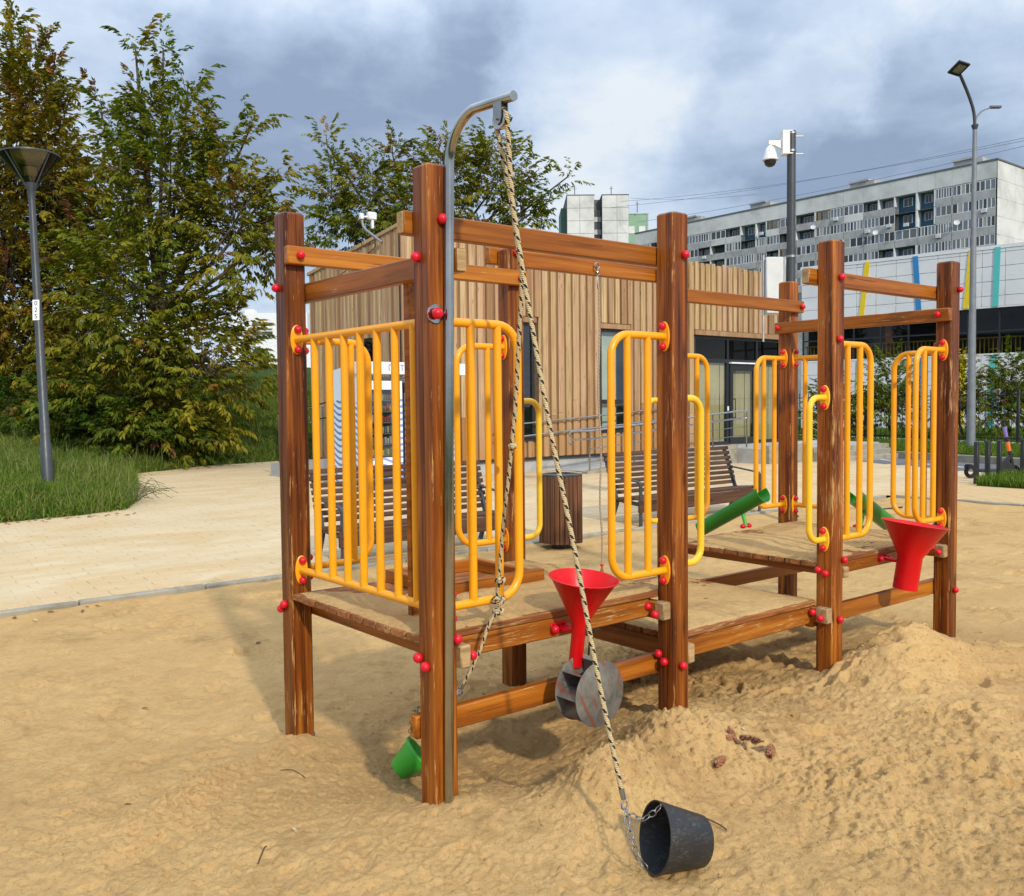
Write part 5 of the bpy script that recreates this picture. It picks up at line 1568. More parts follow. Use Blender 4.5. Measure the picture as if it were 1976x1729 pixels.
# ---------------------------------------------------------------- snack kiosk
KX0, KX1, KY0, KY1 = 6.58, 8.83, 12.0, 13.05
kio = empty('snack_kiosk', (KX0, KY0, 0), 0, 'white snack kiosk with blue waves, lit sign board and a glass vending cabinet', 'kiosk')
def kput(b, name, mat, par=kio, **k):
    b.v = [(x - KX0, y - KY0, z) for x, y, z in b.v]
    return b.put(name, mat, par, **k)
def wavemat(name, ax, white, blue, sl):
    g = G(name, 0.4, 0, 0.5, white)
    v = g.pos()
    s = g.n('ShaderNodeSeparateXYZ')
    g.l(v, s.inputs[0])
    h = s.outputs[ax]
    cv = g.math('SINE', g.math('MULTIPLY', h, 7.0))
    f = g.math('FRACT', g.math('ADD', g.math('DIVIDE', s.outputs[2], .118), g.math('MULTIPLY', cv, sl)))
    k = g.math('MULTIPLY', g.math('LESS_THAN', f, .42), g.math('LESS_THAN', s.outputs[2], g.math('ADD', 1.60, g.math('MULTIPLY', cv, .05))))
    g.col(g.mix(k, white, blue))
    return g.m
M['wavef'] = wavemat('wave print front', 0, (0.78, 0.80, 0.82), (0.20, 0.32, 0.66), .5)
M['waves'] = wavemat('shaded wave print side', 1, (0.62, 0.70, 0.76), (0.12, 0.22, 0.50), .7)  # darker, bluer copy of the front print; the side's shade is in its colours
kput(MB().box((KX0 + .02, KY0 + .55, 0), (KX1 - .02, KY1, 2.08)), 'back_body', M['white'], smooth=False)
kput(MB().prism([(KX0, KY0 + .02, .02), (KX0, KY1, .02), (KX0, KY1, 2.20), (KX0, KY0 + .62, 2.25), (KX0, KY0 + .02, 2.09)], (.02, 0, 0)), 'side_panel', M['waves'], smooth=False)
kput(MB().cbox((KX0 - .03, KY0 - .06, 2.10), (KX1 + .06, KY0 + .54, 2.325), .01), 'sign_board', M['white'])
def text(body, size, loc, rot, mat, par, name, ext=.002, origin=(0, 0, 0), space=1.0):
    cu_ = bpy.data.curves.new(name, 'FONT')
    cu_.body = body
    cu_.size = size
    cu_.extrude = ext
    cu_.space_character = space
    cu_.align_x = 'CENTER'; cu_.align_y = 'CENTER'
    cu_.resolution_u = 2
    t = bpy.data.objects.new(name + '_curve', cu_)
    COL.objects.link(t)
    dg = bpy.context.evaluated_depsgraph_get()
    me = bpy.data.meshes.new_from_object(t.evaluated_get(dg))
    bpy.data.objects.remove(t)
    bpy.data.curves.remove(cu_)
    me.name = name
    me.materials.clear()
    me.materials.append(mat)
    return put(name, me, par, tuple(Vector(loc) - Vector(origin)), rot)
M['signblue'] = plain('blue lettering', (0.16, 0.25, 0.48), 0.5)
text('ПИТЬ И ЕСТЬ', .155, (7.70, KY0 - .063, 2.212), (math.pi / 2, 0, 0), M['signblue'], kio, 'lettering', origin=(KX0, KY0, 0), space=1.15)
# vending cabinet with shelves of snacks
cab = MB()
c0, c1 = 6.66, 7.47
cab.box((c0, KY0 + .02, .12), (c0 + .15, KY0 + .54, 1.98)).box((c1 - .14, KY0 + .02, .12), (c1, KY0 + .54, 1.98)).box((c0 + .15, KY0 + .02, 1.82), (c1 - .14, KY0 + .54, 1.98)).box((c0 + .15, KY0 + .02, .42), (c1 - .14, KY0 + .54, .56)).box((c0 + .15, KY0 + .02, .12), (c1 - .14, KY0 + .54, .18))
cabo = kput(cab, 'vending_cabinet', M['wavef'], smooth=False)
kput(MB().box((c0 + .15, KY0 + .50, .56), (c1 - .14, KY0 + .53, 1.82)).box((c0 + .15, KY0 + .10, .18), (c1 - .14, KY0 + .14, .42)), 'cabinet_inside', M['dark'], cabo, smooth=False)
SNK = [plain('snack packet %d' % i, c, .4, 0, .3, 60) for i, c in enumerate([(.45, .05, .04), (.55, .40, .10), (.10, .16, .34), (.50, .46, .40), (.10, .22, .10), (.30, .16, .10)])]
rk_ = random.Random(3)
for s_ in range(6):
    z = .60 + s_ * .205
    kput(MB().box((c0 + .155, KY0 + .14, z - .02), (c1 - .145, KY0 + .48, z)), 'shelf', M['galv'], cabo, smooth=False)
    n = 9
    for i in range(n):
        x = c0 + .175 + i * (c1 - c0 - .33) / (n - .3)
        h = rk_.uniform(.09, .15)
        kput(MB().cbox((x, KY0 + .16, z + .002), (x + .042, KY0 + .22, z + h), .008), 'snack_packet', SNK[(s_ * 5 + i // 2 + rk_.randint(0, 1)) % 6], cabo)
q = MB()
q.add([(c0 + .15, KY0 + .05, .56), (c1 - .14, KY0 + .05, .56), (c1 - .14, KY0 + .05, 1.82), (c0 + .15, KY0 + .05, 1.82)], [(0, 1, 2, 3)])
kput(q, 'cabinet_glass', M['glass'], cabo, smooth=False)
kput(MB().box((c1 + .02, KY0 + .10, .10), (c1 + .10, KY0 + .54, 1.95)), 'dark_gap', M['dark'], smooth=False)
kput(MB().cbox((c1 + .02, KY0 - .05, 1.84), (c1 + .75, KY0 + .09, 1.95), .02), 'shade_hood', M['dark'])
kput(MB().cbox((c1 + .11, KY0 + .02, .10), (KX1 - .03, KY0 + .54, 1.83), .006), 'machine_front', M['wavef'])
kput(MB().box((c1 + .30, KY0 + .012, 1.20), (c1 + .42, KY0 + .0195, 1.46)).box((KX1 - .22, KY0 + .012, 1.52), (KX1 - .08, KY0 + .0195, 1.78)), 'payment_panel', M['dark'], smooth=False)
kput(MB().box((c1 + .29, KY0 + .012, 1.70), (c1 + .37, KY0 + .0195, 1.80)), 'red_sticker', M['red'], smooth=False)
# ---------------------------------------------------------------- lamp post on the mound
RH = Vector((cr.x, cr.y, 0)).normalized()            # level direction to the right of the picture
FH = Vector((-RH.y, RH.x, 0))
M['lamppale'] = plain('pale lamp reflector', (.62, .60, .50), .5)
lp = empty('lamp_post', (1.70, 13.60, .20), 0, 'dark grey lamp post with a smoky glass cone head on the grass at the left', 'street lamp')
lax = Vector((-.01, .052, 1)).normalized()
def lpt(h): return tuple(lax * h)
MB().tube([lpt(-.3), lpt(.75), lpt(.78), lpt(4.75)], [.088, .088, .074, .052], 16).put('pole', M['pole'], lp)
MB().lathe([(.054, 4.70), (.058, 4.86), (.125, 5.02), (.128, 5.06), (.02, 5.06)], ax=lax, n=28).put('lamp_base', M['pole'], lp)
MB().lathe([(.05, 4.9), (.445, 5.40), (.44, 5.402), (.047, 4.906)], ax=lax, n=36).put('glass_cone', M['lampglass'], lp)
MB().lathe([(.462, 5.395), (.462, 5.42), (.44, 5.425), (.0005, 5.445)], ax=lax, n=36).put('top_disc', M['pole'], lp)
MB().lathe([(.0005, 5.425), (.40, 5.412), (.438, 5.402)], ax=lax, n=36).put('pale_underside', M['lamppale'], lp)
e1 = Vector((1, 0, 0)); e2 = lax.cross(e1).normalized(); e1 = e2.cross(lax)
for k in range(4):
    a = k * math.pi / 2 + .5
    d_ = e1 * math.cos(a) + e2 * math.sin(a)
    MB().tube([tuple(lax * 4.86 + d_ * .06), tuple(lax * 5.40 + d_ * .449)], .012, 6).put('cone_rib', M['pole'], lp)
MB().lathe([(.09, 5.06), (.10, 5.22), (.0005, 5.23)], ax=lax, n=20).put('reflector', M['lamppale'], lp)
nd = -FH
npc = lax * 2.92 + nd * .066
np_ = MB().cbox((-.055, -.004, -.165), (.055, .004, .165), .002).put('number_plate', M['white'], lp, tuple(npc), (-.05, .0, math.atan2(RH.y, RH.x)))
M['ink'] = plain('black ink', (.02, .02, .022), .6)
for i, ch in enumerate('025'):
    text(ch, .105, (0, -.0045, .105 - i * .105), (math.pi / 2, 0, 0), M['ink'], np_, 'digit', .0008)
# ---------------------------------------------------------------- camera pole
cp = empty('camera_pole', (8.60, 4.36, 0), 0, 'slim dark grey pole with a white dome camera and grey cabinet', 'camera pole')
MB().tube([(0, 0, -.3), (0, 0, 5.0)], [.062, .055], 18).lathe([(.062, 0), (.11, 0), (.11, .02), (.062, .03)], n=18).put('pole', M['pole'], cp)
for z in (2.95, 3.38): MB().lathe([(.064, 0), (.067, 0), (.067, .03), (.064, .03)], (0, 0, z), n=18).put('strap', M['galv'], cp)
Q = Matrix((RH, FH, Vector((0, 0, 1)))).transposed().to_4x4()
def qv(b): b.v = [tuple(Q @ Vector(p)) for p in b.v]; return b
qv(MB().cbox((-.33, -.04, 2.66), (-.10, .20, 3.39), .012).box((-.10, .02, 2.8), (-.05, .10, 3.3))).put('cabinet', M['offwhite'], cp)
qv(MB().box((-.10, -.05, 2.66), (-.085, -.041, 3.39)).box((-.36, .02, 2.3), (-.34, .05, 3.42))).put('cabinet_trim', M['galv'], cp, smooth=False)
cam_b = qv(MB().box((-.13, -.07, 4.70), (-.115, .07, 5.0)).box((-.115, -.07, 4.985), (-.0, .07, 5.0)).box((-.115, -.07, 4.70), (-.0, .07, 4.715)))
cam_b.prism([tuple(Q @ Vector(p)) for p in [(-.125, -.068, 4.70), (-.04, -.072, 4.70), (-.04, -.072, 5.0), (-.125, -.068, 5.0)]], tuple(Q @ Vector((0, .012, 0))))
cam_b = cam_b.put('camera_bracket', M['white'], cp, smooth=False)
qv(MB().prism([(-.131, -.03, 4.88), (-.131, -.03, 4.77), (-.22, -.03, 4.82), (-.30, -.03, 4.83), (-.30, -.03, 4.88)], (0, .06, 0))).put('camera_arm', M['white'], cp, smooth=False)
dome = qv(MB().lathe([(.022, .19), (.03, .165), (.055, .14), (.078, .08), (.09, .02), (.105, 0), (.105, -.012), (.078, -.016), (.0005, -.016)], (-.275, 0, 4.645), n=24)).put('camera_shell', M['white'], cp, ang=40)
qv(MB().lathe([(.076, 0), (.074, -.03), (.058, -.06), (.03, -.078), (.0005, -.083)], (-.275, 0, 4.629), n=22)).put('dark_dome', M['frame'], dome)
for z in (4.735, 4.96):
    qv(MB().lathe([(.057, 0), (.062, 0), (.062, .025), (.057, .025)], (0, 0, z), n=18)).put('strap', M['galv'], cp)
    qv(MB().box((.05, -.012, z - .03), (.15, .012, z - .018))).put('strap_tail', M['galv'], cp, smooth=False)
# ---------------------------------------------------------------- bollards and scooter
first = None
for i, (x, y) in enumerate([(15.20, 4.95), (15.60, 4.93), (16.03, 4.91), (16.95, 4.87), (17.5, 4.85)]):
    if first is None:
        first = empty('bollard', (x, y, 0), 0, None, None)
        MB().cbox((-.05, -.035, -.05), (.05, .035, .755), .004).put('bollard_post', M['frame'], first)
        MB().cbox((-.045, -.03, .7552), (.045, .03, .762), .003).put('bollard_cap', M['pole'], first)
        o = first
    else:
        o = copy_tree(first)
        o.location = (x, y, 0)
    o.rotation_euler = (0, 0, .12)
    tag(o, ['flat dark grey bollard nearest the sand pit, in front of the scooter rear wheel', 'flat dark grey bollard in front of the scooter deck', 'flat dark grey bollard beside the scooter front wheel', 'flat dark grey bollard just behind the scooter stem', 'flat dark grey bollard farthest from the sand pit'][i], 'bollard', 'dark bollards in a row at the edge of the paving')
sc_ = empty('kick_scooter', (16.62, 5.30, 0), math.atan2(-.55, .62), 'parked black rental scooter with a violet and orange stem behind the bollards', 'scooter')
M['violet'] = plain('violet stem', (.22, .16, .50), .4)
M['orange'] = plain('orange stem', (.80, .16, .02), .4)
M['tyre'] = plain('tyre rubber', (.012, .012, .013), .8)
for x in (-.40, .42):
    MB().lathe([(.055, -.022), (.10, -.024), (.122, -.016), (.127, 0), (.122, .016), (.10, .024), (.055, .022), (.055, -.022)], (x, 0, .127), (0, 1, 0), 26).put('wheel', M['tyre'], sc_)
MB().cbox((-.26, -.085, .12), (.30, .085, .185), .02).put('deck', M['frame'], sc_)
MB().prism([(-.52, -.03, .20), (-.50, -.03, .27), (-.40, -.03, .275), (-.28, -.03, .20), (-.30, -.03, .17), (-.42, -.03, .24)], (0, .06, 0)).put('rear_fender', M['tyre'], sc_)
stb = Vector((.40, 0, .20)); stt = Vector((.20, 0, 1.10))
def st(t): return tuple(stb.lerp(stt, t))
MB().cyl(st(0), st(.36), .036, 12).put('steering_column', M['frame'], sc_)
MB().cyl(st(.362), st(.56), .036, 12).put('orange_sleeve', M['orange'], sc_)
MB().cyl(st(.562), st(.66), .040, 12).put('battery_clip', M['dark'], sc_)
MB().cyl(st(.662), st(.88), .034, 12).put('violet_sleeve', M['violet'], sc_)
MB().cyl(st(.882), st(1.0), .03, 12).put('neck', M['dark'], sc_)
MB().tube([(.17, -.26, 1.10), (.21, -.14, 1.12), (.20, 0, 1.11), (.21, .14, 1.12), (.17, .26, 1.10)], .017, 8).put('handlebar', M['dark'], sc_)
MB().prism([(.44, -.04, .12), (.36, -.04, .30), (.26, -.04, .19), (.28, -.04, .15)], (0, .08, 0)).put('front_fork', M['frame'], sc_)
MB().prism([(.10, -.03, .185), (.29, -.03, .185), (.355, -.03, .46), (.30, -.03, .44)], (0, .06, 0)).put('frame_gusset', M['dark'], sc_)
# ---------------------------------------------------------------- tall street light
sl_ = empty('street_light', (24.20, 9.18, .15), 0, 'tall grey double armed street light standing on the lawn by the road', 'street light')
MB().tube([(0, 0, -.3), (0, 0, .0), (0, 0, 8.9)], [.115, .115, .055], 18).put('mast', M['polelt'], sl_)
MB().lathe([(.05, -.25), (.055, 0), (.09, .10), (.09, .14), (.03, .14)], (0, 0, 8.75), n=18).put('mast_collar', M['pole'], sl_)
arm = smooth_path([Q @ Vector(p) for p in [(0, 0, 8.85), (-.05, -.02, 9.25), (-.24, -.12, 9.65), (-.58, -.35, 10.10)]], 6)
MB().tube(arm, .042, 10).put('arm', M['pole'], sl_)
h = MB().cbox((-.19, -.20, -.03), (.19, .24, .03), .012)
h.v = [tuple(Q @ (Matrix.Translation((-.66, -.46, 10.26)) @ Matrix.Rotation(R_(-28), 4, 'X') @ Matrix.Rotation(R_(20), 4, 'Z') @ Vector(p))) for p in h.v]
hd = h.put('lamp_head', M['frame'], sl_)
h = MB().box((-.12, -.12, -.036), (.12, .14, -.0305))
h.v = [tuple(Q @ (Matrix.Translation((-.66, -.46, 10.26)) @ Matrix.Rotation(R_(-28), 4, 'X') @ Matrix.Rotation(R_(20), 4, 'Z') @ Vector(p))) for p in h.v]
h.put('lamp_lens', plain('unlit lamp lens', (.30, .28, .16), .4), hd, smooth=False)
arm = smooth_path([Q @ Vector(p) for p in [(0, .0, 8.85), (.06, .03, 9.1), (.26, .12, 9.3), (.56, .25, 9.43)]], 6)
MB().tube(arm, .026, 8).put('arm', M['polelt'], sl_)
h = MB().cbox((.52, .20, 9.405), (.84, .32, 9.47), .012)
h.v = [tuple(Q @ Vector(p)) for p in h.v]
h.put('lamp_head', M['pole'], sl_)
# ---------------------------------------------------------------- white panelled school hall
KP, KD = Vector((35.604, 12.415, 0)), Vector((-.144, .9896, 0)).normalized()
KN = Vector((-KD.y, KD.x, 0))                         # outward, towards the camera
if KN.dot(Vector((1, 0, 0))) > 0: KN = -KN
KM = Matrix((KD, -KN, Vector((0, 0, 1)))).transposed().to_4x4()
KM.translation = KP
hall = empty('panelled_hall', tuple(KP), 0, 'long white panelled hall with coloured strips and a dark ribbon window beyond the fence', 'building')
def hp_(b, name, mat, par=hall, **k):
    R3 = KM.to_3x3()
    b.v = [tuple(R3 @ Vector(p)) for p in b.v]
    return b.put(name, mat, par, **k)
HS0, HS1 = -14.0, 9.0
M['panel'] = plain('white facade panel', (.66, .67, .68), .5, 0, .05, .8)
M['paneljoint'] = plain('grey panel joint', (.28, .285, .29), .8)
hp_(MB().box((HS0, .03, .1), (HS1, 14, 3.26)).box((HS0, .03, 5.16), (HS1, 14, 7.40)).box((HS0, .75, 3.26), (HS1, 14, 5.16)), 'wall', M['paneljoint'], smooth=False)
hp_(MB().box((HS0 - .05, -.03, 7.36), (HS1 + .05, 14, 7.50)), 'roof_edge', M['panel'], smooth=False)
hp_(MB().box((HS0, -.02, 3.26), (HS1, .12, 3.34)).box((HS0, -.02, 5.10), (HS1, .12, 5.16)), 'band_trim', M['panel'], smooth=False)
pw_ = .827
pmesh = {}
def panel(s, z0, z1, w_):
    k = (round(z1 - z0, 3), round(w_, 3))
    if k not in pmesh:
        b = MB().cbox((.008, -.012, .008), (w_ - .008, .028, z1 - z0 - .008), .004)
        b.v = [tuple(KM.to_3x3() @ Vector(p)) for p in b.v]
        pmesh[k] = b.mesh('facade_panel', M['panel'])
    put('facade_panel', pmesh[k], hall, tuple(KM.to_3x3() @ Vector((s, 0, z0))))
s = 9.0 - pw_
while s > -4.2:
    for (z0, z1) in [(5.16, 5.56), (5.56, 6.12), (6.12, 6.69), (6.69, 7.22), (7.22, 7.36), (.35, .98), (.98, 1.56), (1.56, 2.14), (2.14, 2.70), (2.70, 3.26)]: panel(s, z0, z1, pw_)
    s -= pw_
hp_(MB().box((HS0, .0, .35), (s + pw_ - .01, .028, 3.26)).box((HS0, .0, 5.16), (s + pw_ - .01, .028, 7.36)), 'far_cladding', M['panel'], smooth=False)
STR = {'yellow': (.72, .52, .01), 'blue': (.02, .20, .46), 'teal': (.08, .46, .44)}
for n, c in STR.items(): M['st' + n] = plain(n + ' facade strip', c, .5, 0, .04)
for (c, sa, sb, sc2, se) in [('yellow', 6.05, 6.30, 6.36, 6.45), ('blue', 4.09, 3.93, 3.90, 3.82), ('yellow', 1.93, 2.13, 2.2, 2.3), ('teal', 1.00, 1.06, 1.09, 1.19), ('blue', -1.3, -1.05, -1.0, -.9), ('yellow', -2.6, -2.7, -2.75, -2.85)]:
    for (t0, t1, z0, z1) in [(sa, sb, 7.42, 5.14), (sc2, se, 3.28, .35)]:
        b = MB()
        w_ = .105
        b.prism([(t0 - w_, -.05, z0), (t0 + w_, -.05, z0), (t1 + w_, -.05, z1), (t1 - w_, -.05, z1)], (0, .036, 0))
        hp_(b, 'coloured_strip', M['st' + c], smooth=False)
fr = MB()
for k in range(20):
    s_ = HS1 - k * 1.15
    fr.box((s_ - .03, .15, 3.34), (s_ + .03, .22, 5.10))
fr.box((HS0, .151, 4.18), (HS1, .219, 4.24))
fro = hp_(fr, 'ribbon_window', M['frame'], smooth=False)
for k in range(20):
    s_ = HS1 - (k + 1) * 1.15
    for z0, z1 in ((3.34, 4.18), (4.24, 5.10)):
        b = MB()
        b.add([(s_ + .03, .19, z0), (s_ + 1.12, .19, z0), (s_ + 1.12, .19, z1), (s_ + .03, .19, z1)], [(0, 1, 2, 3)])
        hp_(b, 'pane', M['glassd'], fro, smooth=False)
hp_(MB().box((HS0, .70, 3.3), (HS1, .74, 5.12)), 'dark_inside', M['roomdark'], smooth=False)
M['yrail'] = plain('yellow inner railing', (.50, .36, .02), .5)
for k in range(70):
    s_ = HS1 - .1 - k * .16
    hp_(MB().box((s_, .40, 3.34), (s_ + .035, .43, 3.95)), 'railing_bar', M['yrail'], fro, smooth=False)
hp_(MB().box((-2.5, .39, 3.95), (HS1, .44, 4.0)), 'railing_top', M['yrail'], fro, smooth=False)
M['ocol'] = plain('orange column', (.42, .13, .02), .6)
for s_ in (7.9, 5.2, 2.95, -.5): hp_(MB().box((s_, .46, 3.3), (s_ + .28, .68, 5.12)), 'orange_column', M['ocol'], fro, smooth=False)
# ---------------------------------------------------------------- iron fence
FP, FD = Vector((26.76, 10.79, .17)), Vector((.10, .995, 0)).normalized()
fen = empty('iron_fence', tuple(FP), 0, 'dark iron fence of thin upright bars between the road and the panelled hall', 'fence')
barm = MB().cbox((-.010, -.010, 0), (.010, .010, 1.60), .003).mesh('fence_bar', M['frame'], False)
t = -7.0
k = 0
while t < 9.4:
    p = FD * t
    if k % 13 == 0: MB().cbox((-.04, -.04, -.3), (.04, .04, 1.66), .006).put('fence_post', M['frame'], fen, tuple(p))
    else: put('fence_bar', barm, fen, tuple(p + Vector((0, 0, .06))))
    t += .197
    k += 1
for z in (.20, 1.48):
    b = MB()
    n_ = Vector((FD.y, -FD.x, 0)) * .012
    b.prism([tuple(FD * -7 - n_ + Vector((0, 0, z))), tuple(FD * -7 + n_ + Vector((0, 0, z))), tuple(FD * -7 + n_ + Vector((0, 0, z + .03))), tuple(FD * -7 - n_ + Vector((0, 0, z + .03)))], FD * 16.3)
    b.put('fence_rail', M['frame'], fen, smooth=False)
# ---------------------------------------------------------------- apartment blocks far behind
BC, BTOP = Vector((147.9, 62.4, 0)), 38.9
blk = empty('apartment_block', tuple(BC), 0, 'long white and grey apartment block with rows of glazed balconies behind the hall', 'building')
BL = 76.3
M['bwhite'] = concrete('whitewashed panel', (.62, .615, .59), .16)
M['bgrey'] = concrete('grey balcony panel', (.40, .395, .385), .5)
M['bblue'] = plain('blue loggia wall', (.035, .10, .15), .8, 0, .1, .6)
M['bframe'] = plain('white window frame', (.66, .67, .68), .6, 0, .06, .5)
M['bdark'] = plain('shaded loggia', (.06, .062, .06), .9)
M['bbrown'] = plain('old timber glazing', (.24, .18, .09), .8, 0, .2, .8)
M['bjoint'] = plain('dark panel seam', (.13, .13, .125), .9)
def bput(b, name, mat, par=blk, **k): return b.put(name, mat, par, smooth=False, **k)
bput(MB().box((1.35, 0, 0), (13, BL, BTOP - .2)).box((0.02, 0, 35.95), (1.34, BL, BTOP - .25)), 'body', M['bwhite'])
bput(MB().box((-.12, -.15, BTOP - .25), (13.1, BL + .15, BTOP)), 'roof_edge', M['bjoint'])
bays = [3.3, 3.55, 2.7, 3.0, 3.9, 2.9, 2.85, 3.85, 2.6, 2.9, 4.1, 3.6, 2.9, 2.3, 3.6, 3.7, 3.7, 3.2, 3.3, 2.7, 3.0, 3.9, 2.9, 2.85]
rb = random.Random(12)
ru = random.Random(8)
def unit(kind):
    """one balcony bay, 1 wide (y), 1.63 high, front at x = 0"""
    b = MB()
    if kind.startswith('g'):
        n = int(kind[1])
        fm = 0
        b.box((.03, .02, 0), (.10, .98, .07), 0).box((.03, .02, 1.50), (.10, .98, 1.60), 0)
        for i in range(n + 1):
            y = .02 + .96 * i / n
            b.box((.03, max(.02, y - .022), .07), (.10, min(.98, y + .022), 1.50), 0)
        for i in range(n): b.add([(.07, .02 + .96 * i / n, .07), (.07, .02 + .96 * (i + 1) / n, .07), (.07, .02 + .96 * (i + 1) / n, 1.5), (.07, .02 + .96 * i / n, 1.5)], [(0, 3, 2, 1)], ru.choice([1, 1, 1, 4, 4, 5, 3]))
    elif kind == 'open':
        b.box((.0, 0, -1.1), (1.32, .075, 1.63), 0)
        b.add([(1.30, .075, -1.1), (1.30, 1, -1.1), (1.30, 1, 1.63), (1.30, .075, 1.63)], [(0, 3, 2, 1)], 2)
        b.box((1.2, .36, -.1), (1.29, .78, 1.30), 0)
        b.add([(1.19, .40, -.04), (1.19, .56, -.04), (1.19, .56, 1.24), (1.19, .40, 1.24)], [(0, 3, 2, 1)], 1)
        b.add([(1.19, .58, -.04), (1.19, .75, -.04), (1.19, .75, 1.24), (1.19, .58, 1.24)], [(0, 3, 2, 1)], 1)
    elif kind == 'loggia':
        b.box((.0, 0, 0), (1.32, .07, 1.63), 0)
        b.add([(1.30, .07, 0), (1.30, 1, 0), (1.30, 1, 1.63), (1.30, .07, 1.63)], [(0, 3, 2, 1)], 2)
        b.box((1.2, .30, 0), (1.29, .80, 1.35), 0)
        for y0, y1 in ((.33, .45), (.47, .62), (.64, .77)): b.add([(1.19, y0, .05), (1.19, y1, .05), (1.19, y1, 1.28), (1.19, y0, 1.28)], [(0, 3, 2, 1)], 1)
    elif kind == 'dark':
        b.add([(1.30, 0, 0), (1.30, 1, 0), (1.30, 1, 1.63), (1.30, 0, 1.63)], [(0, 3, 2, 1)], 3)
        b.box((.0, 0, 0), (1.32, .05, 1.63), 0)
        for i in range(5): b.box((.5, .1 + i * .17, 0), (.55, .14 + i * .17, 1.2), 3)
    return b
UM = {}
M['fglass2'] = plain('far glass with painted sky', (.16, .18, .21), .15)  # sky reflection put into the pane colour
M['fcurt'] = plain('curtained far glass', (.36, .34, .30), .4)
BMS = [M['bframe'], M['fglass'], M['bblue'], M['bdark'], M['fglass2'], M['fcurt']]
for kd in ('g3', 'g4', 'g5', 'g6', 'open', 'loggia', 'dark'): UM[kd] = [unit(kd).mesh('balcony_' + kd, BMS, False) for _ in range(4)]
UM['old'] = [unit('g6').mesh('balcony_old', [M['bbrown']] + BMS[1:], False)]
acm = MB().cbox((0, 0, 0), (.34, .85, .58), .03).mesh('air_conditioner', M['offwhite'])
par_m = MB().cbox((0, .012, 0), (.12, .988, 1.22), .006).mesh('parapet', M['bgrey'], False)
parw_m = MB().cbox((0, .012, 0), (.12, .988, 1.22), .006).mesh('parapet', M['bwhite'], False)
top_m = MB().cbox((-.02, .006, 0), (.0, .994, 2.66), .004).mesh('top_panel', M['bwhite'], False)
y = 0.15
for i, w_ in enumerate(bays):
    if y + w_ > BL: w_ = BL - y - .02
    if w_ < .6: break
    put('top_panel', top_m, blk, (0, y, 36.0), None, (1, w_, 1))
    for r_ in range(6):
        z = 34.30 - 2.83 * r_
        if i in (3, 4, 13, 14) and r_ in (0,): kd = 'open'
        elif i in (5, 6) and r_ == 0: kd = 'loggia'
        else: kd = rb.choice(['g4', 'g4', 'g5', 'g5', 'g3', 'g6', 'g4', 'open', 'open', 'loggia', 'loggia', 'dark', 'old'] if i > 1 else ['g4', 'g5', 'g4', 'g4'])
        q = put('window', rb.choice(UM[kd]), blk, (0, y, z), None, (1, w_, 1))
        if rb.random() < .13: put('air_conditioner', acm, blk, (-.35, y + w_ * rb.uniform(.2, .7), z - rb.uniform(.5, .9)))
        if kd != 'open': put('parapet', parw_m if rb.random() < .12 else par_m, blk, (0, y, z - 1.225), None, (1, w_, 1))
    y += w_
bput(MB().box((.12, .05, 0), (1.34, BL - .05, 18.5)), 'lower_front', M['bgrey'])
for r_ in range(6):
    bput(MB().box((.14, .1, 34.30 - 2.83 * r_ - 1.30), (1.34, BL - .1, 34.30 - 2.83 * r_ - 1.232)), 'slab', M['bjoint'])
for i in range(2):
    for r_ in range(9):
        b = MB().cbox((.02 + i * 6.5, -.03, BTOP - .30 - 2.83 * (r_ + 1) + .02), (6.48 + i * 6.5, -.001, BTOP - .30 - 2.83 * r_ - .02), .01)
        bput(b, 'end_panel', M['bwhite'])
bput(MB().box((.0, -.034, 12), (.10, 1e-4, BTOP - .27)), 'corner_seam', M['bjoint'])
for yy in (6.0, 24.5, 46.0, 63.0):
    rbx = bput(MB().box((3, yy - 2.4, BTOP + .003), (7, yy + 2.2, BTOP + 1.5)).box((2.7, yy - 1.4, BTOP + 1.503), (7.2, yy + 2.4, BTOP + 1.8)), 'roof_hut', M['bgrey'])
for (yy, z) in ((5.9, 29.9), (31.9, 33.2), (19.8, 30.4)):
    b = MB().lathe([(.0005, .0), (.3, .03), (.48, .12)], (-.45, yy, z), (-1, -.4, .5), 16)
    bput(b, 'satellite_dish', M['offwhite'])
# ---- white and green tower block
T0 = Vector((145.33, 157.86, 0))
TR = Matrix((RH, FH, Vector((0, 0, 1)))).transposed().to_4x4()
tw = empty('tower_block', tuple(T0), math.atan2(RH.y, RH.x), 'white panel tower block with green sides and a recessed window column', 'building')
M['bgreen'] = plain('pale green render', (.25, .40, .27), .85, 0, .08, .3)
M['bgreend'] = plain('darker green render', (.09, .17, .12), .85, 0, .08, .3)
TT = 50.2
def tput(b, name, mat, **k): return b.put(name, mat, tw, smooth=False, **k)
tput(MB().box((0, .05, 0), (6.3, 14, TT - .1)).box((8.15, .05, 0), (14.3, 14, TT - .1)).box((6.3, 2.6, 0), (8.15, 14, TT - .6)), 'body', M['bjoint'])
tput(MB().box((-.1, -.1, TT - .1), (6.4, 14, TT + .05)).box((8.05, -.1, TT - .1), (14.4, 14, TT + .05)), 'roof_edge', M['bjoint'])
pnm = {}
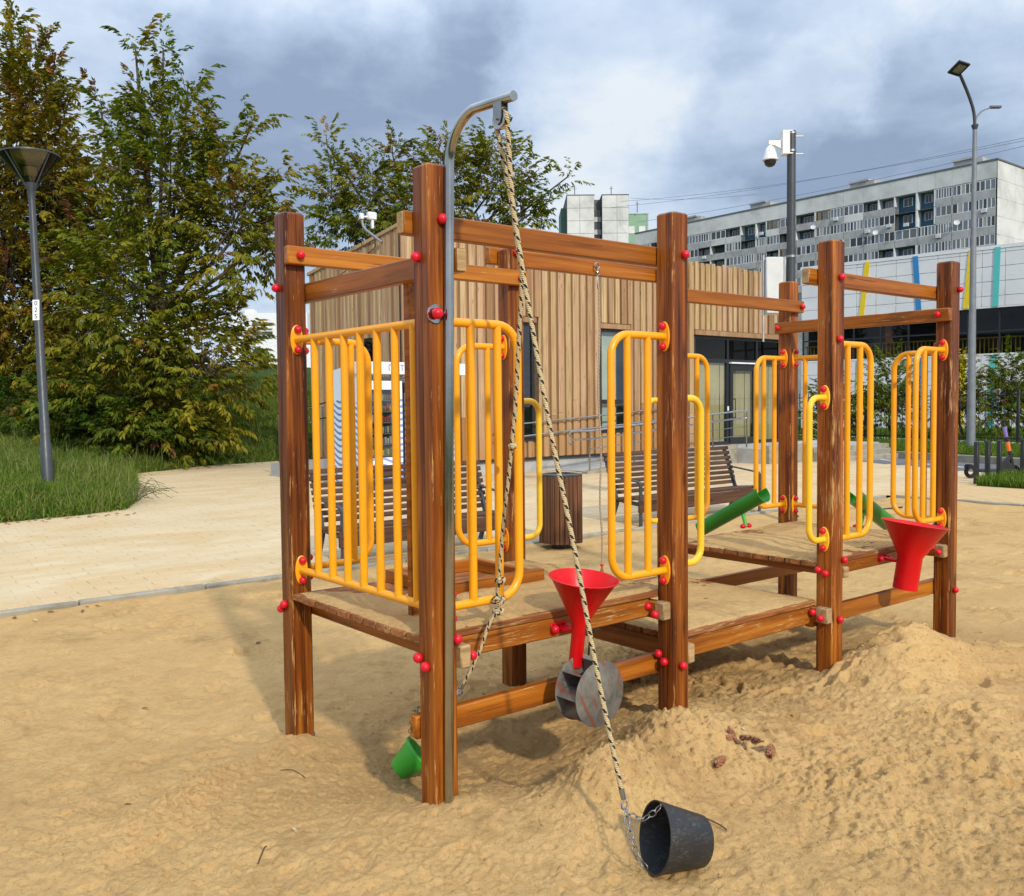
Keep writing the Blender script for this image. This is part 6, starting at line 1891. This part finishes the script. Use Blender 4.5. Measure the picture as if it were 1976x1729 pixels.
for r_ in range(11):
    z1 = TT - .12 - 2.92 * r_
    for (x0, x1) in ((0, 2.95), (2.95, 6.3), (8.15, 11.6), (11.6, 14.3)):
        k = round(x1 - x0, 2)
        if k not in pnm: pnm[k] = MB().cbox((.03, 0, .04), (x1 - x0 - .03, .048, 2.88), .01).mesh('wall_panel', M['bwhite'], False)
        put('wall_panel', pnm[k], tw, (x0, 0, z1 - 2.92))
    if r_ % 1 == 0 and r_ > 0:
        q = tput(MB().box((6.35, 2.3, z1 - 1.6), (8.1, 2.58, z1)), 'window', M['fglass'])
        tput(MB().box((6.35, 2.2, z1 - 2.8), (8.1, 2.585, z1 - 1.65)), 'white_panel', M['bwhite'])
tput(MB().box((-1.25, 3, 0), (-.01, 13, TT - 2.4)), 'green_side', M['bgreend'])
tput(MB().box((14.31, 4, 0), (19.4, 14, TT - 3.8)), 'green_wing', M['bgreen'])
tput(MB().box((14.31, 3.9, TT - 3.79), (19.5, 14, TT - 3.6)).box((19.1, 3.9, 0), (19.45, 3.99, TT - 3.8)), 'wing_edge', M['bgrey'])
for x in (14.7, 17.2): tput(MB().box((x, 3.88, TT - 8.3), (x + 1.5, 3.99, TT - 6.6)), 'window', M['bframe'])
for (x, z) in ((2.0, TT), (10.6, TT), (16.7, TT - 3.6)):
    tput(MB().cyl((x, 3, z), (x, 3, z + 2.6), .09, 6).box((x - .5, 2.97, z + 2.0), (x + .5, 3.03, z + 2.08)), 'aerial', M['pole'])
# ---- distant white block seen between the trees and the near post
fb_ = empty('distant_block', (165.75, 405.0, 0), math.atan2(RH.y, RH.x), 'distant white apartment block with dark balconies above the grassy mound', 'building')
fb_p = lambda b, n, m: b.put(n, m, fb_, smooth=False)
fb_p(MB().box((0, 0, 0), (34, 14, 44.6)).box((5, 3, 44.6), (9, 8, 46.5)), 'wall', M['white'])
for r_ in range(9):
    z = 37.6 - 2.75 * r_ * 1.45
    fb_p(MB().box((9.0, -1.2, z - .1), (18.2, -.001, z + 1.0)), 'balcony', M['white'])
    fb_p(MB().box((9.05, -.5, z + 1.0), (18.15, -.002, z + 2.6)), 'balcony_opening', M['bdark'])
    for x in (3.4, 6.0, 21, 24.5): fb_p(MB().box((x, -.05, z + .9), (x + 1.1, -.001, z + 2.5)), 'window', M['fglass'])
wb2 = empty('white_pavilion', (38.3, 87.5, 0), math.atan2(RH.y, RH.x), 'white flat roofed pavilion with a green glass strip behind the mound', 'building')
wb2_p = lambda b, n, m: b.put(n, m, wb2, smooth=False)
wb2_p(MB().box((-.6, .0, 0), (8, 8, 8.55)), 'wall', M['white'])
wb2_p(MB().box((-.58, -.06, 3.0), (.62, -.001, 7.6)), 'glass_strip', plain('green glass', (.02, .10, .06), .15))
wb2_p(MB().box((.12, -.08, 3.0), (.2, -.061, 7.6)), 'mullion', M['pole'])
# ---- overhead wires
for wi_, (a, c_, sag) in enumerate([((142.4, 140.5, 44.0), (138.0, 50.0, 38.5), 1.2), ((147.9, 142.7, 46.4), (137.5, 46.0, 37.9), 1.4), ((152.9, 145.1, 48.2), (155.1, 112.0, 43.4), .6), ((139.1, 129.8, 38.8), (134.0, 44.0, 36.6), 1.0)]):
    a, c_ = Vector(a), Vector(c_)
    P = [a.lerp(c_, i / 16) - Vector((0, 0, sag * 4 * (i / 16) * (1 - i / 16))) for i in range(17)]
    o = MB().tube(P, .035, 5).put('overhead_wire', M['polelt'])
    tag(o, ['uppermost of the thin wires meeting over the right end of the apartment roof', 'middle one of the thin wires over the right end of the apartment roof', 'short level wire between the tower block and the long apartment block', 'lowest thin wire, just above the roof edge of the apartment block'][wi_], 'wire', 'overhead wires above the roofs')
# ---------------------------------------------------------------- trees
rt = np.random.default_rng(77)
def leaflet_quads(base, d, up, L_, w, droop):
    """lance shaped leaflet as two quads folded along the middle"""
    side = np.cross(d, up); side /= np.linalg.norm(side) + 1e-9
    tip = base + d * L_ + np.array([0, 0, -droop * L_])
    m1 = base + d * L_ * .45 + np.array([0, 0, -droop * L_ * .3])
    l, r = m1 + side * w + up * w * .25, m1 - side * w + up * w * .25
    return [np.array([base, r, tip, l])]
def spray_template(n_leaf, n_let, L_, w, twig):
    q = []
    for i in range(n_leaf):
        t = (i + .6) / n_leaf
        p = np.array([t * twig, rt.normal(0, .02), .10 * math.sin(t * 2.2) - .10 * t * t])
        a = rt.uniform(-1.3, 1.3) if i < n_leaf - 1 else 0
        ra = np.array([math.cos(a), math.sin(a), rt.uniform(-.75, .0)]); ra /= np.linalg.norm(ra)
        rl_ = rt.uniform(.10, .17)
        for j in range(n_let):
            tt = 1.0 if j == n_let - 1 else (j // 2 + 1) / (n_let / 2 + .6)
            b = p + ra * rl_ * tt + np.array([0, 0, -.03 * tt * tt])
            sgn = 0 if j == n_let - 1 else (1 if j % 2 else -1)
            sd = np.cross(ra, [0, 0, 1.0]); sd /= np.linalg.norm(sd) + 1e-9
            d = ra * .8 + sd * sgn * .75 + np.array([0, 0, -rt.uniform(.2, .9)]); d /= np.linalg.norm(d)
            q += leaflet_quads(b, d, np.array([rt.normal(0, .35), rt.normal(0, .35), 1.0]), L_ * rt.uniform(.75, 1.2), w * rt.uniform(.8, 1.2), rt.uniform(.0, .35))
    return np.array(q)
TPL = [spray_template(8, 5, .150, .031, .80) for _ in range(14)]
PAL = np.array([(.095, .125, .010), (.130, .140, .011), (.170, .152, .013), (.195, .165, .016), (.070, .102, .008)])
AUT = np.array([(.26, .16, .022), (.24, .10, .022), (.15, .07, .035), (.28, .20, .03)])
def rotmats(yaw, pitch, roll):
    cy, sy, cp, sp, c2, s2 = np.cos(yaw), np.sin(yaw), np.cos(pitch), np.sin(pitch), np.cos(roll), np.sin(roll)
    Rz = np.zeros((len(yaw), 3, 3)); Rz[:, 0, 0] = cy; Rz[:, 0, 1] = -sy; Rz[:, 1, 0] = sy; Rz[:, 1, 1] = cy; Rz[:, 2, 2] = 1
    Ry = np.zeros_like(Rz); Ry[:, 0, 0] = cp; Ry[:, 0, 2] = -sp; Ry[:, 2, 0] = sp; Ry[:, 2, 2] = cp; Ry[:, 1, 1] = 1
    Rx = np.zeros_like(Rz); Rx[:, 1, 1] = c2; Rx[:, 1, 2] = -s2; Rx[:, 2, 1] = s2; Rx[:, 2, 2] = c2; Rx[:, 0, 0] = 1
    return Rz @ Ry @ Rx
def make_tree(name, label, base, lobes, dens, trunk_r, aut=.06, pal=(1, 1, 1), scale=1.0, group=None, cat='tree', forks=None, flat=.75, shrink=0.0):
    base = np.array(base, float)
    root = empty(name, tuple(base), 0, label, cat, group)
    quads, cols = [], []
    bw = MB()
    lob = [np.array(l, float) for l in lobes]
    cen = np.mean([l[:3] * (l[3] * l[4]) for l in lob], 0) / np.mean([l[3] * l[4] for l in lob])
    forks = forks or [tuple(base + (cen - base) * np.array([.15, .15, .38])), tuple(base + (cen - base) * np.array([.45, .45, .70]))]
    tp = [Vector(base), Vector(base).lerp(Vector(forks[0]), .5) + Vector((.06, -.05, 0)), Vector(forks[0]), Vector(forks[1])]
    bw.tube([tuple(p - Vector(base) + (Vector((0, 0, -.3)) if i == 0 else Vector())) for i, p in enumerate(tp)], [trunk_r * 1.25, trunk_r, trunk_r * .85, trunk_r * .5], 9)
    for li, l in enumerate(lob):
        c, rh, rv = l[:3].copy(), l[3], l[4]
        if shrink:
            k_ = shrink if rh < .95 else shrink * .35
            rh, rv = max(.16, rh - k_), max(.2, rv - k_)
            c[2] -= k_ * .35
        rd = rh * flat if rh > .7 else rh
        n = max(5, int(dens * (rh * rv + .25 * rh) * 5.2))
        # limb to the lobe
        st = np.array(forks[1]) if c[2] > forks[1][2] - .5 else np.array(forks[0])
        st = st if np.linalg.norm(c - st) > .3 else np.array(forks[0])
        mid = st * .45 + c * .55 + np.array([0, 0, -.10 * np.linalg.norm(c - st)]) * .4
        bw.tube([tuple(p - base) for p in (st, mid, c, c + np.array([0, 0, rv * .75]))], [trunk_r * .36, trunk_r * .24, trunk_r * .13, .008], 6)
        u_ = rt.normal(size=(n, 3)); u_ /= np.linalg.norm(u_, axis=1)[:, None]
        rr = rt.uniform(.12, 1.0, n) ** .42
        jit = 1 + .22 * rt.normal(size=n)
        P = c + u_ * (rr * jit)[:, None] * np.array([rh, rd, rv])
        out = P - (c + np.array([0, 0, -rv * .5]))
        yaw = np.arctan2(out[:, 1], out[:, 0]) + rt.normal(0, .55, n)
        pitch = np.clip(np.arctan2(out[:, 2], np.hypot(out[:, 0], out[:, 1])) * .75, -.5, 1.25) + rt.normal(0, .25, n)
        Rm = rotmats(yaw, pitch, rt.normal(0, .3, n))
        sc_l = scale * rt.uniform(.75, 1.2, n)
        k = rt.integers(0, len(TPL), n)
        lobecol = PAL[rt.integers(0, len(PAL))]
        for ti in range(len(TPL)):
            s = k == ti
            if not s.any(): continue
            T = TPL[ti]
            V_ = np.einsum('nij,qkj->nqki', Rm[s], T) * sc_l[s][:, None, None, None] + P[s][:, None, None, :]
            # keep blades hanging: a little gravity
            quads.append(V_.reshape(-1, 4, 3))
            m = s.sum()
            cc = (lobecol * .45 + PAL[rt.integers(0, len(PAL), m)] * .55) * rt.uniform(.75, 1.3, m)[:, None] * np.array(pal)
            au = rt.random(m) < aut * (1.0 + 1.5 * (P[s][:, 2] > c[2] + rv * .45))
            cc[au] = AUT[rt.integers(0, len(AUT), au.sum())]
            cl_ = np.repeat(cc, len(T), 0) * rt.uniform(.7, 1.3, (m * len(T), 1))
            cols.append(cl_)
        for j in range(0, n, 5):                         # thin twigs that carry the sprays
            q0 = c + (P[j] - c) * .15
            bw.tube([tuple(q0 - base), tuple((q0 + P[j]) / 2 + np.array([0, 0, -.03]) - base), tuple(P[j] + Rm[j][:, 0] * .5 * scale - base)], [.016, .011, .004], 3, caps=False)
    bw.put('trunk', M['bark'], root, ang=80)
    Qv = np.concatenate(quads) - base
    Cc = np.concatenate(cols)
    nq = len(Qv)
    col = np.ones((nq, 4, 4)); col[:, :, :3] = Cc[:, None, :]
    put('crown', fast_mesh('crown', Qv.reshape(-1, 3), np.arange(nq * 4).reshape(-1, 4), M['leaf'], False, col.reshape(-1, 4)), root)
    return root, nq
T1 = [(3.98, 27.59, 7.12, 1.81, 4.53), (4.58, 27.31, 10.44, .98, 1.96), (4.2, 27.72, 12.33, .57, .91), (5.15, 26.92, 11.64, .36, .91), (3.72, 27.57, 3.05, 1.66, 2.12), (4.86, 26.97, 8.47, 1.06, 1.66), (2.2, 28.9, 6.5, 1.8, 3.6)]
T1B = [(5.72, 28.65, 5.25, 1.62, 3.25), (6.49, 28.15, 7.35, 1.46, 2.11), (5.1, 28.97, 2.02, 1.62, 1.62), (6.02, 28.28, 3.14, 1.46, 1.79)]
T2 = [(5.92, 22.01, 4.58, 2.01, 2.28), (6.6, 21.63, 7.39, 1.48, 1.75), (6.15, 22.1, 9.21, .81, 1.21), (6.02, 22.3, 10.76, .43, .64), (6.56, 21.85, 10.62, .38, .74), (7.02, 21.42, 9.6, .43, .94), (8.22, 20.4, 8.78, .43, .6), (7.82, 20.58, 6.3, 1.14, 1.48), (8.75, 19.9, 7.5, .56, .48), (7.78, 20.72, 8.32, .67, .81), (8.53, 19.97, 5.76, .74, .74), (7.75, 20.5, 4.1, .6, .7), (7.06, 20.98, 2.69, 1.61, 1.34), (5.67, 22.06, 1.9, 1.75, 1.21), (5.26, 22.82, 9.29, .51, .6), (5.64, 22.45, 8.08, .81, .81), (8.98, 19.66, 6.62, .46, .35), (6.57, 21.27, .95, 1.21, .6)]
T3 = [(14.7, 28.07, 9.41, .91, 1.52), (14.62, 28.24, 11.31, .3, .72), (15.88, 27.11, 9.39, 1.33, 1.33), (16.49, 26.71, 10.91, .65, .86), (17.82, 25.56, 9.75, 1.33, 1.43), (17.02, 26.12, 8.24, 2.09, .95), (19.44, 24.25, 9.73, 1.24, 1.52), (20.07, 23.68, 8.58, 1.05, .86), (20.82, 23.09, 9.04, .8, .42), (21.45, 22.64, 9.98, .46, .25), (19.34, 24.4, 10.96, .65, .65), (15.39, 27.43, 8.07, 1.52, .86), (18.01, 25.48, 10.89, .76, .72), (20.49, 23.42, 10.09, .49, .3), (17.5, 26, 6.6, 2.2, 1.0)]
nq = 0
nq += make_tree('maple_tree', 'tall olive green maple at the far left edge behind the lamp post', (3.9, 28.6, .4), T1, 15, .20, .12, (1.15, .98, .95), shrink=.34)[1]
nq += make_tree('maple_tree', 'lower dense olive green maple between the far left tree and the ragged one', (5.6, 29.0, .4), T1B, 15, .16, .05, (1.2, 1.05, .9), shrink=.34)[1]
nq += make_tree('maple_tree', 'ragged green maple with loose shoots at the top, standing on the mound behind the paving', (6.3, 23.2, .3), T2, 16, .20, .03, (1.08, 1.08, 1), shrink=.32)[1]
nq += make_tree('maple_tree', 'broad maple with autumn tips rising behind the larch cafe', (17.3, 26.6, .3), T3, 14, .22, .06, (1.0, 1.05, .9), shrink=.34)[1]
# shrubs behind the iron fence
def shrub(base, h, w, label, pal=(1, 1, 1), aut=.02, dens=26):
    x, y, z = base
    L_ = [(x, y, z + h * .45, w * .5, h * .24), (x + .1, y - .05, z + h * .68, w * .36, h * .22), (x - .05, y, z + h * .88, w * .18, h * .14), (x + RH.x * w * .22, y + RH.y * w * .22, z + h * .36, w * .3, h * .18), (x - RH.x * w * .22, y - RH.y * w * .22, z + h * .40, w * .28, h * .2)]
    return make_tree('leafy_shrub', label, base, L_, dens, .05, aut, pal, .62, 'shrubs behind the iron fence', 'shrub', [(x, y, z + h * .2), (x, y, z + h * .45)])[1]
shrub((27.5, 13.4, .2), 2.75, 1.7, 'full green shrub behind the fence, seen between the guard rails of the far tower', (.8, 1.0, .8))
shrub((29.7, 12.1, .2), 2.8, 1.1, 'slim yellowing shrub behind the fence, just left of the street light', (1.5, 1.25, .8), .1)
shrub((29.9, 10.6, .2), 2.8, 2.0, 'rounded green shrub behind the fence at the right edge, behind the scooter', (.85, 1.0, .8))
shrub((27.6, 15.6, .2), 2.2, 1.4, 'low green shrub behind the fence, partly hidden by the camera pole', (.8, 1.0, .8))
# undergrowth at the foot of the ragged tree
ug = [(5.2, 21.2, .9), (5.9, 21.5, .8), (6.5, 21.9, .8), (4.6, 21.9, 1.1), (4.0, 22.6, 1.3), (3.2, 23.6, 1.4)]
ul = []
for (x, y, h) in ug:
    z = float(mheight(np.array([x]), np.array([y]))[0])
    ul += [(x, y, z + h * .55, .75, h * .5), (x + .3, y - .2, z + h * .4, .5, h * .36)]
make_tree('undergrowth', 'band of low leafy undergrowth at the foot of the ragged maple', (5.7, 21.5, .3), ul, 15, .03, .01, (.55, .8, .8), .85, None, 'undergrowth', [(5.7, 21.5, .4), (5.8, 21.5, .7)])
# ---------------------------------------------------------------- grass
def grass(name, xy, z, hmin, hmax, w, tint, lean=.5):
    n = len(xy)
    a = rt.uniform(0, 2 * np.pi, n)
    h_ = rt.uniform(hmin, hmax, n)
    ln = np.abs(rt.normal(0, lean, n)) * h_
    la = rt.uniform(0, 2 * np.pi, n)
    dx, dy = np.cos(a) * w, np.sin(a) * w
    lx, ly = np.cos(la) * ln, np.sin(la) * ln
    V_ = np.zeros((n, 6, 3))
    x, y = xy[:, 0], xy[:, 1]
    for k, (t, ww) in enumerate(((0, 1), (.5, .8), (1, .12))):
        for s, e in ((-1, 0), (1, 1)):
            V_[:, k * 2 + e, 0] = x + dx * ww * s + lx * t * t
            V_[:, k * 2 + e, 1] = y + dy * ww * s + ly * t * t
            V_[:, k * 2 + e, 2] = z - .02 + h_ * t * (1 - .25 * (ln / h_) * t)
    F2 = (np.arange(n)[:, None, None] * 6 + np.array([(0, 1, 3, 2), (2, 3, 5, 4)])[None]).reshape(-1, 4)
    base = np.array(tint)[rt.integers(0, len(tint), n)] * rt.uniform(.7, 1.3, (n, 1))
    col = np.ones((n, 6, 4)); col[:, :, :3] = base[:, None, :]
    o = put(name, fast_mesh(name, V_.reshape(-1, 3), F2, M['grass'], False, col.reshape(-1, 4)))
    o['kind'] = 'stuff'
    return o
GT = [(.075, .135, .014), (.10, .165, .018), (.15, .19, .030), (.055, .105, .012), (.22, .21, .07)]
c = np.stack([rt.uniform(-5, 13, 330000), rt.uniform(10.9, 28, 330000)], 1)
d = mdist(c[:, 0], c[:, 1])
vis = (d > -.02) & (d < 6.5) & (rt.random(len(c)) < np.clip(1.25 - d * .16, .12, 1))
q_ = np.stack([c[:, 0] - CAM.x, c[:, 1] - CAM.y], 1)
dp = q_ @ np.array([cf.x, cf.y]); sx_ = q_ @ np.array([cr.x, cr.y])
vis &= np.abs(sx_ / np.maximum(dp, .1)) < .75
c, d = c[vis], d[vis]
patch = fbm(c[:, 0], c[:, 1], .8, 3, .5, 3)
grass('grass', c, mheight(c[:, 0], c[:, 1]), .07, .24, .010, GT, .85)
tall = c[(rt.random(len(c)) < .035) & (patch > .02)]
grass('tall_grass', tall, mheight(tall[:, 0], tall[:, 1]), .28, .60, .008, [(.13, .16, .03), (.22, .22, .08), (.09, .14, .02)], .5)
RFa = np.array(RF)
t_ = rt.uniform(-2, 20, 60000); o_ = rt.uniform(.16, 4.4, 60000)
xr = np.interp(t_, RFa[:, 1], RFa[:, 0]) + o_
grass('lawn_grass', np.stack([xr, t_], 1), .13 + .04 * o_ / 4.5, .06, .22, .014, GT[:4], .5)
t_ = rt.uniform(2, 20, 50000); o_ = rt.uniform(6.3, 14.5, 50000)
xr = np.interp(t_, RFa[:, 1], RFa[:, 0]) + o_
grass('far_lawn_grass', np.stack([xr, t_], 1), .18 + .25 * (o_ - 4.5) / 11, .06, .2, .018, GT[:4], .5)
c = np.stack([rt.uniform(14.6, 17, 14000), rt.uniform(1.7, 5.1, 14000)], 1)
c = c[inpoly(c[:, 0], c[:, 1], gp)]
grass('bed_grass', c, np.full(len(c), .03), .08, .24, .008, GT[:4], .5)
# weeds leaning over the paving at the corner of the grass
M['weed'] = plain('weed leaf', (.08, .095, .025), .7, 0, .3, 30)
b = MB()
for i in range(26):
    y = rl.uniform(11.6, 13.6)
    x = np.interp(y, [11.6, 13.0, 13.6], [2.3, 2.9, 3.1]) + rl.uniform(-.25, .1)
    P = [Vector((x, y, .02)), Vector((x + rl.uniform(.05, .2), y - rl.uniform(.0, .2), rl.uniform(.15, .32))), Vector((x + rl.uniform(.2, .5), y - rl.uniform(.1, .4), rl.uniform(.05, .3)))]
    b.tube(smooth_path(P, 4), .004, 4)
    for p in smooth_path(P, 5)[3:]:
        a = rl.uniform(0, 6.3)
        e = Vector((math.cos(a), math.sin(a), rl.uniform(-.3, .5))) * rl.uniform(.03, .07)
        s2_ = Vector((-e.y, e.x, 0)) * .22
        b.add([p, p + e * .5 + s2_, p + e, p + e * .5 - s2_], [(0, 1, 2, 3)])
tag(b.put('weeds', M['weed'], smooth=False), kind='stuff')
print("crown quads", nq, "tris", sum(len(m.polygons) for m in bpy.data.meshes))
